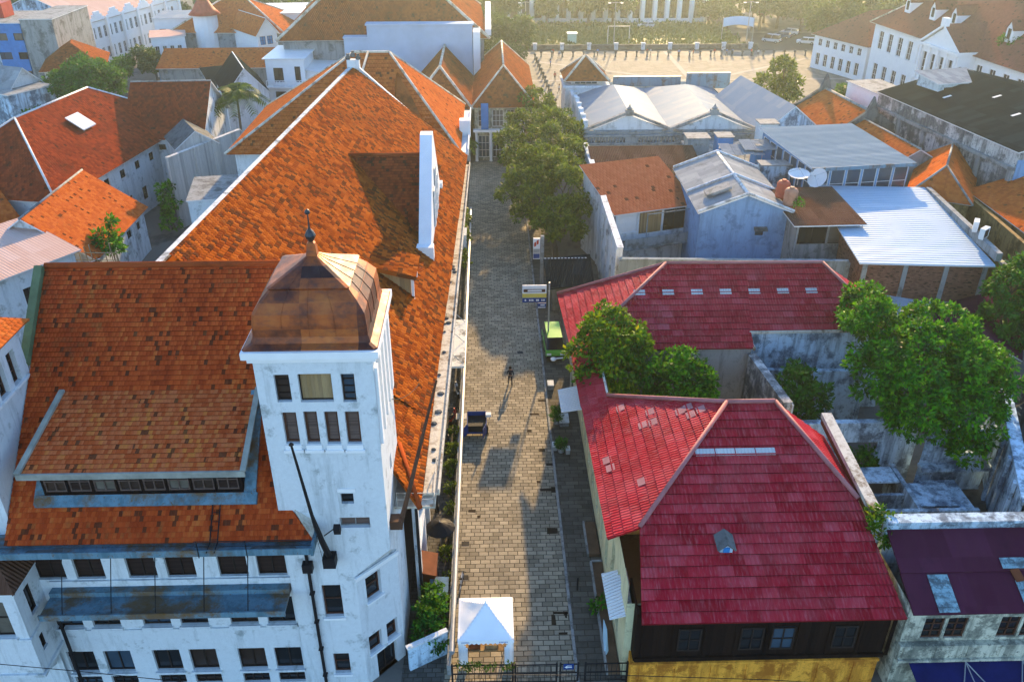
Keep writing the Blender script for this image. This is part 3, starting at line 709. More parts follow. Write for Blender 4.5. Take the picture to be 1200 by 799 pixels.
for t in tops:
    if t[4] == 's': mb.box(XT0+t[0]-.12, yT-.13, t[1]-.42, XT0+t[0]+t[2]+.12, yT-.003, t[1]-.28); mb.box(XT0+t[0]-.05, yT-.07, t[1]-.28, XT0+t[0]+t[2]+.05, yT-.003, t[1]-.02)
    if t[4] == 'c': mb.box(XT0+t[0]-.08, yT-.12, t[1]-.16, XT0+t[0]+t[2]+.08, yT-.003, t[1]-.02)
    if t[4] == 'h': mb.box(XT0+t[0]-.12, yT-.05, t[1]+t[3]+.1, XT0+t[0]+t[2]+.12, yT-.003, t[1]+t[3]+.3)
for i in range(5): mb.box(XT1+.003, 31.3+1.13*i, 15.9, XT1+.13, 31.72+1.13*i, 19.9)
mb.build('moulding', W_['white_clean'], tw)
for t in tops:
    k = dict(a=dict(nx=0, nz=3), w=dict(nx=0, nz=0, pm='wood', fr=.05), s=dict(nx=0, nz=0, fm='frame_b', pm='shutter', fr=.1), h=dict(nx=0, nz=0, fr=.03), l=dict(nx=1, nz=0, fr=.05, fm='concrete', pm='shutter'), c=dict(nx=0, nz=1, fm='frame_b'))[t[4]]
    win(tw, TW, TE, t, .25, label=dict(w='wide opening boarded with planks', l='low grey louvred vent').get(t[4]), **k)
for o in eops: win(tw, TE, (XT1, YB), o, .25, nx=0, nz=2, fm='frame_w', pm='paneblue')
for o in cops[:3]: win(tw, CHA, CHB, o, .3, nx=0, nz=1, fm='frame_b', sill='white_clean')
win(tw, CHA, CHB, cops[3], .3, nx=1, nz=0, fm='frame_d', name='door')
# dome
mat, nt, bb = newmat('patinated copper')
n1 = noise(nt, posn(nt), .9, 6.0, .65); n2 = noise(nt, posn(nt, (1, 1, 3)), 1.5, 8.0, .7)
pan = nd(nt, 'TexWhiteNoise', {'Vector': nd(nt, 'VectorMath', {0: posn(nt, (.48, .7, .9)), 1: (.21, .3, .15)}, operation='ADD').outputs[0]}, noise_dimensions='3D')
vs = nd(nt, 'VectorMath', {0: nd(nt, 'VectorMath', {0: posn(nt, (.42, .42, .95)), 1: (.37, .3, .35)}, operation='ADD').outputs[0]}, operation='FLOOR').outputs[0]
pan = nd(nt, 'TexWhiteNoise', {'Vector': vs}, noise_dimensions='3D').outputs[0]
cc = ramp(nt, mth(nt, 'ADD', mth(nt, 'MULTIPLY', n1, .7), mth(nt, 'MULTIPLY', pan, .4)), [(.38, (.035, .011, .009)), (.53, (.12, .030, .014)), (.68, (.36, .09, .020)), (.95, (.52, .18, .04))])
cc = mixc(nt, ramp(nt, n2, [(.5, 0.0), (.75, .8)]), cc, (.07, .045, .045))
setb(nt, bb, cc, ramp(nt, n2, [(.3, .48), (.8, .68)]), .5, n2, .2, .05); W_['copper'] = mat
cx, cy = -7.68, 33.85
mb = MB(); prof = [(2.85, 20.955), (2.82, 21.0), (2.52, 21.13), (2.42, 21.39), (2.40, 21.9), (2.34, 22.38), (2.0, 22.86), (1.68, 23.2), (1.73, 23.3), (1.2, 23.56), (.62, 23.86), (.24, 24.1), (.17, 24.62), (.1, 24.7)]
rings = []
for r, z in prof:
    c = min(.12, r*.2)
    rings.append([V((cx+x, cy+y, z)) for x, y in ((-r+c, -r), (r-c, -r), (r, -r+c), (r, r-c), (r-c, r), (-r+c, r), (-r, r-c), (-r, -r+c))])
for i in range(len(rings)-1):
    for j in range(8): q = (j+1) % 8; mb.poly([rings[i][j], rings[i][q], rings[i+1][q], rings[i+1][j]])
mb.poly(rings[-1]); mb.poly(rings[0][::-1])
dome = mb.build('dome', W_['copper'], tw)
mb = MB()          # rolled seams on the sheets
for sx in (-1.15, 0, 1.1):
    for a, b in zip(prof[3:11], prof[4:12]):
        fa, fb = min(1, a[0]/2.42), min(1, b[0]/2.42)
        mb.tube([(cx+sx*fa, cy-a[0]-.01, a[1]), (cx+sx*fb, cy-b[0]-.01, b[1])], .014, 5); mb.tube([(cx+a[0]+.01, cy+sx*fa, a[1]), (cx+b[0]+.01, cy+sx*fb, b[1])], .014, 5)
mb.build('seam', W_['copper'], dome)
mb = MB(); mb.lathe((cx, cy, 24.6), [(.16, 0), (.1, .1), (.2, .25), (.24, .38), (.16, .54), (.06, .66), (.035, .85), (.03, 1.3)], 10); mb.lathe((cx, cy, 25.88), [(.02, 0), (.1, .06), (.12, .13), (.08, .22), (.01, .26)], 10)
mb.build('finial', plain('lead finial', (.035, .04, .045), .4, .3, 2, .3), dome)
# flag poles and floodlight
mb = MB(); mb.tube([(-8.0, 30.95, 9.3), (-8.1, 30.2, 11.2), (-8.15, 29.4, 13.4), (-8.05, 27.6, 18.6)], [.16, .14, .085, .05], 8); mb.lathe((-8.05, 27.6, 18.58), [(.05, 0), (.11, .06), (.05, .15)], 8)
mb.box(-8.3, 30.5, 9.1, -7.7, 31.1, 9.7); mb.tube([(-8.7, 31.05, 10.4), (-8.05, 29.9, 12.0)], .03, 5); mb.tube([(-8.35, 30.9, 9.2), (-8.12, 28.2, 16.8)], .012, 4)
fp = mb.build('flagpole', W_['black'], cb)
mb = MB(); mb.tube([(-8.0, 30.4, 11.3), (-7.35, 29.6, 12.4), (-7.1, 29.4, 12.5)], .03, 5); mb.obox(V((-7.25, 29.25, 12.4)), V((.3, 0, 0)), V((0, .25, .1)), V((0, -.1, .4))); mb.build('floodlight', W_['black'], fp)
mb = MB(); mb.tube([(-4.62, 31.9, 10.6), (-4.1, 32.4, 12.4), (-2.75, 35.0, 16.9)], [.13, .11, .06], 8); mb.box(-5.1, 31.6, 10.5, -4.5, 32.2, 11.0); mb.build('flagpole', W_['brownpipe'], cb)
mb = MB(); mb.box(-5.08, 33.3, 10.35, -3.0, 36.3, 10.5)
for x, y in ((-3.05, 33.3), (-3.05, 36.2), (-4.9, 33.3)): mb.tube([(x, y, 10.4), (x, y, 11.4)], .03, 5)
for z in (11.35, 10.95): mb.tube([(-4.9, 33.3, z), (-3.05, 33.3, z), (-3.05, 36.2, z)], .025, 5)
mb.build('balcony', W_['gutter'], cb)
mb = MB(); mb.tube([(-4.35, 36.45, 10.3), (-4.35, 36.45, 0)], .09, 8); mb.box(-4.55, 36.2, 9.7, -4.1, 36.7, 10.3); mb.build('rain_pipe', W_['black'], cb)
# small junk and stains on the roof edge
mb = MB(); mb.roof([(-9.9, 31.65, 12.85), (-8.5, 30.15, 11.42), (-8.45, 30.9, 11.5), (-9.5, 31.75, 12.8)], 0, None, 0, .1); mb.build('valley_flashing', W_['gutter'], fro)
# --- left stair tower and bay ------------------------------------------------
XS = -22.72
mb = MB(); wall(mb, (-27, YF-.2), (XS, YF-.2), 0, 19.3); sops = [(1.2, 17.0, .8, 1.7), (2.45, 17.0, .8, 1.7), (3.7, 17.0, .7, 1.7)]
wall(mb, (XS, YF-.2), (XS, 36.2), 8, 19.3, sops, .3); wall(mb, (XS, 36.2), (-27, 36.2), 8, 19.3); mb.box(-27, 30.9, 19.3, XS+.25, 36.4, 19.6); mb.box(-27, 31.0, 18.95, XS+.12, 36.3, 19.3)
mb.box(XS+.003, 31.9, 16.85, XS+.12, 36.0, 16.98)
st = mb.build('stair_tower', W_['white'], cb)
for o in sops: win(st, (XS, YF-.2), (XS, 36.2), o, .3, nx=0, nz=2, fm='frame_b', sill='white_clean')
mb = MB(); mb.roof([(XS+.5, 30.6, 19.62), (XS+.5, 36.7, 19.62), (-25, 33.6, 21.6)], 0, C_, .03); mb.roof([(XS+.5, 36.7, 19.62), (-27, 36.7, 19.62), (-27, 33.6, 21.6), (-25, 33.6, 21.6)], 0, C_, .03); mb.roof([(-27, 30.6, 19.62), (XS+.5, 30.6, 19.62), (-25, 33.6, 21.6), (-27, 33.6, 21.6)], 0, C_, .03)
mb.build('roof', [W_['tile_orange'], W_['frame_w']], st)
mb = MB(); bz0, bz1 = 3.6, 9.25; bx, by = -22.5, 29.25
bo = [(3.0, 6.3, .9, 2.3)]; wall(mb, (-27, by), (bx, by), bz0, bz1, bo, .2); so_ = [(.75, 6.9, .65, 1.7), (.6, 4.6, .5, 1.0)]
wall(mb, (bx, by), (bx, YF), bz0, bz1, so_, .2)
mb.poly([(bx, by, bz0), (bx, YF, bz0), (bx-.6, YF, bz0-1.6)]); mb.poly([(-27, by, bz0), (bx, by, bz0), (bx-.6, YF, bz0-1.6), (-27, YF, bz0-1.6)])
mb.box(-27, by-.14, bz1-.2, bx+.14, YF-.01, bz1+.02); mb.box(-27, by-.1, 6.0, bx+.1, YF-.01, 6.16); mb.box(-27, by-.12, bz0-.08, bx+.12, YF-.01, bz0+.1)
bay = mb.build('bay_window', W_['white'], cb)
for o in bo: win(bay, (-27, by), (bx, by), o, .2, nx=0, nz=1, sill='white')
for o in so_: win(bay, (bx, by), (bx, YF), o, .2, nx=0, nz=0)
mb = MB(); mb.roof([(-27, by-.25, 9.3), (bx+.25, by-.25, 9.3), (bx-1.2, 30.5, 10.9), (-27, 30.5, 10.9)]); mb.roof([(bx+.25, by-.25, 9.3), (bx+.25, YF, 9.3), (bx-1.2, YF, 10.9), (bx-1.2, 30.5, 10.9)])
mb.build('roof', [W_['brownsheet'], W_['frame_d']], bay)
# ================================================================== houses behind, left
o, P, q = house('house', 'small white house with pale pink sheet roof behind the left end of the front roof', 'house', Z(-30, 338, 7), Z(86, 294, 7), 8, 7, 'mono', 1.2, .5, 'white', 'pinkroof',
      {0: [(u, 3.6, 1.2, 1.7, dict(nx=1, sill='white')) for u in (3.8, 7.3, 10.4)]})
house('house', 'white walled house with steep orange tile roof and small openings facing the courtyard', 'house', (-38.6, 77.0), (-38.6, 90.4), 11.5, 5.2, 'gable_u', 4.0, .5, 'white_dirty', 'tile_orange',
      {0: [(1.6, 1.0, .9, 1.5), (3.2, 1.0, .9, 1.5), (5.4, 3.2, 1.0, .9), (8.2, 3.3, 1.2, .9), (11, 3.2, .9, .9)]}, capmat='concrete', hip=None)
a = R(8)
o, P, q = house('house', 'long white house under a dark red tile roof with a pale roof light', 'house', (-45.6, 86.0), (-40.6, 117.0), 17, 8, 'hip', 5.6, .7, 'white', 'tile_darkred',
      {0: row(6, 2.2, 3.4, 5.6, 1.1, 1.0, nx=1) + row(5, 2.6, 3.4, 1.6, 1.1, 1.6, nx=1)}, capmat='white', hip=8.5)
mb = MB(); c = P(13.5, 4.0, 10.95); ex = (P(1, 0, 0)-P(0, 0, 0)); ey = P(0, 1, 0)-P(0, 0, 0); mb.obox(c, ex*2.6, ey*2.0+V((0, 0, 1.31)), V((0, 0, .12))); mb.build('roof_light', W_['plastic_w'], o)
house('house', 'white house with mossy red roof ending in a bleached triangular gable', 'house', (-46, 107.3), (-36.6, 107.7), 14.5, 8, 'gable_u', 5.2, .45, 'white_dirty', 'tile_darkred',
      {0: [(2.6, 6.3, 1.0, .7), (3.8, 6.3, 1.0, .7), (6.5, 3.5, 1.0, 1.2)]}, capmat='concrete')
house('annex', 'low annex with a dark grey sheet roof beside the long red roofed house', 'annex', Z(-10, 243, 6), Z(60, 222, 6), 10, 6, 'mono', .8, .4, 'concrete_dark', 'darkroof')
house('house', 'small patch of orange roof at the left edge below the dark sheet roof', 'house', Z(-60, 285, 6), Z(24, 262, 6), 9, 6, 'gable_u', 2.5, .4, 'white', 'tile_orange')
house('shed', 'grey concrete slab roofed shed between the orange roof and the pale pink roof', 'shed', Z(-30, 296, 5.6), Z(62, 287, 5.6), 9, 5.6, 'flat', 0, .1, 'white', 'concrete')
house('house', 'small white house with empty windows squeezed beside the long golden tile roof', 'house', (-31.5, 85.0), (-23.2, 86.5), 7.5, 7.6, 'flat', 0, .15, 'white', 'concrete',
      {0: [(1.5, 4.9, 2.2, 1.6, dict(nx=2, fm='frame_w')), (4.6, 4.9, 2.2, 1.6, dict(nx=2, fm='frame_w')), (1.5, 1.4, 2.2, 2.0, dict(nx=2, fm='frame_w')), (4.6, 1.4, 2.2, 2.0)]})

def slabwall(name, label, cat, a, b, z0, z1, t, mat, slope=0, extra=None, group=None):
    a, b = xy(a), xy(b); e = (b-a).normalized(); n = V((e.y, -e.x, 0))
    mb = MB(); mb.obox(a + V((0, 0, z0)), b-a, -n*t, V((0, 0, z1-z0)))
    mb.obox(a - e*.04 + n*.05 + V((0, 0, z1)), b-a+e*.08, -n*(t+.1), V((0, 0, .14)))
    k = int((b-a).length/3.4)
    for i in range(k+1): mb.obox(a + e*((b-a).length*i/max(1, k) - .15) + n*.002 + V((0, 0, z0)), e*.3, n*.12, V((0, 0, z1-z0-.02)))
    return tag(mb.build(name, W_[mat]), label, cat, group)
slabwall('yard_wall', 'tall bleached plank like yard wall left of the palm', 'wall', (-37, 96.5), (-31.6, 108), 0, 8.6, .4, 'wood_grey')
slabwall('yard_wall', 'grimy low courtyard wall beside the golden roof', 'wall', (-30.5, 76), (-27.5, 84.5), 0, 4.6, .3, 'white_dirty')
house('shed', 'bleached white plank shed with a pointed gable before the mossy gable end', 'shed', (-37.6, 101.0), (-33.2, 103.5), 6, 8.4, 'gable_v', 1.8, .15, 'wood_grey', 'concrete_dark')
house('warehouse', 'white gable ended house with a dark green grey roof behind the palm', 'house', Z(268, 135, 5), Z(318, 130, 5), 13, 8, 'gable_v', 3.6, .3, 'white_dirty', 'darkroof')
t = empty('scaffold', 'grid of weathered beams and posts before the white flat roofed house', 'scaffold', (-26, 101, 0))
mb = MB()
for i in range(6):
    for y in (99.5, 102.5): mb.box(-30.2+i*1.8, y, 0, -29.95+i*1.8, y+.25, 8.6)
for z in (3.2, 5.9, 8.4):
    for y in (99.4, 102.4): mb.box(-30.4, y, z, -20.8, y+.3, z+.28)
    for i in range(6): mb.box(-30.15+i*1.8, 99.7, z+.02, -30.0+i*1.8, 102.4, z+.2)
mb.build('frame', W_['concrete'], t)
mb = MB(); mb.box(-30.3, 102.8, 0, -20.9, 103, 8); mb.build('back_wall', W_['concrete_dark'], t)
o, P, q = house('house', 'white flat roofed house with an upper balcony beside the orange hip roof', 'house', Z(318, 127, 4), Z(362, 127, 4), 10, 11.5, 'flat', 0, .35, 'white_clean', 'plastic_w',
      {0: [(1.1, 8.0, 1.5, 2.2), (4.4, 8.0, .9, 2.4), (1.0, 4.6, 1.7, 2.0)]})
mb = MB(); b = P(.1, -1.3, 7.4); e = P(1, 0, 0)-P(0, 0, 0); g = P(0, 1, 0)-P(0, 0, 0); W = o['_w']
mb.obox(b, e*(W-.2), g*1.3, V((0, 0, .2)))
for i in range(12): mb.obox(b+e*((W-.3)*i/11)+V((0, 0, .2)), e*.08, g*.08, V((0, 0, .9)))
mb.obox(b+V((0, 0, 1.05)), e*(W-.2), g*.1, V((0, 0, .1))); mb.build('balcony', W_['white_clean'], o)
house('annex', 'long white flat metal roof behind the orange hip roof', 'annex', Z(378, 86, 9.5), Z(447, 62, 9.5), 9, 9.5, 'mono', .6, .3, 'white_clean', 'plastic_w')
# --- orange hipped building beyond the wing ----------------------------------
o, P, q = house('house', 'house with a bright orange hipped roof beyond the end of the golden roof', 'house', (-26.8, 88.2), (-3.9, 88.2), 18.4, 11.6, 'flat', 0, .2, 'white', 'concrete',
      {1: row(4, 1.5, 3.6, 8.2, 1.4, 2.0, nx=1) + row(4, 1.5, 3.6, 3.6, 1.4, 2.4, nx=1)}, capmat='gutter')
ba, bb_, bc, bd = V((-27.6, 87.4, 11.9)), V((-3.1, 87.4, 11.9)), V((-3.1, 107.2, 11.9)), V((-27.6, 107.2, 11.9)); q1, q2 = V((-14.8, 97.0, 20.2)), V((-10.9, 97.0, 20.2)); mb = MB()
for f_ in ([ba, bb_, q2, q1], [bb_, bc, q2], [bc, bd, q1, q2], [bd, ba, q1]): mb.roof(f_, 0, .5, .04)
mb.build('hip_roof', [W_['tile_orange'], W_['frame_w']], o); caps([(q1, q2), (ba, q1), (bb_, q2), (bc, q2), (bd, q1), ((-13.2, 97, 20.25), (-15.2, 89.5, 14.0))], .15, 'gutter', o)
mb = MB(); mb.box(-3.3, 88.6, 11.2, -2.3, 105.6, 11.5); mb.box(-2.4, 88.6, 11.5, -2.3, 105.6, 11.9); mb.box(-3.4, 94.5, 11.4, -2.2, 95.6, 13.3); mb.build('gutter', W_['white_clean'], o)
mb = MB(); mb.roof([(-9.9, 90.6, 16.3), (-5.0, 89.6, 13.4), (-5.0, 93.4, 13.9), (-9.9, 94.4, 18.6)], 0, .3, .03, .3); mb.build('shed_dormer', [W_['tile_brown'], W_['frame_w']], o)
# --- twin hipped houses closing the street -------------------------------------
o, P, q = house('house', 'street end house with a brown hipped tile roof, nearer the orange roof', 'house', (-11.2, 121.4), (-2.9, 121.4), 26, 8.2, 'hip', 4.4, .5, 'white_dirty', 'tile_brown', {0: row(2, 1.5, 3.4, 4.8, 1.6, 2.2, nx=2)}, capmat='gutter', capr=.2)
o, P, q = house('house', 'street end house with a tiled hipped roof, blue banner and columned front', 'house', (-2.2, 122.0), (6.3, 122.0), 27, 8.2, 'hip', 4.4, .5, 'cream', 'tile_brown',
      {0: [(.5+2.05*i, z, 1.6, h, dict(nx=2, nz=2, fm='frame_w')) for i in range(4) for z, h in ((4.9, 2.4), (.4, 3.2))], 1: row(7, 2, 3.4, 5, 1.4, 2, nx=1)}, capmat='gutter', capr=.14)
mb = MB()
for i in range(5): mb.lathe((-1.95+2.05*i, 121.5, 0), [(.24, 0), (.2, .3), (.18, 4.0), (.26, 4.15), (.26, 4.3)], 10)
mb.box(-2.4, 121.2, 4.3, 6.5, 122.0, 4.62); mb.build('colonnade', W_['white_clean'], o)
mb = MB(); mb.box(-1.25, 121.35, 4.7, -.2, 121.42, 8.4); tag(mb.build('banner', W_['skyblue']), 'tall blue banner hung on the front of the street end house', 'banner')
# ================================================================== RIGHT: the crimson roofed building round its court
rb = empty('red_roofed_building', 'yellow walled building with crimson metal tile roofs round an overgrown court', 'building', (13, 45, 0))
KW = .4815
def wp_(x): return 6.5 + (x-5.9)*KW
W3 = lambda x, y: V((x, y, wp_(x)))
ys = 42.3; ks = .40; zS = lambda y: 10.4-(ys-y)*ks
R1, R2 = V((14.0, ys, 10.4)), V((16.9, ys, 10.4)); H1, H2 = V((7.8, ys-(10.4-wp_(7.8))/ks, wp_(7.8))), V((20.1, ys-(10.4-7.96)/ks, 7.96))
SL, SR = V((7.3, 29.95, zS(29.95))), V((20.75, 29.95, zS(29.95)))
mb = MB(); C_ = .60
mb.roof([W3(6.1, 34.9), H1, R1, W3(7.65, 47.8), W3(5.95, 47.8)], 0, C_, .06, .1)
mb.roof([SL, SR, H2, R2, R1, H1], 0, C_, .06, .1)
mb.roof([R2, H2, (20.3, 36.4, 7.8), (20.3, 42.3, 7.82)], 0, C_, .06, .1)
so = mb.build('south_roof', [W_['redroof'], W_['frame_d']], rb)
R3, R4 = V((14.0, 62.3, 10.4)), V((26.6, 62.1, 10.4)); kn = .52; zN = lambda y: 10.4-(62.3-y)*kn
mb = MB()
mb.roof([W3(5.9, 47.8), W3(7.65, 47.8), W3(7.65, 56.4), W3(5.85, 56.4)], 0, C_, .06, .1)
mb.roof([W3(5.85, 56.4), W3(7.65, 56.4), R3, W3(5.55, 65.2)], 0, C_, .06, .1)
mb.roof([(7.65, 56.4, zN(56.4)), (7.65, 55.1, zN(55.1)), (19.7, 55.1, zN(55.1)), (19.7, 56.5, zN(56.5)), (20.5, 62.3, 10.4), R3], 0, C_, .06, .1)
mb.roof([(19.7, 56.5, zN(56.5)), (30.4, 56.5, zN(56.5)), (26.6, 62.3, 10.4), (20.5, 62.3, 10.4)], 0, C_, .06, .1)
mb.roof([R4, (30.4, 56.5, zN(56.5)), (31.2, 63.2, 7.2)], 0, C_, .06, .1)
no = mb.build('north_roof', [W_['redroof'], W_['frame_d']], rb)
pinkcap = plain('faded pink ridge caps', (.42, .17, .17), .6, .35)
W_['pinkcap'] = pinkcap
up = V((0, 0, .1))
caps([(R1+up, H1+up), (R1+up, R2+up), (R2+up, H2+up), (R1+up, W3(7.65, 47.8)+up)], .14, 'pinkcap', so, 'ridge_cap', 8)
caps([(R3+up, V((7.65, 56.4, zN(56.4)))+up), (R3+up, R4+up), (R4+up, V((30.4, 56.5, zN(56.5)))+up), (R3+up, W3(5.55, 65.2)+up)], .13, 'pinkcap', no, 'ridge_cap', 8)
mb = MB()       # coping on the east gable wall and along the court
mb.obox(V((20.3, 35.0, 7.9)), V((.62, 0, 0)), V((0, 8.2, .75)), V((0, 0, .3))); ea = mb.build('coping', W_['gutter'], so)
mb = MB(); mb.obox(V((20.32, 34.9, 7.5)), V((.12, 0, 0)), V((0, 8.2, .75)), V((0, 0, .5))); mb.build('flashing', W_['rust'], ea)
mb = MB(); mb.obox(V((7.62, 48.2, 7.3)), V((.14, 0, 0)), V((0, 7.0, 0)), V((0, 0, .12))); mb.build('edge_trim', W_['gutter'], no)
mb = MB(); mb.obox(V((19.6, 56.36, zN(56.5)-.2)), V((10.9, 0, 0)), V((0, .14, 0)), V((0, 0, .2))); mb.build('edge_trim', W_['gutter'], no)
mb = MB(); mb.box(19.6, 55.0, zN(55)-.1, 19.78, 56.3, zN(55)+.15); mb.build('edge_trim', W_['gutter'], no)
# rooflights and the small vent dormer
pale = sheetmat('dusty translucent sheet', (.42, .44, .45), (.6, .6, .56), .2, (1.05, 3), .5, .4, 0, .6, (.2, .2, .2), .3); W_['pale'] = pale
def light_on(f, x0, x1, y, parent, h=.5):
    mb = MB(); a = V((x0, y, f(y)+.05)); b = V((x1, y, f(y)+.05)); c = V((x1, y+h, f(y+h)+.065)); d = V((x0, y+h, f(y+h)+.065))
    mb.roof([a, b, c, d], 0, None, 0, .03); mb.build('roof_light', W_['pale'], parent)
for i in range(4): light_on(zS, 11.55+i*1.17, 12.66+i*1.17, 38.9, so, .42)
for i in range(7): light_on(zN, 11.1+i*2.27, 12.0+i*2.27, 59.55, no, .42)
W_['fadedtile'] = plain('faded pink tile', (.48, .22, .22), .7, .4)
def on_wst(x, y): return W3(x, y)+V((0, 0, .035))
for x, y in ((8.0, 45.6), (9.0, 43.0), (9.6, 42.9), (9.6, 44.0), (11.2, 42.9), (11.7, 42.2), (11.7, 43.0), (12.3, 42.3), (6.6, 41.0), (6.7, 40.2), (8.2, 38.0)):
    mb = MB(); a = on_wst(x, y)+V((0, 0, .022)); b = V((.5, 0, .5*KW)); c = V((0, .62, 0)); mb.poly([a, a+b, a+b+c, a+c]); mb.build('faded_tile', W_['fadedtile'], so)
mb = MB(); c = V((12.2, 33.4, zS(33.4)))
P = [c+V(p) for p in ((-.34, 0, .05), (.34, 0, .05), (.34, 0, .3), (0, 0, .6), (-.34, 0, .3))]; Q = [p+V((0, .9, .2)) for p in P]
mb.poly(P); [mb.poly([P[i], P[(i+1) % 5], Q[(i+1) % 5], Q[i]][::-1]) for i in range(5)]
vd = mb.build('vent_dormer', W_['ruin_light'], so)
mb = MB(); mb.obox(c+V((-.46, -.12, .24)), V((.5, 0, .42)), V((0, 1.0, .2)), V((-.05, 0, .07))); mb.obox(c+V((.46, -.12, .24)), V((-.5, 0, .42)), V((0, 1.0, .2)), V((.05, 0, .07))); mb.build('roof', W_['concrete_dark'], vd)
mb = MB(); mb.box(12.03, 33.34, c.z+.1, 12.37, 33.39, c.z+.42); mb.build('opening', W_['skyblue'], vd)
# walls
mb = MB(); xw = 6.75
wop = [(1.3+2.45*i, 1.1, 1.0, 3.9) for i in range(13)]
wall(mb, (xw, 65), (xw, 31.3), 0, 6.75, [(u, z, w, h) for u, z, w, h in wop], .25)
wall(mb, (xw, 31.3), (20.4, 31.3), 0, 5.5); mb.poly([(20.4, 31.3, 0), (20.4, 42.5, 0), (20.4, 42.5, 7.7), (20.4, 36.3, 7.7), (20.4, 31.3, zS(31.3)-.12)]); wall(mb, (31, 56.9), (31, 63), 0, 7)
wall(mb, (7.9, 55.5), (19.6, 55.5), 0, zN(55.5)-.1); wall(mb, (19.6, 56.9), (31, 56.9), 0, zN(56.9)-.1); wall(mb, (31, 62.6), (xw, 62.6), 0, 6.4); mb.poly([(31, 62.6, 6.4), (xw, 62.6, 6.4), (14, 62.6, 10.3), (26.6, 62.6, 10.3)]); wall(mb, (20.4, 42.4), (7.9, 42.4), 0, 7.2); wall(mb, (7.9, 47.6), (7.9, 55.3), 0, 7.2)
rw = mb.build('wall', W_['paleyellow'], rb)
for o in wop: win(rb, (xw, 65), (xw, 31.3), o, .25, nx=1, nz=3, fm='frame_d')
mb = MB(); wall(mb, (7.95, 55.44), (19.62, 55.44), 0, zN(55.5)-.12, [(6.6, 0, 1.1, 2.6)], .1); mb.build('court_wall', W_['concrete'], rw)
mb = MB(); wall(mb, (19.65, 56.84), (31, 56.84), 0, zN(56.9)-.12); mb.build('court_wall', W_['ruin_light'], rw)
mb = MB(); mb.box(7.25, 30.55, 2.15, 20.35, 31.28, 5.4)                                    # dark timber storey on the south front
for i in range(9): mb.box(7.5+1.62*i, 30.47, 2.2, 7.68+1.62*i, 30.552, 5.3)
mb.box(7.2, 30.4, 2.15, 20.4, 30.55, 2.4); mb.box(7.15, 30.5, 2.15, 7.26, 33.0, 5.6)
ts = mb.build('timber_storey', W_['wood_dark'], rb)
for i in (1, 3, 4, 6): win(ts, (7.25, 30.55), (20.35, 30.55), (.5+1.62*i, 2.9, 1.2, 1.6), -.08, nx=1, nz=1)
mb = MB(); mb.box(7.05, 30.36, 0, 20.15, 31.2, 2.12); mb.box(6.95, 30.3, 1.95, 20.2, 30.4, 2.1)
for i in range(7): mb.box(7.5+1.9*i, 30.3, 0, 7.62+1.9*i, 30.358, 1.95)
mb.build('parapet_front', W_['yellow'], rb)
aw = MB(); aw.roof([(5.95, 31.6, 4.05), (7.2, 31.3, 4.75), (7.2, 34.6, 4.75), (5.9, 34.9, 4.05)], 0, None, 0, .05); tag(aw.build('awning', W_['ribwhite']), 'pale ribbed sheet awning on the street wall near the south end of the crimson roof', 'awning')
aw = MB(); aw.roof([(4.9, 51.0, 3.9), (6.75, 50.6, 4.5), (6.75, 53.8, 4.5), (4.85, 54.0, 3.9)], 0, None, 0, .05); tag(aw.build('awning', W_['ribwhite']), 'white slatted awning over the footpath beside the twin topiaries', 'awning')
# ================================================================== ruined yards and the maroon roofed house
slabwall('yard_wall', 'thick crumbling parapet wall running down from the crimson roof beside a small bush', 'wall', (20.6, 48.6), (19.9, 55.2), 0, 6.0, .55, 'oldwall')
slabwall('yard_wall', 'tall pale blue wall behind the small bush and the big green tree', 'wall', (21, 55.4), (28.6, 55.0), 0, 4.4, .3, 'ruin_light')
rn = empty('ruined_house', 'roofless ruined house with mouldy pale blue walls under the big green tree', 'ruin', (28, 44, 0))
mb = MB(); wall(mb, (20.9, 47.4), (29.4, 47.4), 0, 4.9, [(3.6, .4, 2.2, 3.1)], .4); mb.box(20.9, 47.42, 4.9, 29.4, 47.9, 5.1); wall(mb, (29.4, 47.9), (20.9, 47.9), 0, 4.9, [(2.7, .4, 2.2, 3.1)], .05); mb.build('stained_wall', W_['ruin'], rn)
mb = MB(); wall(mb, (29.4, 46.4), (34.2, 46.4), 0, 5.0, [(2.9, 3.2, 1.3, .8)], .3); mb.box(29.35, 46.42, 5.0, 34.3, 46.9, 5.15); mb.box(29.3, 45.6, 2.2, 34.2, 46.38, 2.45); mb.build('pale_wall', W_['ruin_light'], rn)
mb = MB(); wall(mb, (36.3, 50.5), (31.2, 38.2), 0, 5.6, [], .3); wall(mb, (31.7, 38.0), (36.8, 50.3), 0, 5.6); mb.obox(V((36.2, 50.5, 5.6)), V((-5.1, -12.3, 0)), V((.75, -.3, 0)), V((0, 0, .22)))
for i in range(5): mb.obox(V((36.2-1.02*i, 50.4-2.46*i, 0)), V((-.16, -.38, 0)), V((-.2, .08, 0)), V((0, 0, 5.55)))
mb.build('side_wall', W_['ruin_light'], rn)
mb = MB(); mb.box(24.2, 41.2, 0, 31, 41.5, 2.6); mb.box(27.3, 41.5, 0, 27.6, 46.4, 2.4); mb.box(21.0, 43.6, 0, 27.3, 43.85, 1.9); mb.build('low_wall', W_['ruin'], rn)
mb = MB(); mb.box(29.0, 42.0, 1.7, 31.4, 45.2, 1.85); mb.box(24.4, 44.4, 2.3, 27.2, 46.0, 2.42); mb.box(27.8, 42.3, 2.0, 30.4, 44.6, 2.1); mb.build('concrete_slab', W_['ruin_light'], rn)
mh = empty('maroon_roofed_house', 'old house with patched maroon sheet roof and peeling cream front, right of the crimson roof', 'house', (27, 32, 0))
zm = lambda y: 7.7-(33.9-y)*.40
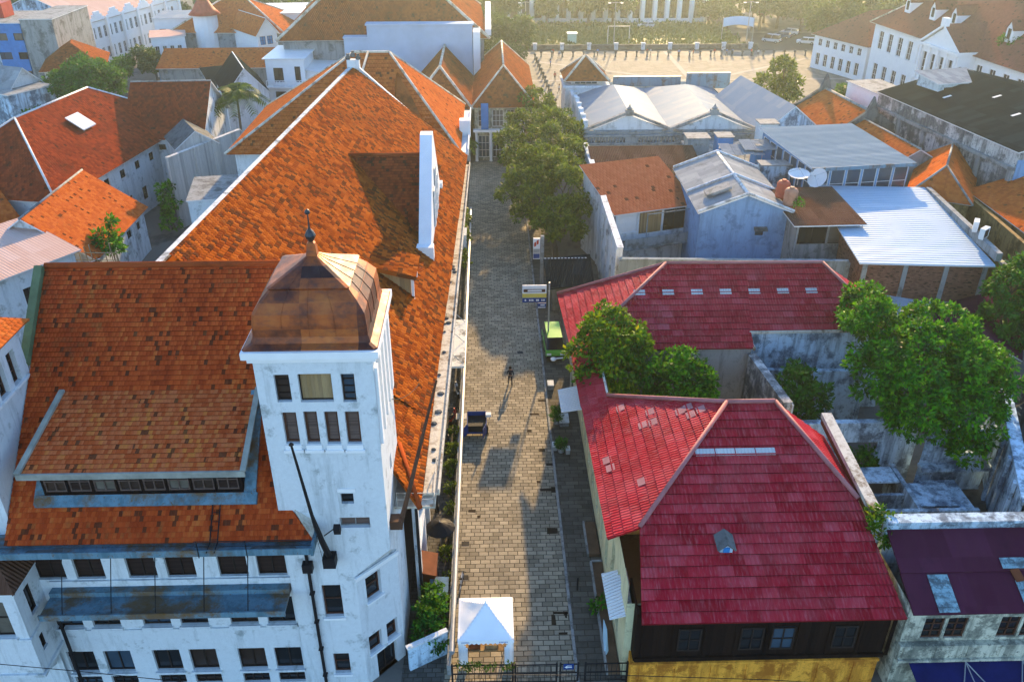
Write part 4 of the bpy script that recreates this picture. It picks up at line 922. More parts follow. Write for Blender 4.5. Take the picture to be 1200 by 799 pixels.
mb = MB(); mb.roof([(20.85, 29.7, zm(29.7)), (34, 29.7, zm(29.7)), (34, 31.75, zm(31.75)), (20.85, 31.75, zm(31.75))], 0, None, 0, .1); mb.roof([(20.85, 31.7, zm(31.7)+.06), (34, 31.7, zm(31.7)+.06), (34, 33.95, zm(33.95)+.06), (20.85, 33.95, zm(33.95)+.06)], 0, None, 0, .08)
mr = mb.build('roof', [W_['maroon'], W_['frame_d']], mh)
patch = stained('weathered bare sheets', (.24, .38, .42), (.06, .08, .09), .6, 2.2); W_['patch'] = patch
for x0, x1, y0, y1, k in ((22.15, 23.2, 29.75, 31.6, .05), (26.6, 34, 29.75, 31.25, .05), (26.2, 27.8, 31.8, 32.35, .1)):
    mb = MB(); n = int((y1-y0)/.22)
    for i in range(n):
        a, b = y0+(y1-y0)*i/n, y0+(y1-y0)*(i+1)/n; mb.obox(V((x0, a, zm(a)+k)), V((x1-x0, 0, 0)), V((0, b-a-.02, (b-a)*.4)), V((0, 0, .03)))
    mb.build('bare_patch', W_['patch'], mr)
mb = MB(); mb.obox(V((26.6, 31.1, zm(31.1)+.12)), V((.5, .1, 0)), V((-.1, .6, .25)), V((0, 0, .04))); mb.build('rusty_sheet', W_['rust'], mr)
mb = MB(); mb.box(20.9, 34.0, 0, 34, 34.5, 8.1); mb.box(20.85, 33.9, 8.1, 34, 34.62, 8.28); mb.box(20.9, 33.97, 7.55, 34, 34.0, 7.8); mb.build('parapet', W_['ruin'], mh)
ow = [(1.0+3.95*i+1.2*j, 3.75, 1.05, 1.45) for i in range(3) for j in range(2)]
mb = MB(); wall(mb, (20.9, 30.2), (34, 30.2), 0, 6.15, ow, .15); wall(mb, (20.9, 34), (20.9, 30.2), 0, 6.1)
mb.box(20.8, 29.85, 2.6, 34, 30.18, 3.55); mb.box(20.8, 29.7, 2.5, 34, 30.19, 2.66)
for i in range(8): mb.box(21.0+1.7*i, 29.8, 2.7, 21.2+1.7*i, 29.848, 3.5)
mb.build('wall', W_['cream'], mh)
for o in ow: win(mh, (20.9, 30.2), (34, 30.2), o, .15, nx=1, nz=2, fm='frame_b')
aw = MB(); aw.roof([(21.5, 27.6, 1.9), (34, 27.6, 1.9), (34, 30.0, 2.4), (21.5, 30.0, 2.4)], 0, None, 0, .04)
awo = tag(aw.build('awning', W_['tarp_blue']), 'dark blue tarpaulin awning below the cream front at the lower right corner', 'awning')
mb = MB()
for x in (24.4, 27.4, 30.4):
    for d in (-.9, 0, .9): mb.tube([(x, 29.7, 2.5), (x+d, 27.9, 2.08)], .03, 5)
mb.build('bracket', W_['steel'], awo)
# ================================================================== sheds, roofs and terraces behind the crimson building
slabwall('parapet_wall', 'long grey blue parapet wall just behind the north crimson roof', 'wall', (11.7, 70.6), (32.2, 69.6), 0, 7.0, .3, 'greywall')
slabwall('parapet_wall', 'weathered white parapet running away beside the street trees', 'wall', (11.5, 103), (11.4, 71), 0, 8.0, .5, 'white_dirty')
house('house', 'house with a brown corrugated tile roof below the pedimented building', 'house', (12.0, 91.5), (24.0, 91.6), 8, 7.2, 'mono', 1.3, .3, 'white_dirty', 'brownsheet', capmat=None)
o, P, q = house('house', 'open fronted attic room under a tilted terracotta roof', 'house', Z(722, 253, 7.0), Z(812, 241, 7.0), 8.5, 7.2, 'mono', 2.2, .4, 'white_dirty', 'tile_terracotta',
      {0: [(.2, 4.9, 2.3, 2.1, dict(nx=0, nz=0, pm='plastic_w', fm='frame_w')), (2.7, 4.6, 2.6, 2.4, dict(nx=0, nz=0, pm='wood', fm='wood')), (5.5, 4.6, 2.6, 2.4, dict(nx=1, nz=0))]}, course=None)
mb = MB(); e = P(1, 0, 0)-P(0, 0, 0); g = P(0, 1, 0)-P(0, 0, 0)
for u in (2.6, 8.3): mb.tube([P(u, -1.9, 4.0), P(u, -1.9, 7.6)], .06, 6)
mb.tube([P(2.6, -1.9, 7.5), P(8.3, -1.9, 7.5)], .05, 6); mb.obox(P(0, -2.2, 3.9), e*8.8, g*2.2, V((0, 0, .2))); mb.obox(P(.2, -2.1, 4.1), e*8.2, g*.12, V((0, 0, 1.0))); mb.build('balcony', W_['greywall'], o)
o, P, q = house('house', 'blue rendered gable house with a grey cement sheet roof', 'house', (20.3, 77.5), (29.0, 77.4), 13, 9.0, 'gable_v', 1.7, .35, 'blue', 'asbestos',
      {0: [(5.6, 6.4, .8, .5, dict(nx=0, nz=0))]}, capmat='white_dirty', capr=.16)
mb = MB(); mb.obox(P(5.4, -.5, 7.0), V((1.3, 0, 0)), V((0, .5, .25)), V((0, 0, .07))); mb.build('hood', W_['concrete_dark'], o)
mb = MB(); mb.obox(P(1.0, 1.9, 9.62), V((2.3, 0, .9)), V((0, 1.6, 0)), V((-.1, 0, .25))); mb.build('roof_hatch', W_['concrete'], o)
mb = MB(); z6 = lambda u: 9.02 + u*1.7/4.35 if u < 4.35 else 9.02+(8.7-u)*1.7/4.35
for v in (-.3, 5.5, 13.2): mb = MB(); mb.tube([P(-.3, v, z6(-.3)+.15), P(4.35, v, z6(4.35)+.15), P(9.0, v, z6(9.0)+.15)], .13, 6); mb.build('roof_band', W_['white_dirty'], o)
o, P, q = house('terrace', 'roof terrace under a brown corrugated shelter roof beside the white metal roof', 'terrace', (28.9, 74.6), (34.9, 74.8), 8.0, 8.6, 'mono', .5, .5, 'concrete', 'brownsheet',
      {0: [(.2, 6.6, 2.8, 1.8, dict(nx=1, nz=0)), (3.2, 6.6, 2.6, 1.8, dict(nx=0, nz=0))]})
mb = MB()
for z in (6.6, 7.2, 7.8): mb.tube([P(6.3, 0, z), P(6.3, 3.5, z)], .03, 5)
for v in (0, 1.8, 3.5): mb.tube([P(6.3, v, 6), P(6.3, v, 8.7)], .04, 5)
mb.build('railing', W_['steel'], o)
def dish(name, label, c, r, tilt, az):
    o = empty(name, label, 'dish', c); mb = MB(); d = V((math.cos(az)*math.cos(tilt), math.sin(az)*math.cos(tilt), math.sin(tilt))); a = d.cross(V((0, 0, 1))).normalized(); b = a.cross(d)
    ctr = V(c)+V((0, 0, r*.9)); N = 20; rg = []
    for k in (0, .35, .7, 1): rg.append([ctr + (a*math.cos(6.2832*j/N)+b*math.sin(6.2832*j/N))*r*k + d*(r*.28*k*k) for j in range(N)])
    for i in range(3):
        for j in range(N): q = (j+1) % N; mb.poly([rg[i][j], rg[i][q], rg[i+1][q], rg[i+1][j]]); mb.poly([rg[i+1][j]-d*.03, rg[i+1][q]-d*.03, rg[i][q]-d*.03, rg[i][j]-d*.03])
    mb.build('reflector', W_['plastic_w'], o, True)
    mb = MB(); mb.tube([V(c), ctr], .06, 6); mb.build('stand', W_['steel'], o)
    mb = MB(); [mb.tube([rg[3][j], ctr+d*r*.75], .02, 4) for j in (0, 7, 13)]; mb.lathe(ctr+d*r*.75, [(.05, -.1), (.1, 0), (.05, .1)], 8); mb.build('feed_horn', W_['steel'], o)
dish('satellite_dish', 'large white satellite dish turned toward the terrace', Z(957, 220, 9.0), 1.05, R(35), R(215))
dish('satellite_dish', 'white satellite dish lying flat like a plate beside the upright dish', Z(934, 217, 9.0), 1.1, R(78), R(250))
def tank(label, c, mat):
    o = empty('water_tank', label, 'water tank', c); mb = MB(); mb.lathe(c, [(.62, 0), (.66, .2), (.63, .5), (.66, .8), (.63, 1.1), (.66, 1.4), (.5, 1.62), (.2, 1.72)], 16); mb.build('tank_body', W_[mat], o, True)
    mb = MB(); mb.lathe(V(c)+V((0, 0, 1.7)), [(.24, 0), (.26, .08), (.2, .13)], 12); mb.build('lid', W_[mat], o)
W_['tankred'] = plain('sun faded red tank', (.52, .12, .07), .6, .4); W_['tankpink'] = plain('bleached pink tank', (.55, .28, .18), .6, .5)
tank('red plastic water tank behind the bleached pink one', Z(916, 231, 9.4), 'tankred'); tank('bleached pink water tank at the edge of the brown terrace roof', Z(925, 240, 9.3), 'tankpink')
tree('potted_plant', 'small green potted plant beside the pink water tank', 'plant', Z(936, 243, 9.2), [(Z(936, 240, 9.6).x, Z(936, 240, 9.6).y, 9.75, .4, .4, .35)], 'leaf_bright', 6, 8, .25, .1, .04, seed=3)
gl = [(.25+1.78*i, 7.2, 1.6, 3.2, dict(nx=0, nz=1, fm='frame_w', pm='paneblue')) for i in range(6)]
o, P, q = house('glazed_pavilion', 'glass walled rooftop pavilion under a grey blue ribbed metal roof', 'pavilion', (33.6, 85.0), (44.3, 86.4), 13.0, 10.7, 'mono', .35, .45, 'blue', 'metalroof',
      {0: gl, 3: [(.3+1.8*i, 7.2, 1.6, 3.2, dict(nx=0, nz=1, fm='frame_w', pm='paneblue')) for i in range(7)]}, d=.1)
mb = MB(); e = P(1, 0, 0)-P(0, 0, 0); g = P(0, 1, 0)-P(0, 0, 0); mb.obox(P(-.5, -.5, 10.45), e*11.8, g*.1, V((0, 0, .4))); mb.build('fascia', W_['bluemetal'], o)
brick = tilemat('old brown bricks', [(.10, .05, .035), (.19, .09, .06), (.26, .13, .09)], .26, .09, .3)
def uvwall(a, b, z0, z1, mat, parent, name='wall'):
    a, b = xy(a), xy(b); L = (b-a).length; mb = MB(); mb.poly([a+V((0, 0, z0)), b+V((0, 0, z0)), b+V((0, 0, z1)), a+V((0, 0, z1))], 0, [(0, z0), (L, z0), (L, z1), (0, z1)]); return mb.build(name, mat, parent)
o, P, q = house('brick_shed', 'large shed with a white ribbed metal roof and brown brick walls', 'shed', (32.7, 67.8), (43.4, 66.9), 17, 7.8, 'mono', .8, .45, 'concrete', 'whiteroof')
uvwall(P(0, -.03, 0), P(10.7, -.03, 0), 0, 7.7, brick, o, 'brick_wall'); uvwall(P(-.03, 9, 0), P(-.03, 0, 0), 0, 7.7, brick, o, 'brick_wall')
mb = MB(); e = P(1, 0, 0)-P(0, 0, 0); g = P(0, 1, 0)-P(0, 0, 0)
for u in (0, 3.5, 7, 10.3): mb.obox(P(u, -.12, 0), e*.4, g*.1, V((0, 0, 7.7)))
mb.obox(P(0, -.1, 3.9), e*10.7, g*.07, V((0, 0, .3))); mb.build('column', W_['concrete'], o)
mb = MB(); mb.obox(P(11.15, 0, 8.2), e*.5, g*17, V((0, 0, .75))); mb.obox(P(11.7, -.3, 7.9), e*.4, g*17, V((0, 0, .2))); mb.build('gutter', W_['concrete'], o)
def acunit(label, c, rz):
    o = empty('air_conditioner', label, 'air conditioner', c, rz); mb = MB(); mb.box(-.55, -.22, .12, .55, .22, 1.0); mb.box(-.5, -.2, 0, -.4, .2, .12); mb.box(.4, -.2, 0, .5, .2, .12); mb.build('casing', W_['plastic_w'], o, world=False)
    mb = MB(); [mb.box(-.5, -.26, .2+.09*i, .3, -.222, .25+.09*i) for i in range(8)]; mb.build('grille', W_['black'], o, world=False)
acunit('grey white air conditioner unit leaning by the white metal roof edge', P(11.3, 5.2, 8.95), R(60)); acunit('paler air conditioner unit nearest the leafy tree at the white roof edge', P(11.3, 3.4, 8.95), R(40))
# orange roofs on the far right
o, P, q = house('house', 'house with an orange hipped roof and a tall ochre rear wall', 'house', (43.9, 84.4), (48.9, 81.6), 15, 8.2, 'hip', 2.4, .4, 'ochre', 'tile_orange', capmat='concrete', hip=3.0)
slabwall('yard_wall', 'ochre brown wall below the narrow orange roof at the right edge', 'wall', Z(1086, 236, 7.6), Z(1136, 232, 7.6), 0, 7.6, .3, 'ochre')
slabwall('yard_wall', 'long ochre brown wall running to the right edge', 'wall', Z(1137, 233, 7.6), Z(1215, 300, 7.6), 0, 7.6, .3, 'ochre')
house('house', 'narrow house with an orange roof along the foot of the stained warehouse wall', 'house', Z(1138, 224, 8), Z(1240, 298, 8), 5.5, 8.0, 'mono', 1.8, .4, 'ochre', 'tile_orange')
r1, r2 = Z(968, 104, 11), Z(1020, 131, 11); e = xy(r2-r1).normalized(); g = V((-e.y, e.x, 0)); E = Z(924, 133, 8.0); hd = -(xy(E)-xy(r1)).dot(g)
o, P, q = house('temple', 'orange roofed hall with dark upswept gable ends', 'temple', xy(r1)-g*hd, xy(r2)-g*hd, hd*2, 8.0, 'gable_u', 3.0, .2, 'concrete', 'tile_orange', capmat='concrete', capr=.2)
for u in (-.45, o['_w']+.1):
    mb = MB(); N = 14
    top = [(i/N*2*hd, 8.1+3.0*(1-abs(i/N*2-1))**1.35+.55+(1.3 if abs(i/N-.5) < .04 else 0)) for i in range(N+1)]
    for i in range(N):
        (v0, a0), (v1, a1) = top[i], top[i+1]
        mb.obox(P(u, v0, 6.5), e*.45, g*(v1-v0), V((0, 0, .1))); A = [P(u, v0, 6.5), P(u, v1, 6.5), P(u, v1, a1), P(u, v0, a0)]; B = [p+e*.45 for p in A]
        mb.poly(A[::-1]); mb.poly(B); mb.poly([A[3], A[2], B[2], B[3]][::-1])
    mb.build('gable_end', W_['concrete_dark'], o)
o, P, q = house('house', 'low orange roof stepping down from the hall with upswept gables', 'house', xy(r2)-g*hd*.9+e*.5, xy(r2)-g*hd*.9+e*13, hd*1.5, 8.0, 'gable_u', 2.2, .2, 'concrete', 'tile_orange', capmat='concrete')
# dark roofed warehouse
pil = []
o, P, q = house('warehouse', 'big warehouse with a black corrugated roof and black streaked walls', 'warehouse', (54.4, 84.5), (76, 88), 26, 12.4, 'gable_v', 2.6, .2, 'oldwall', 'darkroof', capmat=None)
e = P(1, 0, 0)-P(0, 0, 0); g = P(0, 1, 0)-P(0, 0, 0)
mb = MB()
for v in (0, 5, 10, 15, 20, 25.4): mb.obox(P(-.25, v, 0), e*.24, g*.6, V((0, 0, 10.4)))
mb.obox(P(-.4, -.2, 10.4), e*.38, g*26.4, V((0, 0, .35))); mb.build('pilaster', W_['concrete'], o)
mb = MB(); mb.obox(P(.1, -.12, 0), e*21, g*.1, V((0, 0, 11.5))); mb.build('blue_front', W_['blue'], o)
for u, v in ((5, 8), (7, 14), (3.5, 18), (8.5, 4)):
    mb = MB(); z = 12.46+(u*2.6/10.94); mb.obox(P(u, v, z+.03), e*1.0+V((0, 0, .24)), g*.35, V((0, 0, .03))); mb.build('glass_tile', W_['plastic_w'], o)
house('house', 'plain white rendered block against the end of the black roofed warehouse', 'house', (51.0, 111.2), (55.6, 112), 8, 11.6, 'flat', 0, .2, 'white_clean', 'concrete', {0: [(1.2, 8.5, 1.0, 1.6)]})
o, P, q = house('shed', 'rooftop shed with pale sheet roof at the edge of the black warehouse roof', 'shed', (55.4, 105.5), (62, 107), 4, 14.4, 'mono', .5, .5, 'white_dirty', 'asbestos', {0: [(.8, 12.9, 1.2, 1.0), (3.0, 12.9, 1.4, 1.0)]}, z0=12)
# small roofs at the right edge
o, P, q = house('shed', 'low shed with a dark maroon sheet roof behind the big green tree', 'shed', (36.4, 62.0), (42.6, 58.5), 8, 3.6, 'gable_v', 1.4, .4, 'concrete_dark', 'maroon')
house('shed', 'shed with rusty patched roof and debris at the right edge', 'shed', (39.5, 50.5), (45, 47.5), 8, 4.2, 'mono', .6, .4, 'concrete_dark', 'brownsheet')
house('shed', 'white sheet roofed lean-to beside the crimson roof and the brick wall', 'shed', (32.4, 61.0), (35.6, 59.6), 5.0, 4.4, 'mono', 1.0, .2, 'ruin', 'paleroof')
# ================================================================== pedimented building on the square
pb = empty('pedimented_building', 'white building with two stained pediments and grey metal roofs facing the square', 'building', (23.3, 122, 0))
yp = 109.0; x0, x1 = 12.4, 34.3; mid = (x0+x1)/2
mb = MB(); wall(mb, (x0, yp), (x1, yp), 0, 7.9, [(1.2+2.6*i, 2.2, 1.3, 3.2) for i in range(8)], .2); wall(mb, (x0, 136), (x0, yp), 0, 7.9, [(2+3.2*i, 2.2, 1.4, 3.2) for i in range(8)], .2); wall(mb, (x1, yp), (x1, 136), 0, 7.9); wall(mb, (x1, 136), (x0, 136), 0, 7.9)
for a, b in ((x0, mid), (mid, x1)): mb.poly([(a+.5, yp, 7.9), (b-.5, yp, 7.9), ((a+b)/2, yp, 9.95)])
mb.box(x0-.5, 124, 0, x0, 136, 8.6)
pw = mb.build('wall', W_['white'], pb)
for i in range(8): win(pb, (x0, yp), (x1, yp), (1.2+2.6*i, 2.2, 1.3, 3.2), .2, nx=1, nz=2, fm='frame_w'); win(pb, (x0, 136), (x0, yp), (2+3.2*i, 2.2, 1.4, 3.2), .2, nx=1, nz=2, fm='frame_w')
mb = MB()
mb.box(x0-.5, yp-1.1, 6.3, x1+.5, yp-.01, 6.6); mb.box(x0-.4, yp-1.0, 7.35, x1+.4, yp-.5, 7.6); mb.box(x0-.45, yp-.45, 7.75, x1+.45, yp-.01, 8.0)
for i in range(56):
    x = x0-.2+i*.4
    if not (17.5 < x < 19 or 24 < x < 26.2 or x > 27.5): mb.box(x, yp-.85, 6.6, x+.16, yp-.65, 7.35)
mb.box(17.5, yp-.9, 6.6, 19, yp-.6, 7.35); mb.box(24, yp-.9, 6.6, 26.2, yp-.6, 7.35); mb.box(27.5, yp-.9, 6.6, x1+.4, yp-.6, 7.35)
mb.build('balustrade', W_['greywall'], pb)
mb = MB()
for a, b in ((x0, mid), (mid, x1)):
    m_ = (a+b)/2
    for s in (a, b): mb.obox(V((s, yp-.35, 7.95)), V((m_-s, 0, 2.2)), V((0, .6, 0)), V((0, 0, .36)))
    mb.box(m_-.5, yp-.4, 9.9, m_+.5, yp+.3, 10.6); mb.lathe((m_, yp-.05, 10.6), [(.3, 0), (.4, .15), (.15, .4), (.05, .7)], 8)
    w2 = MB(); w2.lathe((m_, yp-.06, 8.95), [(.02, 0), (.3, .02)], 8)
mb.build('pediment_moulding', W_['concrete'], pb)
for (a, b, mat) in ((x0+.6, mid, 'paleroof'), (mid, x1-.2, 'paleroof')):
    m_ = (a+b)/2; mb = MB()
    mb.roof([(a, yp+.2, 7.9), (a, 132, 7.9), (m_, 126.5, 9.7), (m_, yp+.2, 9.7)], 0); mb.roof([(b, yp+.2, 7.9), (b, 132, 7.9), (m_, 126.5, 9.7), (m_, yp+.2, 9.7)], 0); mb.roof([(a, 132, 7.9), (b, 132, 7.9), (m_, 126.5, 9.7)], 0)
    mb.build('roof', [W_[mat], W_['frame_w']], pb)
mb = MB(); mb.box(30.0, 131.5, 7.9, 36.6, 132.0, 10.2); mb.box(19, 133, 7.9, 29.4, 133.4, 9.4); mb.build('roof_screen', W_['bluemetal'], pb)
mb = MB(); mb.box(x0-.3, yp, 7.9, x0+.2, 124, 8.9); [mb.box(x0-.36, yp+.1+3*i, 7.9, x0+.26, yp+.6+3*i, 9.2) for i in range(6)]; mb.build('parapet', W_['white'], pb)
o, P, q = house('tower_pavilion', 'small square turret with a brown hipped roof beside the square', 'turret', (12.2, 129.3), (16.6, 129.3), 4.4, 10.9, 'hip', 2.0, 1.2, 'white', 'tile_brown', {0: [(.5, 9.0, 3.4, 1.0, dict(nx=3, nz=0, fm='frame_w', pm='paneblue'))]}, capmat='gutter', capr=.18)
o, P, q = house('house', 'pale blue gable fronted house right of the pedimented building', 'house', (35.0, 107.5), (42.6, 108.6), 17, 8.2, 'gable_v', 3.0, .3, 'ruin_light', 'paleroof', {0: [(3.2, 5.5, 1.2, 1.4)]})
tb = MB(); tb.box(11.2, 128.0, 0, 17.6, 134.6, 8.9); tb.box(10.9, 127.8, 8.9, 17.9, 134.9, 9.2); tag(tb.build('gatehouse', W_['white']), 'square white block under the brown roofed turret', 'building')
# rooftop clutter between
W_['bluetarp'] = plain('sky blue sheet', (.05, .28, .6), .5, .3)
for (a, b, z, w, d, h, mat, lab) in ((815, 178, 7.5, 2.6, 2.2, 1.9, 'greywall', 'grey rooftop box with ducts left of the tin shelter'), (846, 180, 7.5, 1.8, 2.0, 2.2, 'bluetarp', 'bright blue clad rooftop cabin among ducts'), (893, 192, 7.5, 2.4, 2.2, 2.4, 'bluetarp', 'bright blue rooftop cabin beside the glass pavilion'), (915, 205, 8.0, 5.0, 1.6, 1.3, 'ruin', 'weathered pale blue tank housing in front of the glass pavilion'), (897, 160, 8, 2.2, 2, 1.8, 'plastic_w', 'white plant room box below the blue gable')):
    c = Z(a, b, z); o = empty('rooftop_cabin', lab, 'cabin', (c.x, c.y, 0)); mb = MB(); mb.box(c.x-w/2, c.y-d/2, 0, c.x+w/2, c.y+d/2, z+h); mb.build('wall', W_[mat], o); mb = MB(); mb.box(c.x-w/2-.15, c.y-d/2-.15, z+h+.002, c.x+w/2+.15, c.y+d/2+.15, z+h+.12); mb.build('roof', W_['concrete'], o)
for (a, b, z, w, d, lab) in ((868, 176, 9.6, 4.6, 3.0, 'tin shelter of loose grey sheets over the rooftop clutter'), (893, 171, 9.9, 4.8, 3.0, 'flat grey tin shelter beside the glass pavilion roof')):
    c = Z(a, b, z); o = empty('shelter', lab, 'shelter', (c.x, c.y, 0)); mb = MB()
    for i in range(4): mb.roof([(c.x-w/2+i*w/4, c.y-d/2, z-.1*(i % 2)), (c.x-w/2+(i+1)*w/4+.1, c.y-d/2, z-.1*(i % 2)), (c.x-w/2+(i+1)*w/4+.1, c.y+d/2, z+.35-.1*(i % 2)), (c.x-w/2+i*w/4, c.y+d/2, z+.35-.1*(i % 2))], 0, None, 0, .04)
    mb.build('roof', W_['asbestos'], o); mb = MB(); [mb.tube([(c.x+sx*w*.46, c.y+sy*d*.46, 0), (c.x+sx*w*.46, c.y+sy*d*.46, z-.1)], .05, 5) for sx in (-1, 1) for sy in (-1, 1)]; mb.build('post', W_['steel'], o)
mb = MB(); mb.box(24.2, 92.5, 0, 35, 106, 7.4); tag(mb.build('rooftop_slab', W_['concrete']), 'cluttered concrete roof between the pediments and the glass pavilion', 'building')
# ================================================================== THE SQUARE AND BEYOND
def ms(x, y): return V((x, y, 0))
o, P, q = house('museum', 'long white two storey museum with dull red roof, dormers and central pediment', 'museum', (73.2, 168), (79.0, 118), 20, 12.0, 'hip', 8.0, .8, 'white_clean', 'tile_museum',
    {0: [(2.0+3.3*i, z, 1.5, h, dict(nx=1, nz=2, fm='frame_w', sill='white_clean')) for i in range(15) for z, h in ((1.4, 3.0), (7.0, 3.2)) if not 20 < 2.0+3.3*i < 31.5],
     3: [(2.5+3.6*i, z, 1.5, 3, dict(nx=1, nz=2, fm='frame_w')) for i in range(5) for z in (1.4, 7)]}, capmat='gutter', capr=.2, hip=9)
e = P(1, 0, 0)-P(0, 0, 0); g = P(0, 1, 0)-P(0, 0, 0)
bp = [P(20.6, -3.0, 0), P(31.2, -3.0, 0), P(31.2, -.02, 0), P(20.6, -.02, 0)]; bops = [(.9+2.4*i, z, 1.5, h, dict(nx=1, nz=2, fm='frame_w')) for i in range(4) for z, h in ((1.0, 3.4), (6.6, 3.8))]
bw = body(o, bp, 0, 11.6, {0: bops}, 'white_clean', d=.3, gables=[(0, 5.3, 14.8)], name='portico')
mb = MB(); f = lambda u, v, z: P(u, v, z)
for s in (20.3, 31.5): mb.obox(f(s, -3.4, 11.6), f(25.9, -3.4, 15.0)-f(s, -3.4, 11.6), g*3.4, V((0, 0, .35)))
mb.obox(f(20.2, -3.4, 11.35), e*11.4, g*.5, V((0, 0, .4))); mb.obox(f(20.2, -3.3, 5.6), e*11.4, g*.35, V((0, 0, .4))); mb.obox(f(25.3, -3.5, 15.0), e*1.2, g*.8, V((0, 0, 1.3)))
for i in range(5): mb.obox(f(20.6+2.45*i, -3.3, 0), e*.5, g*.28, V((0, 0, 11.4)))
mb.build('moulding', W_['white_clean'], bw)
mb = MB(); mb.roof([f(20.3, -3.3, 11.95), f(25.9, -3.3, 15.4), f(25.9, 7, 15.4), f(20.3, 1, 11.95)]); mb.roof([f(31.5, -3.3, 11.95), f(25.9, -3.3, 15.4), f(25.9, 7, 15.4), f(31.5, 1, 11.95)]); mb.build('roof', [W_['tile_museum'], W_['frame_w']], bw)
for u in (5, 13, 19.2, 33.5, 40, 46.5):
    mb = MB(); zb = 12+2.4*.8; pts = [f(u, 2.2, zb), f(u+1.6, 2.2, zb), f(u+1.6, 2.2, zb+2.0), f(u+.8, 2.2, zb+3.3), f(u, 2.2, zb+2.0)]; bk = [p+g*3.5 for p in pts]
    mb.poly(pts); [mb.poly([pts[i], bk[i], bk[(i+1) % 5], pts[(i+1) % 5]]) for i in range(5)]
    d = mb.build('dormer', W_['white_clean'], o); mb = MB(); mb.obox(f(u+.45, 2.14, zb+.5), e*.7, g*.05, V((0, 0, 1.5))); mb.build('window', W_['pane'], d)
    mb = MB(); mb.roof([f(u-.2, 2.0, zb+1.85), f(u+.8, 2.0, zb+3.4), f(u+.8, 6.0, zb+3.4), f(u-.2, 5.5, zb+1.85)]); mb.roof([f(u+1.8, 2.0, zb+1.85), f(u+.8, 2.0, zb+3.4), f(u+.8, 6.0, zb+3.4), f(u+1.8, 5.5, zb+1.85)]); mb.build('roof', [W_['tile_museum'], W_['frame_w']], d)
mb = MB(); c = f(25.5, 10, 19.2); mb.lathe(c, [(2.2, 0), (2.1, 1.2), (1.7, 1.4), (1.6, 4.2), (1.9, 4.4), (1.2, 5.4), (.3, 6.4), (.05, 8)], 8); mb.build('cupola', W_['bluemetal'], o)
house('museum_wing', 'lower white wing at the far end of the museum with plain red roof', 'building', (67.5, 183), (73.2, 169.3), 18, 7.0, 'hip', 4.8, .6, 'white_clean', 'tile_museum',
    {0: [(1.2+2.2*i, z, 1.1, h, dict(nx=1, nz=1, fm='frame_w')) for i in range(6) for z, h in ((.8, 2.4), (4.6, 1.4))]}, hip=6)
# far white colonnaded building behind the lawn
o, P, q = house('colonnaded_building', 'long white colonnaded building beyond the lawn and trees', 'building', (-2, 240), (58, 238), 18, 7.6, 'hip', 1.6, .6, 'white_clean', 'tile_brown',
    {0: [(1.2+3.25*i, z, 1.9, h, dict(nx=1, nz=2)) for i in range(18) for z, h in ((1.0, 4.8),)]}, d=.5)
e = P(1, 0, 0)-P(0, 0, 0); g = P(0, 1, 0)-P(0, 0, 0); mb = MB()
for i in range(19): mb.obox(P(.1+3.25*i, -.9, 0), e*.75, g*.88, V((0, 0, 7.0)))
mb.obox(P(0, -1.1, 6.4), e*60, g*1.0, V((0, 0, .5))); mb.build('colonnade', W_['white_clean'], o)
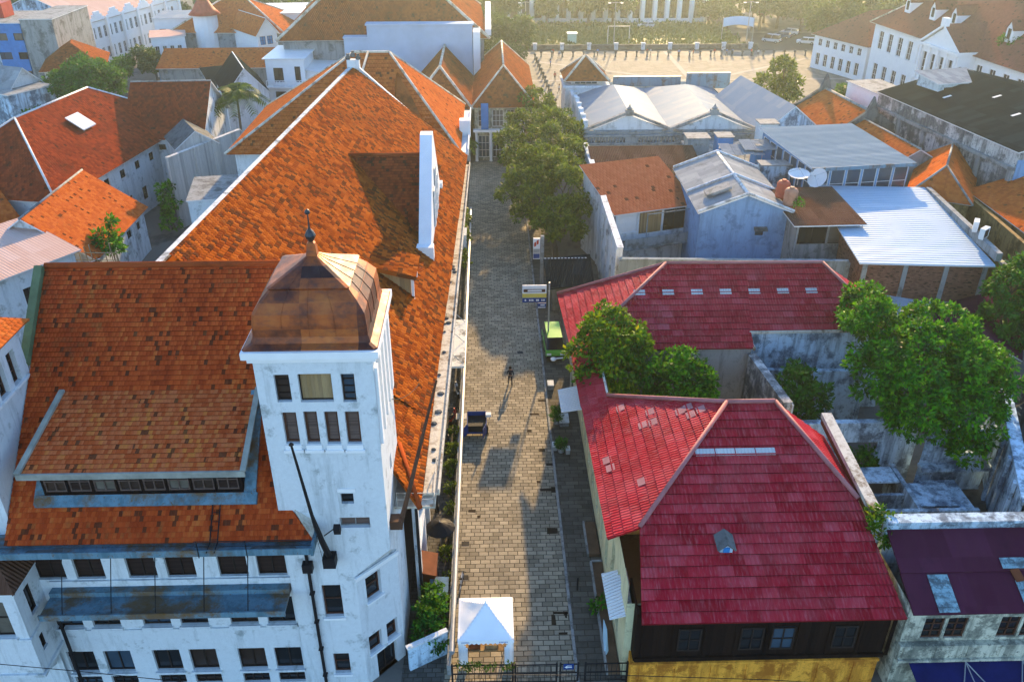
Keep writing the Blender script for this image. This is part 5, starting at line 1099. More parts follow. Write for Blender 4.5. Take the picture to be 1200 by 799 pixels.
# ---- ground ------------------------------------------------------------------
def sheet(name, pts, z, mat, kind='structure'):
    mb = MB(); mb.poly([(x, y, z) for x, y in pts]); return tag(mb.build(name, mat), kind=kind)
sheet('ground', [(-420, -60), (420, -60), (420, 620), (-420, 620)], 0, stained('dusty earth and concrete', (.16, .15, .13), (.06, .06, .055), .5, .2, streak=False))
def pave(name, cols, bw, bh, gap=.012, grout=(.05, .042, .032), rot=0):
    m, nt, b = newmat(name); sp = nd(nt, 'SeparateXYZ', {0: nd(nt, 'NewGeometry').outputs['Position']})
    wob = noise(nt, posn(nt), .9, 2.0)
    x = mth(nt, 'ADD', sp.outputs[0], mth(nt, 'MULTIPLY', wob, .05)); y = mth(nt, 'ADD', sp.outputs[1], mth(nt, 'MULTIPLY', wob, .05))
    r_ = mth(nt, 'DIVIDE', y, bh); rw = mth(nt, 'FLOOR', r_); sh = nd(nt, 'TexWhiteNoise', {'W': rw}, noise_dimensions='1D').outputs[0]
    u = mth(nt, 'ADD', mth(nt, 'DIVIDE', x, bw), mth(nt, 'ADD', mth(nt, 'MULTIPLY', mth(nt, 'MODULO', rw, 2.0), .5), mth(nt, 'MULTIPLY', sh, .22)))
    w = nd(nt, 'TexWhiteNoise', {'Vector': nd(nt, 'CombineXYZ', {0: mth(nt, 'FLOOR', u), 1: rw, 2: .3}).outputs[0]}, noise_dimensions='3D').outputs[0]
    big = noise(nt, posn(nt), .28, 6.0, .7); fine = noise(nt, posn(nt), 7.0, 5.0, .7)
    c = ramp(nt, mth(nt, 'ADD', mth(nt, 'MULTIPLY', w, .55), mth(nt, 'MULTIPLY', big, .5)), [(.15, cols[0]), (.5, cols[1]), (.85, cols[2])])
    c = mixc(nt, mth(nt, 'MULTIPLY', ramp(nt, fine, [(.35, 0.0), (.75, 1.0)]), .3), c, tuple(k*.45 for k in cols[1]))
    eu = mth(nt, 'MULTIPLY', mth(nt, 'PINGPONG', mth(nt, 'FRACT', u), .5), bw); ev = mth(nt, 'MULTIPLY', mth(nt, 'PINGPONG', mth(nt, 'FRACT', r_), .5), bh)
    ed = ramp(nt, mth(nt, 'MINIMUM', eu, ev), [(gap, 0.0), (gap*2.6, 1.0)])
    c = mixc(nt, mth(nt, 'MULTIPLY', ramp(nt, noise(nt, posn(nt), .45, 8.0, .75), [(.5, 0.0), (.66, 1.0)]), .55), c, tuple(k*.42 for k in cols[1]))
    c = mixc(nt, ed, grout, c)
    setb(nt, b, c, .8, 0.0, mth(nt, 'ADD', ed, mth(nt, 'ADD', mth(nt, 'MULTIPLY', w, .5), mth(nt, 'MULTIPLY', fine, .3))), .6, .03); return m
sheet('street', [(-2.9, 24), (4.42, 24), (4.42, 121), (-2.9, 121)], .02, pave('street setts', [(.18, .157, .112), (.29, .255, .185), (.41, .36, .26)], .62, .36))
sheet('side_path', [(-5.2, 24), (-2.9, 24), (-2.9, 121), (-5.2, 121)], .015, pave('alley setts', [(.07, .068, .06), (.10, .097, .085), (.15, .14, .12)], .5, .3))
mb = MB(); mb.box(4.46, 24, -.1, 6.74, 118, .13); tag(mb.build('pavement', pave('pavement slabs', [(.075, .07, .055), (.11, .10, .08), (.15, .14, .11)], .95, .42)), kind='structure')
mb = MB()
for i in range(94): mb.box(4.3, 24.01+i, -.1, 4.455, 25.0+i-.02, .15)
tag(mb.build('kerb', W_['concrete']), kind='structure')
PLZ = pave('plaza slabs', [(.13, .13, .115), (.18, .175, .155), (.23, .22, .19)], 1.2, 1.2, .02, (.2, .18, .14))
sheet('plaza', [(6.5, 121.5), (72, 121.5), (72, 200.5), (4, 200.5)], .02, PLZ)
mb = MB()
for a, b in (((14, 150), (70, 192)), ((10, 190), (70, 150)), ((40, 122), (40, 200)), ((8, 172), (71, 172))):
    a, b = V((a[0], a[1], .024)), V((b[0], b[1], .024)); d = (b-a).normalized(); n = V((-d.y, d.x, 0))*.5; mb.poly([a-n, b-n, b+n, a+n]); 
    for p in mb.v[-4:]: pass
st_ = mb; 
for k in range(len(mb.v)): mb.v[k] = (mb.v[k][0], mb.v[k][1], .024+.004*(k//4))
tag(mb.build('plaza_stripe', plain('pale paving bands', (.28, .27, .25), .8, .15)), kind='structure')
sheet('road', [(-40, 200.6), (140, 200.6), (140, 222), (-40, 222)], .02, plain('asphalt', (.07, .07, .065), .85, .3))
LW = leafmat('lawn grass', [(.1, (.05, .09, .02)), (.5, (.09, .13, .03)), (.9, (.14, .17, .05))], .1)
sheet('lawn', [(-60, 204), (60, 204), (60, 237), (-60, 237)], .03, LW)
rng = np.random.default_rng(3); n = 9000
c = np.stack([rng.uniform(-50, 60, n), rng.uniform(205, 236, n), np.full(n, .1)], 1); nn_ = np.tile([0, 0, 1.], (n, 1))
tag(mesh_quads('grass', leaves(c, nn_, 2, .3, .8, rng, -.3), LW), kind='stuff')
# kerb and railing along the far edge of the square
mb = MB(); mb.box(4, 203.2, 0, 62, 203.6, .8); mb.box(4, 203.1, .8, 62, 203.7, .95)
tag(mb.build('boundary_wall', W_['concrete_dark']), 'low dark wall along the far side of the square', 'wall')
# bollards
def bollard0():
    o = empty('bollard', 'small dark ball topped bollard at the edge of the square', 'bollard', (0, 0, 0), 0, 'bollards round the square')
    mb = MB(); mb.lathe((0, 0, 0), [(.24, 0), (.24, .12), (.16, .2), (.14, .75), (.2, .8)], 8); mb.build('post', W_['concrete_dark'], o, world=False)
    mb = MB(); mb.lathe((0, 0, .78), [(.08, 0), (.26, .1), (.32, .28), (.24, .46), (.08, .56)], 8); mb.build('ball', W_['concrete_dark'], o, True, world=False); return o
b0 = bollard0(); k = 0
for i in range(26):
    o = b0 if i == 0 else copy_tree(b0); o.location = (11.5+i*2.35, 194.5, .02)
for i in range(12): o = copy_tree(b0); o.location = (10.0+.15*i, 192-i*3.6, .02)
def planter0():
    o = empty('gate_pier', 'white block pier on the low wall beyond the square', 'pier', (0, 0, 0), 0, 'white piers along the low wall')
    mb = MB(); mb.box(-.4, -.4, 0, .4, .4, 1.3); mb.build('shaft', W_['white_dirty'], o, world=False); mb = MB(); mb.box(-.5, -.5, 1.3, .5, .5, 1.5); mb.build('cap', W_['white_dirty'], o, world=False); return o
p0 = planter0()
for i in range(9): o = p0 if i == 0 else copy_tree(p0); o.location = (10.5+i*6.2, 202.4, 0)
# goal frame, kiosk, banner
o = empty('frame_gate', 'white goalpost shaped frame on the lawn', 'frame', (30.5, 209, 0)); mb = MB(); mb.tube([(28, 209, 0), (28, 209, 4.0), (33, 209, 4.0), (33, 209, 0)], .09, 6); mb.build('bar', W_['plastic_w'], o)
mb = MB(); mb.tube([(28, 209.6, 0), (28, 209.6, 3.2)], .06, 6); mb.build('post', W_['plastic_w'], o)
o = empty('street_banner', 'pale blue banner stretched between posts at the edge of the trees', 'banner', (59, 212, 0)); mb = MB()
for i in range(8): mb.poly([(55.5+i*.9, 211, 3.4+.5*math.sin(i*.4)), (56.4+i*.9, 211, 3.4+.5*math.sin((i+1)*.4)), (56.4+i*.9, 211.1, 5.4+.4*math.sin((i+1)*.4)), (55.5+i*.9, 211.1, 5.4+.4*math.sin(i*.4))])
mb.build('cloth', plain('pale blue cloth', (.45, .62, .78), .7, .1), o); mb = MB(); mb.tube([(55.4, 211, 0), (55.4, 211, 5.6)], .09, 6); mb.tube([(62.8, 211, 0), (62.8, 211, 5.6)], .09, 6); mb.build('post', W_['steel'], o)
o = empty('kiosk', 'small pale green kiosk box on the lawn', 'kiosk', Z(280/4+600, 52, 0)); c = V(o.location); mb = MB(); mb.box(c.x-1, c.y-.8, 0, c.x+1, c.y+.8, 2.4); mb.build('wall', plain('pale mint paint', (.45, .62, .5), .6, .1), o); mb = MB(); mb.box(c.x-1.2, c.y-1, 2.402, c.x+1.2, c.y+1, 2.6); mb.build('roof', W_['plastic_w'], o)
# lamp posts on the lawn
lp = empty('lamp_post', 'tall thin lamp post standing on the lawn beyond the square', 'lamp post', (0, 0, 0), 0, 'lamp posts on the lawn')
mb = MB(); mb.tube([(0, 0, 0), (0, 0, 9.6)], [.14, .08], 6); mb.build('pole', W_['steel'], lp, world=False); mb = MB(); mb.tube([(-1.2, 0, 9.5), (0, 0, 9.7), (1.2, 0, 9.5)], .06, 5); mb.build('arm', W_['steel'], lp, world=False); mb = MB(); mb.box(-1.7, -.15, 9.4, -1.1, .15, 9.6); mb.box(1.1, -.15, 9.4, 1.7, .15, 9.6); mb.build('lamp_head', W_['plastic_w'], lp, world=False)
for i, (x, y) in enumerate(((8.5, 207), (29, 206), (60, 206), (66, 225), (85, 220), (-8, 150))):
    q = lp if i == 0 else copy_tree(lp); q.location = (x, y, 0)
    if i == 5: q['label'] = 'tall thin lamp post beside the bluish wall of the big brown roof'; del q['group']
    if i in (3, 4): q['label'] = 'tall thin lamp post among the trees right of the square'; q['group'] = 'lamp posts right of the square'
# cars ---------------------------------------------------------------------------
def car(name, label, loc, rz, paint, van=False, group=None):
    o = empty(name, label, 'car', loc, rz, group); L, Wd, H = (4.3, 1.72, 1.85 if van else 1.5)
    pr = [(-2.15, .35), (-2.1, .85), (-1.9, 1.0), (2.0 if van else 1.9, .95 if van else .9), (2.15, .75), (2.15, .35)]
    mb = MB(); S = [-Wd/2, -Wd/2+.08, Wd/2-.08, Wd/2]
    A = [V((x, -Wd/2, z)) for x, z in pr]; B = [V((x, Wd/2, z)) for x, z in pr]
    mb.poly(A); mb.poly(B[::-1]); [mb.poly([A[i], B[i], B[(i+1) % 6], A[(i+1) % 6]]) for i in range(6)]
    c = [(-1.95, 1.0), (-1.75, H), (.75, H) if not van else (1.2, H), (1.25, .93) if not van else (1.85, .95)]
    t = .2; C = [V((x, -Wd/2+(.03 if i in (0, 3) else t), z)) for i, (x, z) in enumerate(c)]; D = [V((p.x, -p.y, p.z)) for p in C]
    mb.poly([C[1], C[2], D[2], D[1]]); bo = mb.build('body', W_[paint], o, world=False)
    up_ = V((0, 0, .015))
    mb = MB(); mb.poly([C[3]+up_, D[3]+up_, D[2], C[2]]); mb.build('windscreen', W_['pane'], o, world=False)
    mb = MB(); mb.poly([C[0], C[1], D[1], D[0]]); mb.build('rear_window', W_['pane'], o, world=False)
    for q in (C, D):
        mb = MB(); mb.poly([q[0], q[3], q[2], q[1]]); mb.build('side_window', W_['pane'], o, world=False)
        mb = MB(); m0 = (q[0]+q[3])*.5; m1 = (q[1]+q[2])*.5; sg = -1 if q is C else 1; mb.obox(m0-V((.05, 0, 0)), V((.1, 0, 0)), m1-m0, V((0, sg*.02, 0))); mb.build('door_pillar', W_[paint], o, world=False)
    for x in (-1.35, 1.35):
        for y in (-Wd/2+.1, Wd/2-.1):
            mb = MB(); mb.tube([(x, y-.11, .32), (x, y+.11, .32)], .32, 14); w = mb.build('wheel', W_['black'], o, world=False); mb = MB(); mb.tube([(x, y-.12, .32), (x, y+.12, .32)], .19, 10); mb.build('rim', W_['steel'], w, world=False)
    for y in (-.6, .6):
        mb = MB(); mb.box(2.13, y-.2, .6, 2.18, y+.2, .78); mb.build('headlight', W_['plastic_w'], o, world=False); mb = MB(); mb.box(-2.18, y-.18, .65, -2.1, y+.18, .85); mb.build('tail_light', W_['red'], o, world=False)
    mb = MB(); mb.box(2.15, -.85, .3, 2.24, .85, .52); mb.box(-2.22, -.85, .3, -2.15, .85, .52); mb.build('bumper', W_['black'], o, world=False)
    return o
for k_, c_ in (('car_silver', (.5, .52, .54)), ('car_blue', (.05, .12, .2)), ('car_white', (.75, .75, .74)), ('car_green', (.13, .38, .05)), ('car_dark', (.06, .07, .08))):
    W_[k_] = plain(k_.replace('_', ' ')+' paint', c_, .28, .06)
car('car', 'silver car parked alone at the near side of the road', Z(944, 52, 0), R(160), 'car_white'); car('car', 'dark blue car in the row at the left of the car park', Z(916, 45, 0), R(150), 'car_blue'); car('car', 'silver car behind the dark blue one', Z(925, 41, 0), R(150), 'car_silver'); car('car', 'pale car at the left end of the car park', Z(904, 50, 0), R(140), 'car_silver', True); car('car', 'dark green car half hidden under the trees near the museum', Z(975, 50, 0), R(120), 'car_dark', True); car('car', 'white car standing on the lawn before the colonnade', Z(757, 33, 0), R(170), 'car_white')
# people ------------------------------------------------------------------------
def person(label, loc, rz, shirt, trousers, stride=.25, hair=(.01, .008, .007), group=None, arm=.1):
    """one skinned body: joints joined by edges, a radius at each"""
    v = [(0, 0, .95), (0, .02, 1.2), (0, 0, 1.42), (0, .02, 1.52), (0, .04, 1.66),
         (-.19, 0, 1.40), (-.25, -.03+arm, 1.13), (-.24, .10+arm, .90), (.19, 0, 1.40), (.25, -.03-arm, 1.13), (.24, .08-arm, .90),
         (-.10, 0, .90), (-.11, stride*.5+.03, .50), (-.11, stride*.9-.06, .07), (-.11, stride*.9+.12, .045),
         (.10, 0, .90), (.11, -stride*.4+.05, .50), (.11, -stride*.9-.04, .07), (.11, -stride*.9+.13, .045)]
    e = [(0, 1), (1, 2), (2, 3), (3, 4), (2, 5), (5, 6), (6, 7), (2, 8), (8, 9), (9, 10), (0, 11), (11, 12), (12, 13), (13, 14), (0, 15), (15, 16), (16, 17), (17, 18)]
    r = [.15, .135, .15, .055, .105, .075, .048, .034, .075, .048, .034, .105, .065, .045, .035, .105, .065, .045, .035]
    me = bpy.data.meshes.new('person'); me.from_pydata(v, e, []); o = bpy.data.objects.new('person', me); COL.objects.link(o)
    m = o.modifiers.new('s', 'SKIN')
    for i, q in enumerate(me.skin_vertices[0].data): q.radius = (r[i], r[i]*(.75 if i < 3 else 1)); q.use_root = i == 0
    o.modifiers.new('u', 'SUBSURF').levels = 1
    dg = bpy.context.evaluated_depsgraph_get(); me2 = bpy.data.meshes.new_from_object(o.evaluated_get(dg)); o.modifiers.clear(); o.data = me2
    ms_ = [plain('skin', (.28, .15, .09), .6, .1), plain('shirt', shirt, .8, .2), plain('trousers', trousers, .8, .2)]
    for q in ms_: me2.materials.append(q)
    for p in me2.polygons:
        c = p.center; p.use_smooth = True
        p.material_index = 2 if c.z < .93 and abs(c.x) < .19 else 1 if c.z < 1.47 and c.z > 1.05 else 0
        if c.z < .09: p.material_index = 2
    mb = MB(); mb.lathe((0, .025, 1.64), [(.105, 0), (.122, .06), (.11, .13), (.06, .175), (.01, .185)], 12); h = mb.build('hair', plain('black hair', hair, .6, .2), o, True, world=False)
    o.location = loc; o.rotation_euler = (0, 0, rz); return tag(o, label, 'person', group)
person('person in dark clothes walking alone up the middle of the street', Z(598, 451, 0), R(10), (.02, .02, .03), (.025, .022, .03))
P_ = [person('person standing in the square in a red top', Z(837, 66, 0), R(30), (.5, .08, .06), (.03, .03, .05), .06), person('person crossing the square in pale clothes', Z(808, 68, 0), R(80), (.6, .6, .58), (.1, .1, .14), .25), person('person strolling along the far edge of the square in blue', Z(858, 66, 0), R(-60), (.1, .2, .45), (.05, .05, .06), .2)]
k = 0
for i, (a, b) in enumerate(((648, 66), (655, 68), (700, 66), (758, 66), (762, 66), (795, 67), (812, 67), (846, 65), (851, 66), (880, 66), (888, 67), (645, 80), (650, 95), (655, 110))):
    q = copy_tree(P_[i % 3]); q.location = Z(a, b, 0); q.rotation_euler.z = i*1.3; q['group'] = 'visitors in the square'
    q['label'] = ['distant visitor in red among those along the edges of the square', 'distant visitor in pale clothes among those along the edges of the square', 'distant visitor in blue among those along the edges of the square'][i % 3]
# ---- trees beyond -------------------------------------------------------------
def blob(x, y, z, r, seed, k=4):
    g_ = np.random.default_rng(seed); out = [(x, y, z, r*.75, r*.75, r*.6)]
    for i in range(k): a = 6.28*i/k+g_.uniform(0, 1); q = r*g_.uniform(.45, .7); out.append((x+math.cos(a)*r*.55, y+math.sin(a)*r*.55, z+g_.uniform(-.3, .45)*r, q, q, q*.8))
    return out
protos = []
for i in range(3):
    t = tree('park_tree', 'park tree with a dense rounded crown', 'tree', (0, 0, 0), blob(0, 0, 4.6+.6*i, 3.7+.3*i, 40+i, 5), 'leaf_far', 1.1, 9, .8, .55, .3, None, 60+i); protos.append(t)
spots = []
g_ = np.random.default_rng(9)
for x in (-48, -38, -29, -20, -12, 3, 17, 24, 33, 58): spots.append((x+g_.uniform(-2, 2), 232+g_.uniform(-4, 3), 'beyond the lawn'))
for x in np.arange(62, 150, 6.0):
    for y in (226, 240, 256): spots.append((x+g_.uniform(-2, 2), y+g_.uniform(-4, 4), 'in the thick wood right of the lawn'))
for x in np.arange(-46, 4, 6.5):
    for y in (196, 212, 228): spots.append((x+g_.uniform(-2, 2), y+g_.uniform(-4, 4), 'in the hazy grove left of the lawn'))
for x in np.arange(-190, -40, 9):
    for y in (236, 256): spots.append((x+g_.uniform(-3, 3), y+g_.uniform(-5, 5), 'far behind the roofs at the upper left'))
used = [False]*3
for i, (x, y, w) in enumerate(spots):
    j = i % 3; q = copy_tree(protos[j]) if used[j] else protos[j]; used[j] = True
    pass
    q.location = (x, y, 0); q.rotation_euler.z = g_.uniform(0, 6.28); s = g_.uniform(.75, 1.25); q.scale = (s, s, s*g_.uniform(.85, 1.15))
    q['group'] = 'trees '+w; q['label'] = 'hazy round crowned tree '+w
tree('plaza_tree', 'tall loose crowned tree at the near right corner of the square', 'tree', Z(916, 150, 0), [(Z(916, 95, 8).x+dx, Z(916, 95, 8).y+dy, z, r, r, r*.8) for dx, dy, z, r in ((0, 0, 10, 1.9), (-2.2, 0, 7.6, 1.7), (1.8, 1, 7.8, 1.8), (.2, -1, 6.6, 2.0), (2.6, 0, 5.6, 1.3))], 'leaf_olive', 2.2, 9, .6, .35, .22, seed=21)
for i, (a, b, z, r, lab, mt) in enumerate(((1000, 112, 5, 2.6, 'light green bushy tree beside the dark upswept gable', 'leaf_mid'), (1192, 55, 13, 3.5, 'dark tree crown before the museum roof at the right edge', 'leaf_mid'), (560, 62, 5, 4.5, 'pale hazy tree right of the big bluish wall', 'leaf_far'), (592, 65, 5, 4, 'sunny pale tree at the corner of the square', 'leaf_far'), (600, 45, 6, 5, 'hazy tree rising behind the sunny pale one', 'leaf_far'), (970, 30, 6, 5, 'sunlit tree left of the museum', 'leaf_far'), (985, 20, 8, 5, 'taller hazy tree behind the museum wing', 'leaf_far'), (100, 94, 6.5, 5.5, 'dark bushy tree before the tall white shop house', 'leaf_mid'), (78, 100, 5, 3.4, 'dark green tree behind the grey house at the left', 'leaf_mid'), (140, 82, 4, 3, 'bright green tree at the foot of the white shop house', 'leaf_mid'), (180, 72, 4.5, 3.6, 'yellowish tree between the shop house and the blue wall', 'leaf_far'), (40, 138, 2, 1.8, 'small bright bush at the end of the dark red roof', 'leaf_bright'))):
    c = Z(a, b, z); tree('tree', lab, 'tree', (c.x, c.y, 0 if z < 12 else 5), blob(c.x, c.y, z, r, 70+i), mt, 1.6 if c.y < 180 else 1.1, 10, .5 if c.y < 180 else .75, .4, .2, None, 80+i)
# palm
def palm(label, base, h, n, L, seed, name='palm_tree'):
    o = empty(name, label, 'palm', base); mb = MB(); b = V(base); mb.tube([b, b+V((.1, 0, h*.5)), b+V((.25, .1, h))], [.24, .17, .15], 8); mb.build('trunk', W_['bark'], o); g_ = np.random.default_rng(seed); T = []
    for i in range(n):
        a = 6.28*i/n+g_.uniform(-.2, .2); el = g_.uniform(.15, 1.1); d = V((math.cos(a), math.sin(a), 0)); p = b+V((.25, .1, h)); prev = p
        for s in range(9):
            t = (s+1)/9; q = p + d*(L*t*math.cos(el)) + V((0, 0, L*(t*math.sin(el) - .75*t*t))); ax = (q-prev).normalized(); sd = ax.cross(V((0, 0, 1))).normalized()
            for sg in (-1, 1):
                for f_ in (0, .5): 
                    r0 = prev.lerp(q, f_); tip = r0 + (sd*sg + ax*.6 - V((0, 0, .35))).normalized()*(L*.34*(1-.55*t)); w = ax*.22; T += [tuple(r0), tuple(r0+w), tuple(tip+w*.3), tuple(tip)]
            prev = q
    mesh_quads('crown', np.array(T), W_['leaf_olive'], o); return o
palm('palm with drooping fronds before the white gable house', (-35.0, 119.5, 0), 10.2, 24, 5.4, 5)
palm('small palm at the street end by the brown hipped house', (-3.7, 119.5, 0), 3.4, 12, 2.4, 6)
# ---- far houses, upper left -----------------------------------------------------
o, P, q = house('shop_house', 'blue painted flat block with dark window bands at the left edge', 'building', Y(-40, 78, 168), Y(35, 74, 168), 14, 11.8, 'flat', 0, .2, 'skyblue', 'concrete', {0: [(2+4.2*i, z, 3.0, 1.3, dict(nx=1, nz=0)) for i in range(4) for z in (2.0, 5.4, 8.8)]})
mb = MB(); c = P(3, 5, 12.0); mb.box(c.x, c.y, 12.0, c.x+4, c.y+4, 14.6); mb.build('roof_cabin', W_['red'], o)
mb = MB(); e = P(1, 0, 0)-P(0, 0, 0); mb.obox(P(5.2, -.06, 0), e*1.8, V((0, .05, 0)), V((0, 0, 11.7))); mb.build('pale_stripe', W_['ruin_light'], o)
house('tank_block', 'bare grey concrete block between the blue block and the white shop house', 'building', Y(36, 74, 167), Y(72, 70, 167), 16, 12.6, 'flat', 0, .15, 'concrete', 'concrete')
o, P, q = house('shop_house', 'white ornate tall shop house with a pink tiled roof', 'building', (-82.5, 187), (-74.5, 222), 24, 8.8, 'gable_u', 5.0, .3, 'white_clean', 'pinkroof', {0: [(1.0+1.9*i, z, 1.0, 2.3, dict(nx=1, nz=1, fm='frame_w')) for i in range(17) for z in (1.0, 5.2)]})
e = P(1, 0, 0)-P(0, 0, 0); g = P(0, 1, 0)-P(0, 0, 0); mb = MB()
for i in range(7): mb.obox(P(.1+5.7*i, -.5, 0), e*.7, g*.48, V((0, 0, 9.2)))
for i in range(6): 
    for j, w in enumerate((4.4, 3.2, 1.8)): mb.obox(P(.7+5.7*i+(4.8-w)/2, -.4, 8.8+.6*j), e*w, g*.38, V((0, 0, .6)))
mb.build('parapet', W_['white_clean'], o); uvm = MB(); uvm.poly([P(0.02, 0, .1)-e*.06, P(0.02, 0, 8.7)-e*.06, P(0.02, 12, 13.7)-e*.06, P(0.02, 24, 8.7)-e*.06, P(.02, 24, .1)-e*.06]); uvm.build('stained_gable', W_['ruin'], o)
house('house', 'small house with a brown hipped roof before the white shop house', 'house', (-78.6, 156.5), (-69.6, 159.5), 13, 6.2, 'hip', 3.2, .8, 'white_dirty', 'tile_brown', {0: row(3, 1, 3, 3, 1.4, 1.6)})
house('house', 'grey gable roofed white house left of the dark bushy trees', 'house', Z(18, 128, 3), Z(52, 118, 3), 9, 6.4, 'gable_v', 2.6, .5, 'white', 'asbestos', {0: [(1, 3.6, 1.4, 1.5), (3.6, 3.6, 1.4, 1.5), (1.2, .6, 3.2, 2.2, dict(nx=5, nz=0, fm='frame_w'))]})
house('house', 'white house cut by the left edge beside the grey gable', 'house', Z(-30, 120, 4), Z(14, 128, 4), 8, 6, 'flat', 0, .2, 'ruin_light', 'concrete')
mb = MB(); c = Z(15, 130, 1); mb.box(c.x-1.6, c.y, .5, c.x+1.6, c.y+.1, 2.6); so_ = mb.build('sign_board', plain('dark green sign', (.02, .16, .10), .5, .1)); tag(so_, 'dark green sign board by the grey gable house', 'sign')
mb = MB(); c = Z(33, 124, 2); mb.tube([(c.x, c.y-.06, 2.5), (c.x, c.y+.06, 2.5)], .75, 18); so_ = mb.build('round_sign', W_['plastic_w']); tag(so_, 'round white sign on the grey gable house', 'sign'); mb = MB(); mb.tube([(c.x, c.y-.09, 2.5), (c.x, c.y-.065, 2.5)], .5, 18); mb.build('disc', W_['cartblue'], so_)
o, P, q = house('house', 'orange hipped roof on a long grey blue wall, upper left', 'house', Z(205, 57, 4), Z(332, 57, 4), 18, 7.6, 'hip', 5, .8, 'greywall', 'tile_orange', capmat='gutter', capr=.2)
house('shed', 'long low building with an orange lean-to roof behind the blue wall', 'shed', (-61, 163.6), (-37, 164.2), 6, 4.6, 'mono', 2.0, .5, 'concrete', 'tile_orange')
slabwall('yard_wall', 'bright blue painted yard wall, upper left', 'wall', Z(188, 89, 2), Z(256, 88, 2), 0, 5.0, .3, 'blue')
house('shed', 'dark green roofed shed with white gable coping beside the palm', 'shed', Z(250, 108, 4), Z(286, 104, 4), 9, 4.5, 'mono', 1.6, .3, 'concrete', 'darkroof')
o = empty('cone_tower', 'round turret with a red conical roof at the top edge', 'turret', (-58, 186, 0)); mb = MB(); mb.lathe((-58, 186, 0), [(2.4, 0), (2.4, 10.6)], 16); mb.build('wall', W_['white_clean'], o); mb = MB(); mb.lathe((-58, 186, 10.6), [(3.2, 0), (2.2, 1.0), (1.2, 2.6), (.05, 5.2)], 16); mb.build('roof', W_['tankred'], o, True)
house('house', 'small white flat house with a red roof tank beside the cone turret', 'house', (-70, 190), (-62, 191), 10, 9, 'flat', 0, .3, 'white_clean', 'paleroof', {0: row(3, .8, 2.4, 5, 1.3, 2, nx=1) + row(3, .8, 2.4, 1, 1.3, 2, nx=1)})
house('house', 'white block with brown slit openings right of the white shop house', 'house', (-66.5, 177), (-60.5, 179), 8, 7.5, 'flat', 0, .3, 'white_clean', 'pinkroof', {0: row(4, .5, 1.4, 3.5, .8, 2.4, fm='frame_w')})
o, P, q = house('great_roof_building', 'huge building under one broad brown hipped roof with a tall blank bluish wall', 'building', (-33.0, 143.5), (-.8, 145), 34, 13.8, 'hip', 13, .9, 'concrete', 'tile_brown', capmat='gutter', capr=.25, hip=9)
mb = MB(); mb.box(-19.2, 141.3, 0, -2.6, 143.2, 15.6); mb.box(-23.0, 141.7, 0, -19.2, 143.3, 13.6); mb.box(-19.4, 141.1, 15.6, -2.4, 143.4, 15.85); mb.box(-23.1, 141.5, 13.6, -19.2, 143.4, 13.85); mb.build('blank_wall', plain('pale bluish render', (.40, .50, .62), .8, .18, .5), o)
win(o, (-23, 141.7), (-19.2, 141.7), (1.9, 10.0, .7, 1.8), -.05, nx=0, nz=0)
mb = MB(); mb.box(-2.5, 141.0, 0, -1.4, 146, 14.6); mb.box(-.6, 146, 13.2, .4, 176, 14.2); mb.build('white_edge', W_['white_clean'], o)
house('shed', 'grey blue shed roof at the foot of the bluish wall', 'shed', (-11.5, 118.4), (-6.5, 119.0), 3, 8.6, 'flat', 0, .2, 'greywall', 'paleroof')
house('house', 'white gabled house with two blue tanks left of the great brown roof', 'house', Z(303, 55, 6), Z(326, 52, 6), 12, 8.6, 'gable_v', 2.6, .5, 'white_clean', 'tile_orange', {0: [(.5, 6.2, 1.2, 1.6, dict(pm='bluetarp')), (2.0, 6.2, 1.2, 1.6, dict(pm='bluetarp'))]})
house('house', 'small white roofed house behind the great brown roof with a red dome', 'house', (-52, 196), (-38, 197), 14, 9, 'flat', 0, .4, 'white_clean', 'plastic_w')
# ================================================================== STREET FURNITURE AND PLANTS
# near trees -----------------------------------------------------------------------
def lob(*a): return [tuple(Z(px, py, z)) + (r, r*k, r*q) for (px, py, z, r, k, q) in a]
tree('mango_tree', 'great round tree with bright glossy green crown over the ruined yard', 'tree', (29.6, 49.6, 0), [(29.4, 49.2, 8.6, 3.5, 3.3, 2.9), (26.7, 48.9, 8.2, 2.2, 2.2, 2.0), (33.0, 48.4, 8.0, 2.5, 2.4, 2.3), (29.0, 46.4, 6.6, 2.7, 2.2, 2.1), (31.6, 46.2, 6.4, 2.3, 2.0, 1.9), (31.6, 52.2, 9.4, 2.7, 2.5, 2.2), (27.4, 52.6, 9.2, 2.5, 2.4, 2.2), (34.2, 50.8, 7.6, 1.8, 1.8, 1.7), (28.2, 56.5, 9.0, 2.3, 2.0, 2.0), (31.4, 44.8, 4.9, 1.2, 1.2, 1.2)], 'leaf_bright', 4.2, 13, .33, .24, .38, seed=101, under=-.7)
tree('court_tree', 'round tree with yellow flushed leaves rising over the west crimson roof', 'tree', (9.8, 52.6, 0), [(8.4, 54.0, 8.0, 2.2, 2.1, 2.0), (6.9, 53.2, 7.4, 1.5, 1.5, 1.4), (10.0, 54.0, 7.8, 1.7, 1.6, 1.7), (8.6, 51.8, 6.8, 1.9, 1.6, 1.7), (8.7, 56.0, 8.8, 1.5, 1.3, 1.2), (7.2, 51.2, 6.4, 1.2, 1.1, 1.1), (8.8, 50.0, 5.2, 1.5, 1.2, 1.6)], 'leaf_yellow', 4.6, 12, .38, .22, .22, seed=102, under=-.8)
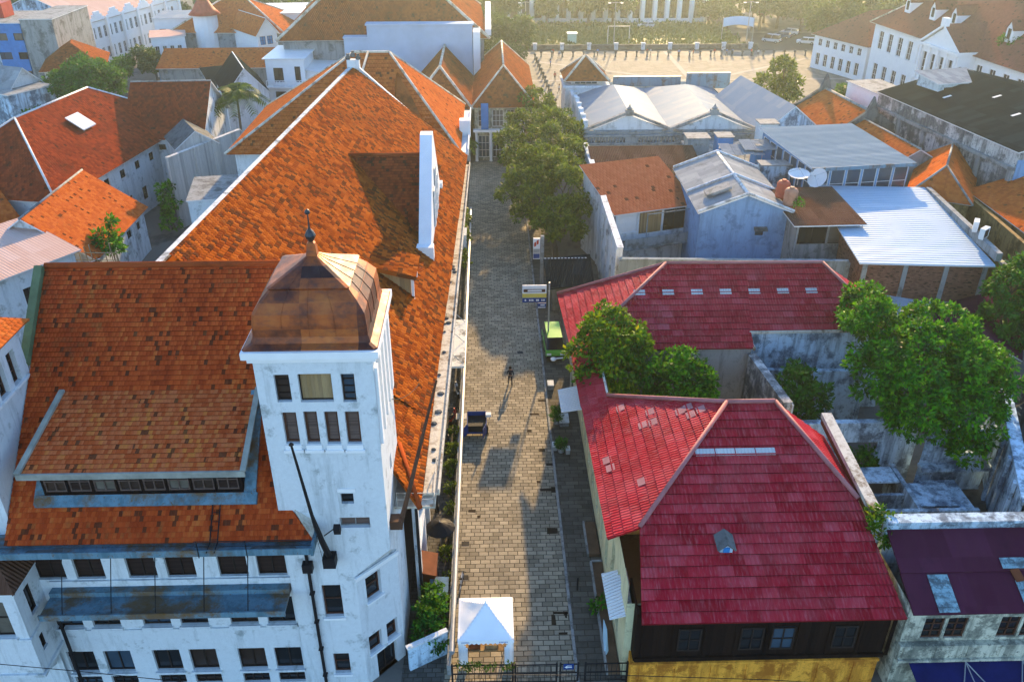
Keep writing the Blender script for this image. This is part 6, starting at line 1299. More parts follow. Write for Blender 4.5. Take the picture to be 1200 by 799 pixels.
tree('court_tree', 'dark leafy green tree beside the yellow flushed one in the court', 'tree', (13.4, 51.0, 0), [(13.2, 51.0, 5.8, 2.1, 1.9, 2.0), (14.3, 50.2, 5.0, 1.5, 1.4, 1.6), (11.9, 50.2, 4.8, 1.4, 1.4, 1.6), (13.0, 49.4, 3.8, 1.8, 1.3, 1.7), (13.4, 52.4, 7.0, 1.6, 1.4, 1.3), (11.4, 51.6, 6.2, 1.4, 1.3, 1.3), (14.6, 51.6, 6.0, 1.4, 1.3, 1.4)], 'leaf_bright', 4.6, 12, .36, .22, .2, seed=103, under=-.8)
tree('court_bush', 'pale lime bush along the white coping of the court', 'bush', (8.9, 48.6, 0), [(8.5, 48.7, 5.2, .9, 1.0, .9), (9.3, 47.9, 4.6, .8, .8, .8), (10.4, 47.6, 4.2, .9, .6, .6), (12.2, 47.3, 4.6, .6, .5, .5)], 'leaf_yellow', 6, 10, .28, .16, .07, seed=104)
tree('yard_bush', 'small dark bush between the crumbling parapet and the pale blue wall', 'bush', (22.3, 51.4, 0), [(22.2, 51.5, 5.6, 1.5, 1.3, 1.3), (21.2, 51.0, 4.8, 1.1, 1.0, 1.0), (23.4, 51.2, 4.8, 1.1, 1.0, 1.1), (22.0, 50.2, 3.8, 1.2, 1.0, 1.1), (22.6, 52.8, 6.0, .9, .8, .8)], 'leaf_mid', 5, 12, .36, .2, .14, seed=105, under=-.8)
tree('roof_plant', 'bright sapling sprouting at the corner of the south crimson roof', 'plant', (20.9, 34.6, 6.9), [(20.95, 34.8, 7.8, .75, .7, .6), (20.6, 34.2, 7.2, .5, .5, .45), (21.7, 34.6, 7.6, .5, .45, .4)], 'leaf_yellow', 8, 11, .26, .14, .06, seed=106)
tree('yard_tree', 'dark green tree at the right edge beside the white metal roof', 'tree', (43.6, 63.2, 0), [(43.8, 63.6, 7.4, 2.0, 1.9, 1.9), (45.6, 64.0, 8.4, 1.9, 1.8, 1.7), (42.6, 62.0, 5.4, 1.7, 1.5, 1.5), (45.0, 61.8, 5.6, 1.9, 1.7, 1.7), (43.6, 60.6, 3.8, 1.8, 1.4, 1.4)], 'leaf_mid', 3.6, 12, .4, .24, .22, seed=107)
tree('ruin_plant', 'dark shrub growing in the doorway of the stained ruin', 'shrub', (25.7, 46.9, 0), [(25.6, 46.8, 2.2, 1.0, .6, 1.3), (26.2, 46.6, 1.4, .8, .5, .9)], 'leaf_mid', 6, 10, .3, .16, .06, seed=108)
tree('street_tree', 'tall olive tree overhanging the street, its top catching the sun', 'tree', (7.2, 104, 0), lob((628, 122, 8, 2.6, 1, .9), (612, 148, 7.5, 2.3, 1, .9), (648, 146, 8, 2.6, 1, .9), (640, 172, 7.5, 2.8, 1, .9), (668, 178, 7.5, 2.2, 1, .9), (598, 165, 7, 1.8, 1, .8), (606, 185, 6.4, 2.0, 1, .8), (672, 156, 7.5, 1.8, 1, .8), (636, 192, 7.2, 2.7, 1, .9), (662, 198, 7, 2.2, 1, .85), (616, 200, 6.6, 1.9, 1, .85)), 'leaf_olive', 3.2, 10, .42, .3, .34, seed=109)
tree('street_tree', 'darker street tree nearer the twin signs, hanging low over the setts', 'tree', (7.2, 86.0, 0), lob((640, 206, 7, 2.8, 1, .85), (662, 218, 7, 2.4, 1, .85), (612, 212, 6.2, 2.0, 1, .8), (625, 232, 5.8, 2.0, 1, .8), (655, 250, 5.4, 2.2, 1, .8), (676, 240, 5.8, 1.8, 1, .8), (638, 268, 4.2, 1.8, 1, .8), (668, 270, 4.2, 1.7, 1, .8), (597, 228, 5.4, 1.3, 1, .8), (615, 250, 4.6, 1.4, 1, .8)), 'leaf_olive', 3.4, 10, .4, .3, .3, seed=110)
tree('climber', 'straggling creeper on the white courtyard house', 'plant', (-37.9, 96.5, 0), [(-38.0, 96.5, 3.6, .9, .9, 2.6), (-37.6, 95.0, 1.8, .9, .9, 1.5)], 'leaf_bright', 4, 10, .5, .3, .08, seed=111)
tree('roof_weed', 'spiky green weed tree leaning over the orange house roof', 'tree', (-37.9, 79.6, 0), [(-38.2, 79.8, 5.6, 1.2, 1.2, 1.0), (-38.4, 81.8, 6.6, .5, .9, .5), (-37.4, 78.6, 5.2, .9, .9, .8)], 'leaf_bright', 4.5, 10, .5, .26, .09, seed=112)
tree('shrub', 'dense leafy shrub in the corner behind the white boundary wall', 'shrub', (-3.8, 34.2, 0), [(-3.7, 34.4, 1.6, .75, 1.1, 1.0), (-3.9, 33.4, 1.4, .7, .8, .9), (-3.6, 35.6, 1.6, .65, .8, .8), (-3.3, 33.2, .9, .5, .6, .6)], 'leaf_mid', 8, 10, .24, .14, .06, seed=113)
tree('shrub', 'straggling shrub against the white wall at the far left of the street', 'shrub', (-3.4, 88, 0), [(-3.3, 88.5, 1.8, .7, 1.6, 1.4), (-3.3, 93, 2.2, .7, 1.8, 1.5), (-3.2, 83.5, 1.4, .5, 1.5, .9)], 'leaf_olive', 4, 8, .4, .22, .06, seed=114)
tree('shrub', 'green shrubs in front of the columned house at the street end', 'shrub', (4.6, 119.6, 0), [(4.4, 119.6, 1.3, 1.5, .8, 1.1), (2.2, 119.9, 1.0, 1.0, .7, .9), (6.6, 118.5, 1.6, 1.4, 1.2, 1.3)], 'leaf_mid', 2.6, 9, .45, .3, .07, seed=115)
g_ = random.Random(4)
for i in range(9):
    y = 36.2+i*2.15; r = g_.uniform(.25, .5)
    tree('alley_plant', ['low dark plant at the foot of the street railing', 'tufty plant in the alley behind the street railing'][i % 2], 'plant', (-3.05, y, 0), [(-3.05, y, .35+r*.4, r, r*1.3, r)], 'leaf_olive', 10, 8, .2, .1, .03, 'plants behind the street railing', 200+i)
# dead branches, right edge
o = empty('dead_branches', 'tangle of bare bleached branches at the right edge', 'branches', (37.5, 49.5, 4.8)); mb = MB(); g_ = random.Random(8)
for i in range(26):
    p = V((37.5+g_.uniform(-1.8, 1.8), 49.5+g_.uniform(-1.5, 2), 5+g_.uniform(-.4, 1.2))); d = V((g_.uniform(-1, 1), g_.uniform(-.6, 1), g_.uniform(-.2, .8))); q = p+d*g_.uniform(.7, 1.8)
    mb.tube([p, p.lerp(q, .5)+V((g_.uniform(-.25, .25), 0, g_.uniform(0, .3))), q], [.06, .045, .02], 5)
mb.build('branch', plain('bleached wood', (.30, .22, .14), .8, .3), o)
o = empty('bamboo_frame', 'broken bamboo framework below the orange house roof', 'framework', (-37.4, 75.4, 0)); mb = MB()
for i in range(16): x = -41.8+i*.42; mb.tube([(x, 75.6+g_.uniform(-.5, .5), 0), (x+g_.uniform(-.3, .3), 75.4+g_.uniform(-.6, .6), 6.2+g_.uniform(-.9, .9))], .055, 5)
for i in range(10): z = 3.2+i*.33; mb.tube([(-42, 75.1+g_.uniform(-.6, .6), z), (-35.4, 75.1+g_.uniform(-.6, .6), z+g_.uniform(-.5, .5))], .045, 5)
mb.build('pole', plain('grey bamboo', (.30, .24, .16), .8, .4), o)
# railing along the alley ------------------------------------------------------------
o = empty('street_railing', 'long low wall with a grey pipe rail dividing the alley from the street', 'railing', (-2.55, 55, 0)); mb = MB(); mb.box(-2.72, 31.6, 0, -2.5, 98, .75); mb.build('low_wall', W_['concrete'], o)
mb = MB(); mb.tube([(-2.42, 31.6, 1.75), (-2.42, 66, 1.75), (-2.45, 98, 1.7)], .15, 8); mb.build('rail', W_['steel'], o)
for i in range(23): mb = MB(); mb.tube([(-2.58, 31.8+3*i, .7), (-2.44, 31.8+3*i, 1.7)], .05, 6); mb.build('post', W_['steel'], o)
o = empty('boundary_wall', 'patched white boundary wall in front of the leafy shrub', 'wall', (-3.7, 32.4, 0)); mb = MB(); mb.obox(V((-4.75, 31.9, 0)), V((2.05, 1.15, 0)), V((-.09, .16, 0)), V((0, 0, 1.7))); mb.build('panel', W_['ruin_light'], o); mb = MB(); mb.obox(V((-4.8, 31.84, 1.7)), V((2.15, 1.2, 0)), V((-.15, .27, 0)), V((0, 0, .1))); mb.build('coping', W_['white_dirty'], o)
o = empty('rust_shed', 'small rust red sheet shed against the tower side', 'shed', (-4.1, 38.0, 0)); mb = MB(); mb.roof([(-4.55, 37.0, 2.3), (-3.5, 37.0, 2.0), (-3.5, 38.9, 2.0), (-4.55, 38.9, 2.3)]); mb.build('roof', [W_['rust'], W_['frame_d']], o); mb = MB(); mb.box(-4.5, 37.1, 0, -3.6, 38.8, 1.95); mb.build('wall', W_['rust'], o)
o = empty('canvas_shed', 'dark blue canvas shelter beside the rust red shed', 'shelter', (-3.3, 36.6, 0)); mb = MB(); mb.roof([(-3.9, 35.8, 1.5), (-2.8, 35.8, 1.4), (-2.8, 37.3, 1.6), (-3.9, 37.3, 1.7)]); mb.build('roof', [W_['bluemetal'], W_['frame_d']], o); mb = MB(); [mb.tube([(x, y, 0), (x, y, 1.4)], .03, 5) for x in (-3.8, -2.9) for y in (35.9, 37.2)]; mb.build('post', W_['steel'], o)
o = empty('parasol', 'black round parasol open in the alley', 'parasol', (-3.5, 41.4, 0)); mb = MB(); mb.lathe((-3.5, 41.4, 1.75), [(.95, 0), (.93, .04), (.5, .3), (.06, .48)], 14); mb.build('canopy', W_['black'], o); mb = MB(); mb.tube([(-3.5, 41.4, 0), (-3.5, 41.4, 2.35)], .03, 6); mb.build('pole', W_['steel'], o)
o = empty('street_lamp', 'alley lamp post with a pale globe', 'street lamp', (-3.95, 45.0, 0)); mb = MB(); mb.lathe((-3.95, 45, 0), [(.14, 0), (.12, .4), (.06, .5), (.045, 4.0)], 8); mb.build('post', W_['black'], o); mb = MB(); mb.lathe((-3.95, 45, 4.0), [(.08, 0), (.22, .1), (.28, .28), (.22, .46), (.06, .56)], 12); mb.build('globe', W_['plastic_w'], o, True)
o = empty('wall_canopy', 'square white canopy with peeling black patches on the long wing wall', 'canopy', (-3.3, 60.3, 0)); mb = MB(); mb.box(-4.55, 56.6, 4.35, -2.2, 64.2, 4.52); mb.build('slab', stained('peeling white slab', (.7, .7, .64), (.03, .03, .028), .5, .7, streak=False), o); mb = MB(); [mb.tube([(-4.4, y, 6.6), (-2.3, y, 4.5)], .03, 5) for y in (57, 60.4, 63.8)]; [mb.box(-4.6, y, 4.1, -2.3, y+.12, 4.348) for y in (57, 60.4, 63.7)]; mb.build('bracket', W_['steel'], o)
o = empty('meter_box', 'white box on the wing wall far along the alley', 'box', (-3.2, 87, 0)); mb = MB(); mb.box(-3.9, 86.2, 0, -2.75, 88.2, 3.0); mb.build('body', W_['white'], o); mb = MB(); mb.box(-3.95, 86.1, 3.002, -2.7, 88.3, 3.1); mb.build('lid', W_['white_dirty'], o)
# tent -----------------------------------------------------------------------------
o = empty('gazebo_tent', 'white peaked gazebo tent standing at the gate', 'tent', (-.58, 33.5, 0)); a0, a1, b0_, b1_ = -2.1, .94, 31.95, 35.0; mb = MB(); N = 12; ctr = ((a0+a1)/2, (b0_+b1_)/2)
def tz(x, y):
    m = max(abs(x-ctr[0])/(a1-a0)*2, abs(y-ctr[1])/(b1_-b0_)*2); return 2.25 + 1.25*(1-m)**1.25 + .035*math.sin(x*4.1+.5)*math.sin(y*3.7)*m*(1-m)*4
N = 24
d_ = []
gp = [[V((a0+(a1-a0)*i/N, b0_+(b1_-b0_)*j/N, 0)) for j in range(N+1)] for i in range(N+1)]
for r_ in gp:
    for p in r_: p.z = tz(p.x, p.y)
for i in range(N):
    for j in range(N): mb.poly([gp[i][j], gp[i+1][j], gp[i+1][j+1], gp[i][j+1]])
cn = mb.build('canopy', W_['cloth_white'], o, True); cn.data.set_sharp_from_angle(angle=R(20)); mb = MB()
for s in range(4):
    E_ = [(a0, b0_, a1, b0_), (a1, b0_, a1, b1_), (a1, b1_, a0, b1_), (a0, b1_, a0, b0_)][s]
    for i in range(12):
        t0, t1 = i/12, (i+1)/12; P0 = V((E_[0]+(E_[2]-E_[0])*t0, E_[1]+(E_[3]-E_[1])*t0, 2.25)); P1 = V((E_[0]+(E_[2]-E_[0])*t1, E_[1]+(E_[3]-E_[1])*t1, 2.25)); M_ = (P0+P1)*.5
        mb.poly([P0-V((0, 0, .22)), M_-V((0, 0, .32)), P1-V((0, 0, .22)), P1, P0])
mb.build('valance', W_['cloth_white'], o); mb = MB(); mb.lathe((ctr[0], ctr[1], 3.42), [(.07, 0), (.05, .1), (.02, .25)], 8); mb.build('finial', W_['cloth_white'], o)
mb = MB()
for i in range(9): x = a0+.2+i*.05; mb.box(x, b0_-.016, 2.08, x+.03, b0_-.008, 2.14)
for i in range(6): x = a1-.8+i*.08; mb.box(x, b0_-.016, 2.07, x+.05, b0_-.008, 2.14)
mb.build('lettering', plain('blue print', (.05, .15, .4), .6, .1), o)
for x in (a0+.05, a1-.05):
    for y in (b0_+.05, b1_-.05): mb = MB(); mb.tube([(x, y, 0), (x, y, 2.25)], .035, 6); mb.build('leg', W_['plastic_w'], o)
for x, s in ((a0+.07, 1), (a1-.07, -1)):
    mb = MB()
    for i in range(5): mb.obox(V((x+s*(.09*i), b0_+.1+.03*(i % 2), .1)), V((s*.09, .03*(1-2*(i % 2)), 0)), V((0, .02, 0)), V((0, 0, 2.1-.16*i)))
    mb.build('curtain', W_['cloth_white'], o)
o = empty('stall_table', 'wooden stall table with boxes under the gazebo tent', 'table', (-.6, 33.2, 0)); mb = MB(); mb.box(-1.7, 32.5, .75, .5, 33.3, .8); mb.build('top', W_['wood'], o); mb = MB(); [mb.box(x, y, 0, x+.06, y+.06, .75) for x in (-1.65, .4) for y in (32.55, 33.2)]; mb.build('leg', W_['wood'], o); mb = MB(); mb.box(-1.5, 32.6, .802, -.9, 33.1, 1.2); mb.build('box', W_['rust'], o); mb = MB(); mb.box(-.6, 32.65, .802, .1, 33.1, 1.05); mb.build('box', W_['wood'], o)
# gate -----------------------------------------------------------------------------
def gate(name, label, x0, x1, y, h=1.45):
    o = empty(name, label, 'gate', ((x0+x1)/2, y, 0)); mb = MB()
    for x in (x0, x1): mb.box(x-.05, y-.05, 0, x+.05, y+.05, h+.1)
    for z in (.12, h*.55, h): mb.box(x0+.05, y-.025, z-.03, x1-.05, y+.025, z+.03)
    mb.build('frame', W_['black'], o); n = int((x1-x0)/.28); mb = MB()
    for i in range(1, n): x = x0+(x1-x0)*i/n; mb.box(x-.014, y-.016, .15, x+.014, y+.016, h-.03)
    mb.build('bars', W_['black'], o)
gate('gate', 'black barred gate leaf in front of the gazebo tent', -2.4, .85, 31.0); gate('gate', 'black barred gate leaf in the middle of the street', .98, 3.2, 30.95); gate('gate', 'narrow black gate leaf carrying the blue sign', 3.4, 4.35, 30.95); gate('gate', 'black barred gate leaf before the brown planting bed', 4.75, 7.0, 30.95)
o = empty('sign_plate', 'small blue sign with a white arrow hung on the gate', 'sign', (3.85, 30.9, 1.3)); mb = MB(); mb.box(3.55, 30.86, 1.15, 4.1, 30.9, 1.55); mb.build('plate', W_['cartblue'], o); mb = MB(); mb.box(3.65, 30.845, 1.3, 4.0, 30.856, 1.36); mb.poly([(3.6, 30.85, 1.33), (3.75, 30.85, 1.24), (3.75, 30.85, 1.45)]); mb.box(3.72, 30.845, 1.42, 3.98, 30.856, 1.46); mb.build('arrow', W_['plastic_w'], o)
tree('creeper', 'wiry creeper tangled along the top of the gate', 'plant', (-1, 31.05, .0), [(-1.7, 31.0, 1.4, .6, .15, .16), (-.5, 31.0, 1.45, .6, .15, .15), (.5, 31.0, 1.4, .4, .15, .14)], 'leaf_olive', 14, 6, .14, .09, .015, seed=230)
# bicycle, scooter, cart -----------------------------------------------------------
def bicycle(label, loc, rz):
    o = empty('bicycle', label, 'bicycle', loc, rz)
    for x in (-.52, .52):
        mb = MB(); N = 20; mb.tube([(x+.33*math.cos(6.2832*i/N), 0, .34+.33*math.sin(6.2832*i/N)) for i in range(N+1)], .022, 6); w = mb.build('wheel', W_['black'], o, world=False)
        mb = MB(); [mb.tube([(x, 0, .34), (x+.32*math.cos(k*.785), 0, .34+.32*math.sin(k*.785))], .006, 3) for k in range(8)]; mb.build('spokes', W_['plastic_w'], w, world=False)
    mb = MB(); S = [(-.52, 0, .34), (-.08, 0, .3), (-.18, 0, .82), (.36, 0, .86), (.52, 0, .34)]; [mb.tube([S[a], S[b]], .02, 6) for a, b in ((0, 1), (1, 2), (0, 2), (2, 3), (1, 3), (3, 4))]; mb.tube([S[3], (.33, 0, 1.0)], .018, 6); mb.build('frame', W_['plastic_w'], o, world=False)
    mb = MB(); mb.tube([(.25, -.28, 1.02), (.34, -.1, 1.0), (.34, .1, 1.0), (.25, .28, 1.02)], .018, 6); mb.build('handlebar', W_['black'], o, world=False); mb = MB(); mb.lathe((-.2, 0, .86), [(.03, 0), (.1, .03), (.08, .08)], 8); mb.build('saddle', W_['black'], o, world=False); mb = MB(); mb.tube([(-.08, -.14, .3), (-.08, .14, .3)], .03, 6); mb.build('pedals', W_['black'], o, world=False)
bicycle('white bicycle parked against the alley railing', (-2.1, 38.0, .02), R(82))
def scooter(label, loc, rz, paint):
    o = empty('scooter', label, 'scooter', loc, rz)
    for x in (-.6, .6): mb = MB(); mb.tube([(x, -.06, .27), (x, .06, .27)], .27, 14); mb.build('wheel', W_['black'], o, world=False)
    mb = MB(); mb.tube([(-.75, 0, .5), (-.4, 0, .62), (-.1, 0, .45), (.25, 0, .4), (.5, 0, .7), (.5, 0, .95)], [.1, .17, .15, .12, .14, .1], 8); mb.build('body', W_[paint], o, True, world=False); mb = MB(); mb.tube([(-.75, 0, .74), (-.3, 0, .77), (.05, 0, .7)], [.08, .13, .1], 8); mb.build('saddle', W_['black'], o, True, world=False)
    mb = MB(); mb.tube([(.4, -.34, 1.02), (.5, 0, 1.0), (.4, .34, 1.02)], .025, 6); mb.tube([(.5, 0, .9), (.62, 0, .3)], .04, 6); mb.build('handlebar', W_['black'], o, world=False); mb = MB(); mb.lathe((.6, 0, .85), [(.03, 0), (.08, .05), (.03, .1)], 8); mb.build('headlight', W_['plastic_w'], o, world=False)
scooter('red scooter parked in the alley behind the blue cart', (-3.2, 55.6, .02), R(75), 'red'); scooter('dark scooter parked nearest the wing wall', (-3.5, 52.9, .02), R(95), 'car_dark'); scooter('silver scooter parked past the blue cart beside the railing', (-3.0, 59.5, .02), R(100), 'car_silver')
o = empty('cart', 'blue street vendor cart with its flaps open beside the railing', 'cart', (-1.3, 53.9, .02)); mb = MB(); mb.box(-2.05, 53.3, .45, -.55, 54.9, .55); mb.box(-2.05, 54.85, .55, -.55, 54.9, 1.45); mb.box(-2.05, 53.3, .55, -2.0, 54.85, 1.3); mb.box(-.6, 53.3, .55, -.55, 54.85, 1.3); mb.build('body', W_['cartblue'], o); mb = MB(); mb.box(-1.99, 53.4, .552, -.61, 54.8, 1.1); mb.build('load', W_['black'], o)
mb = MB(); mb.obox(V((-2.0, 53.28, .6)), V((-.35, -.7, 0)), V((.04, -.02, 0)), V((0, 0, .85))); mb.build('flap', W_['cartblue'], o); mb = MB(); mb.obox(V((-.6, 53.28, .6)), V((-.25, -.85, 0)), V((.04, 0, 0)), V((0, 0, .85))); mb.build('flap', W_['cartblue'], o)
for x in (-2.1, -.5): mb = MB(); mb.tube([(x-.06, 54.0, .36), (x+.06, 54.0, .36)], .34, 14); mb.build('wheel', W_['black'], o)
mb = MB(); mb.box(-.62, 54.3, 1.302, -.2, 54.7, 1.5); mb.build('box', W_['plastic_w'], o); mb = MB(); mb.box(-2.9, 54.0, 1.3, -2.1, 54.8, 1.36); mb.build('tray', W_['gutter'], o)
car('car', 'lime green van parked under the yellow flushed tree on the footpath', (5.45, 66.6, .13), R(-88), 'car_green', True)
# signs ----------------------------------------------------------------------------
o = empty('billboard', 'roadside board with white, yellow and blue bands on a steel post', 'sign', (4.95, 66.6, .13)); y = 66.5; bl, tr = Y(612, 354, y), Y(640.5, 334, y)
mb = MB(); mb.box(bl.x, y-.06, bl.z, tr.x, y+.04, tr.z); mb.build('board', W_['plastic_w'], o); H_ = tr.z-bl.z; W2 = tr.x-bl.x
def band(nm, u0, u1, v0, v1, mat, k=.07): mb = MB(); mb.box(bl.x+W2*u0, y-k, bl.z+H_*v0, bl.x+W2*u1, y-k+.008, bl.z+H_*v1); mb.build(nm, W_[mat], o)
W_['bandyellow'] = plain('yellow print', (.62, .48, .10), .6, .1)
band('blue_band', 0, 1, 0, .27, 'cartblue'); band('yellow_band', 0, 1, .28, .52, 'bandyellow'); band('dark_stripe', .05, .95, .6, .78, 'frame_b'); band('pale_stripe', .22, .8, .64, .74, 'plastic_w', .08)
mb = MB()
for u0, u1 in ((.1, .16), (.28, .34), (.36, .39), (.41, .46), (.58, .62), (.63, .69), (.8, .84), (.87, .93)): mb.box(bl.x+W2*u0, y-.082, bl.z+H_*.08, bl.x+W2*u1, y-.074, bl.z+H_*.18)
mb.build('lettering', W_['plastic_w'], o); mb = MB(); mb.tube([(4.98, y+.1, .13), (4.98, y+.1, tr.z+.2)], .07, 8); mb.build('post', W_['steel'], o)
o = empty('sign', 'small square blue sign hung below the banded board', 'sign', (4.6, 66.5, 2)); a, b = Y(630, 359, y), Y(640, 353.5, y); mb = MB(); mb.box(a.x, y-.03, a.z-.15, b.x, y+.03, b.z-.12); mb.build('plate', W_['cartblue'], o); mb = MB(); mb.box(a.x+.25, y-.045, a.z+.1, b.x-.12, y-.035, a.z+.2); mb.box(a.x+.05, y-.045, a.z-.12, b.x-.05, y-.035, a.z-.05); mb.build('lettering', W_['plastic_w'], o)
o = empty('pylon_sign', 'tall grey pylon with a white, red and blue panel', 'sign', (4.5, 79, .13)); y = 79.0; a, b = Y(624.5, 303, y), Y(633, 279, y); mb = MB(); mb.box(b.x+.05, y-.1, .13, b.x+.4, y+.3, b.z+.2); mb.build('post', W_['concrete'], o); mb = MB(); mb.box(a.x, y-.15, a.z, b.x, y+.05, b.z); mb.build('panel', W_['plastic_w'], o); hh = b.z-a.z
for nm, v0, v1, mt in (('blue_band', .04, .27, 'cartblue'), ('grey_band', .3, .5, 'steel')): mb = MB(); mb.box(a.x+.03, y-.168, a.z+hh*v0, b.x-.03, y-.155, a.z+hh*v1); mb.build(nm, W_[mt], o)
mb = MB(); [mb.obox(V((a.x+.1+.25*i, y-.168, a.z+hh*(.6+.1*(i % 2)))), V((.2, 0, .12)), V((0, .01, 0)), V((0, 0, hh*.2))) for i in range(2)]; mb.build('red_mark', W_['red'], o)
o = empty('street_lamp', 'footpath lamp with a pale arm reaching over the kerb', 'street lamp', (6.15, 57.5, .13)); mb = MB(); mb.tube([(6.2, 57.5, .13), (6.2, 57.5, 5.2)], .07, 8); mb.build('post', W_['steel'], o); mb = MB(); mb.tube([(6.2, 57.5, 4.7), (4.9, 57.4, 4.6)], .05, 6); mb.build('arm', W_['plastic_w'], o); mb = MB(); mb.lathe((4.75, 57.4, 4.45), [(.05, 0), (.22, .05), (.24, .16), (.06, .26)], 10); mb.build('lamp_head', W_['plastic_w'], o, True)
o = empty('kiosk_shelter', 'dark sheet roofed kiosk shelter under the street trees', 'shelter', (8.3, 76, 0)); mb = MB(); mb.roof([(5.3, 72.8, 3.1), (9.8, 73.4, 3.3), (10.0, 79.5, 3.7), (5.2, 78.6, 3.6)]); mb.build('roof', [W_['darkroof'], W_['frame_w']], o)
mb = MB(); mb.box(5.8, 74, 0, 9.6, 78.4, 2.9); mb.build('wall', W_['concrete_dark'], o); mb = MB(); [mb.box(5.3+.34*i, 78.62, 3.52, 5.5+.34*i, 78.75, 3.66) for i in range(13)]; mb.build('edge_trim', W_['plastic_w'], o)
# clipped shrubs, bench, beds
def topiary(lab, x, y, r, s):
    o = tree('topiary', lab, 'shrub', (x, y, .13), [(x, y, .13+.35+r, r, r, r*1.15)], 'leaf_mid', 34, 9, .12, .06, .04, None, s, under=-.9)
    mb = MB(); mb.lathe((x, y, .13), [(.22, 0), (.3, .35), (.26, .36)], 10); mb.build('pot', W_['concrete'], o)
topiary('tall clipped shrub in a pot by the kerb', 4.95, 55.0, .55, 240); topiary('ball clipped shrub in a pot, nearer than the tall one', 5.0, 51.3, .45, 241)
for lab, x, y, l in (('white block bench behind the tall clipped shrub', 5.5, 55.1, .6), ('white block bench beside the ball clipped shrub', 4.55, 51.7, .28), ('small pale block beside the ball clipped shrub', 5.5, 51.2, .25), ('pale block further up the kerb past the awning', 4.8, 60.2, .4)):
    o = empty('bench_block', lab, 'block', (x, y, .13)); mb = MB(); mb.box(x-l*.6, y-l, .13, x+l*.6, y+l, .5); mb.build('base', W_['concrete'], o); mb = MB(); mb.box(x-l*.65, y-l*1.05, .502, x+l*.65, y+l*1.05, .58); mb.build('slab', W_['white'], o)
mb = MB(); mb.box(6.05, 31.3, .1, 6.7, 39.6, .34); so_ = mb.build('planting_bed', W_['soil']); tag(so_, 'brown earth bed along the yellow street wall', 'flower bed'); mb = MB(); mb.box(5.93, 31.25, .1, 6.05, 39.65, .42); mb.box(6.05, 39.6, .1, 6.7, 39.72, .42); mb.build('edging', W_['concrete'], so_)
mb = MB(); mb.box(5.95, 40.3, .1, 6.65, 43.3, .36); so_ = mb.build('planting_bed', W_['soil']); tag(so_, 'short brown earth bed further up beside the street wall', 'flower bed'); mb = MB(); mb.box(5.83, 40.25, .1, 5.95, 43.35, .42); mb.build('edging', W_['concrete'], so_)
tree('bed_plant', 'tufted green plant at the edge of the brown bed', 'plant', (6.1, 35.9, .2), [(6.1, 35.9, .55, .38, .38, .35)], 'leaf_bright', 16, 9, .3, .06, .03, seed=250, droop=-.1)
o = empty('leaning_board', 'slim pale blue board leaning in the brown bed', 'board', (6.1, 33.0, .3)); mb = MB(); A = [(6.05, 32.4, .35), (6.2, 32.7, .4), (6.2, 33.6, 1.1), (6.05, 34.0, 1.45), (5.98, 33.4, 1.0), (5.98, 32.7, .45)]; mb.poly(A); mb.poly([(x+.04, y, z-.04) for x, y, z in A][::-1]); mb.build('face', plain('pale board', (.5, .66, .74), .5, .1), o); mb = MB(); mb.tube([(6.3, 33.6, .3), (6.1, 33.6, 1.1)], .03, 5); mb.build('prop', W_['steel'], o)
mb = MB(); mb.tube([(4.95, 37.5, .13), (4.95, 37.5, 1.1)], .06, 6); so_ = mb.build('post', W_['black']); so_.name = 'kerb_post'; tag(so_, 'short black post on the footpath by the kerb', 'post')
# worn patches where setts are missing
W_['hole'] = plain('dark loose earth', (.05, .035, .022), .95, .5, 3.)
for i, (x, y, w, h) in enumerate(((3.35, 35.7, .9, .22), (3.25, 34.9, .22, .8), (4.0, 35.4, .2, .5), (3.6, 34.2, .5, .16), (3.45, 42.6, .7, .55), (3.2, 46.9, .9, .3), (3.0, 47.8, .3, .3), (4.0, 46.8, .3, .6), (-1.8, 44.8, .5, .3), (-1.2, 44.2, .2, .3), (3.8, 49.8, .7, .3), (3.4, 51.5, .4, .4), (2.9, 56.3, .7, .3), (3.7, 58.2, .5, .3), (2.6, 54.0, .3, .3))):
    mb = MB(); g_ = random.Random(i); mb.poly([(x+g_.uniform(-.05, .05), y+g_.uniform(-.05, .05), .026), (x+w+g_.uniform(-.05, .05), y, .026), (x+w, y+h+g_.uniform(-.05, .05), .026), (x, y+h, .026)]); so_ = mb.build('pavement_hole', W_['hole']); tag(so_, kind='structure')
for i, (x, y) in enumerate(((-2.2, 41.6), (-2.2, 38.6), (2.2, 66))): mb = MB(); mb.box(x, y, .024, x+.5, y+.4, .034); tag(mb.build('drain_cover', W_['black']), kind='structure')
# cables
for lab, pts in (('thin black cable crossing in front of the white corner building', [Y(-20, 776, 28), Y(80, 785, 28), Y(200, 797, 28), Y(330, 815, 28)]), ('thin black cable crossing before the ochre parapet front', [Y(560, 790, 29.2), Y(735, 791, 29.4), Y(900, 796, 29.4), Y(1060, 806, 29.2)])):
    mb = MB(); mb.tube(pts, .02, 5); tag(mb.build('cable', W_['black']), lab, 'cable')
for lab, a, b, s in (('cable slung from the long wing eave to the alley lamp', (-4.0, 52, 10.4), (-3.95, 45.1, 4.5), .5), ('cable slung across the tower side to the wing dormer', (-5.05, 35.5, 15.5), (-4.0, 47, 10.8), .8)):
    a, b = V(a), V(b); mb = MB(); mb.tube([a.lerp(b, t/8)-V((0, 0, s*4*(t/8)*(1-t/8))) for t in range(9)], .022, 4); tag(mb.build('cable', W_['black']), lab, 'cable')
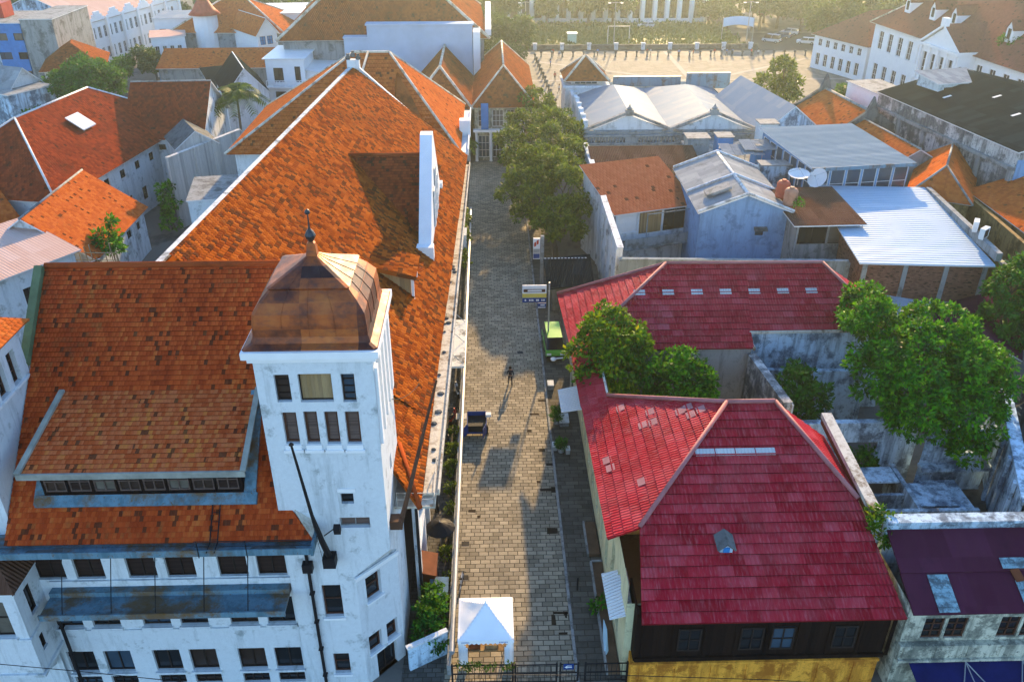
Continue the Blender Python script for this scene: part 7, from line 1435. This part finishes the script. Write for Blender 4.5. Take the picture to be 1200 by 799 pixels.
# ================================================================== LIGHT, AIR, CAMERA
AZ, EL = R(11.5), R(18.5)
w = bpy.data.worlds.new('World'); sc.world = w; w.use_nodes = True; nt = w.node_tree; bg = nt.nodes['Background']
sky = nt.nodes.new('ShaderNodeTexSky'); sky.sky_type = 'NISHITA'; sky.sun_disc = False; sky.sun_elevation = EL; sky.sun_rotation = AZ; sky.air_density = 1.0; sky.dust_density = .6; sky.ozone_density = 4.0
nt.links.new(sky.outputs[0], bg.inputs[0]); bg.inputs[1].default_value = .15
L = bpy.data.lights.new('sun', 'SUN'); L.energy = 3.6; L.angle = R(1.0); L.color = (1.0, .67, .32)
so_ = bpy.data.objects.new('sun', L); COL.objects.link(so_); d = V((math.sin(AZ)*math.cos(EL), math.cos(AZ)*math.cos(EL), math.sin(EL))); so_.rotation_euler = d.to_track_quat('Z', 'Y').to_euler(); so_.location = (60, 200, 120)
hz, nt, b = newmat('haze'); nt.nodes.remove(b); pv = nt.nodes.new('ShaderNodeVolumePrincipled'); pv.inputs['Color'].default_value = (.84, .97, .90, 1); pv.inputs['Density'].default_value = .0004; pv.inputs['Anisotropy'].default_value = .82
nt.links.new(pv.outputs[0], nt.nodes['Material Output'].inputs['Volume'])
mb = MB(); mb.box(-425, -65, -1, 425, 625, 46); tag(mb.build('haze', hz), kind='stuff')
cam = bpy.data.cameras.new('camera'); cam.lens = 30.0; cam.sensor_width = 36.0; cam.clip_end = 2000; cam.clip_start = .5
co = bpy.data.objects.new('camera', cam); COL.objects.link(co); co.location = (0, 0, CH); co.rotation_euler = (math.pi/2-TH, 0, -PS); sc.camera = co
sc.render.engine = 'CYCLES'; sc.view_settings.view_transform = 'Standard'; sc.view_settings.look = 'None'; sc.view_settings.exposure = 1.78; sc.view_settings.gamma = 1.0
cy_ = sc.cycles; cy_.use_denoising = True; cy_.max_bounces = 6; cy_.diffuse_bounces = 3; cy_.glossy_bounces = 3; cy_.transmission_bounces = 3; cy_.volume_bounces = 0; cy_.transparent_max_bounces = 4; cy_.use_adaptive_sampling = True; cy_.adaptive_threshold = .02
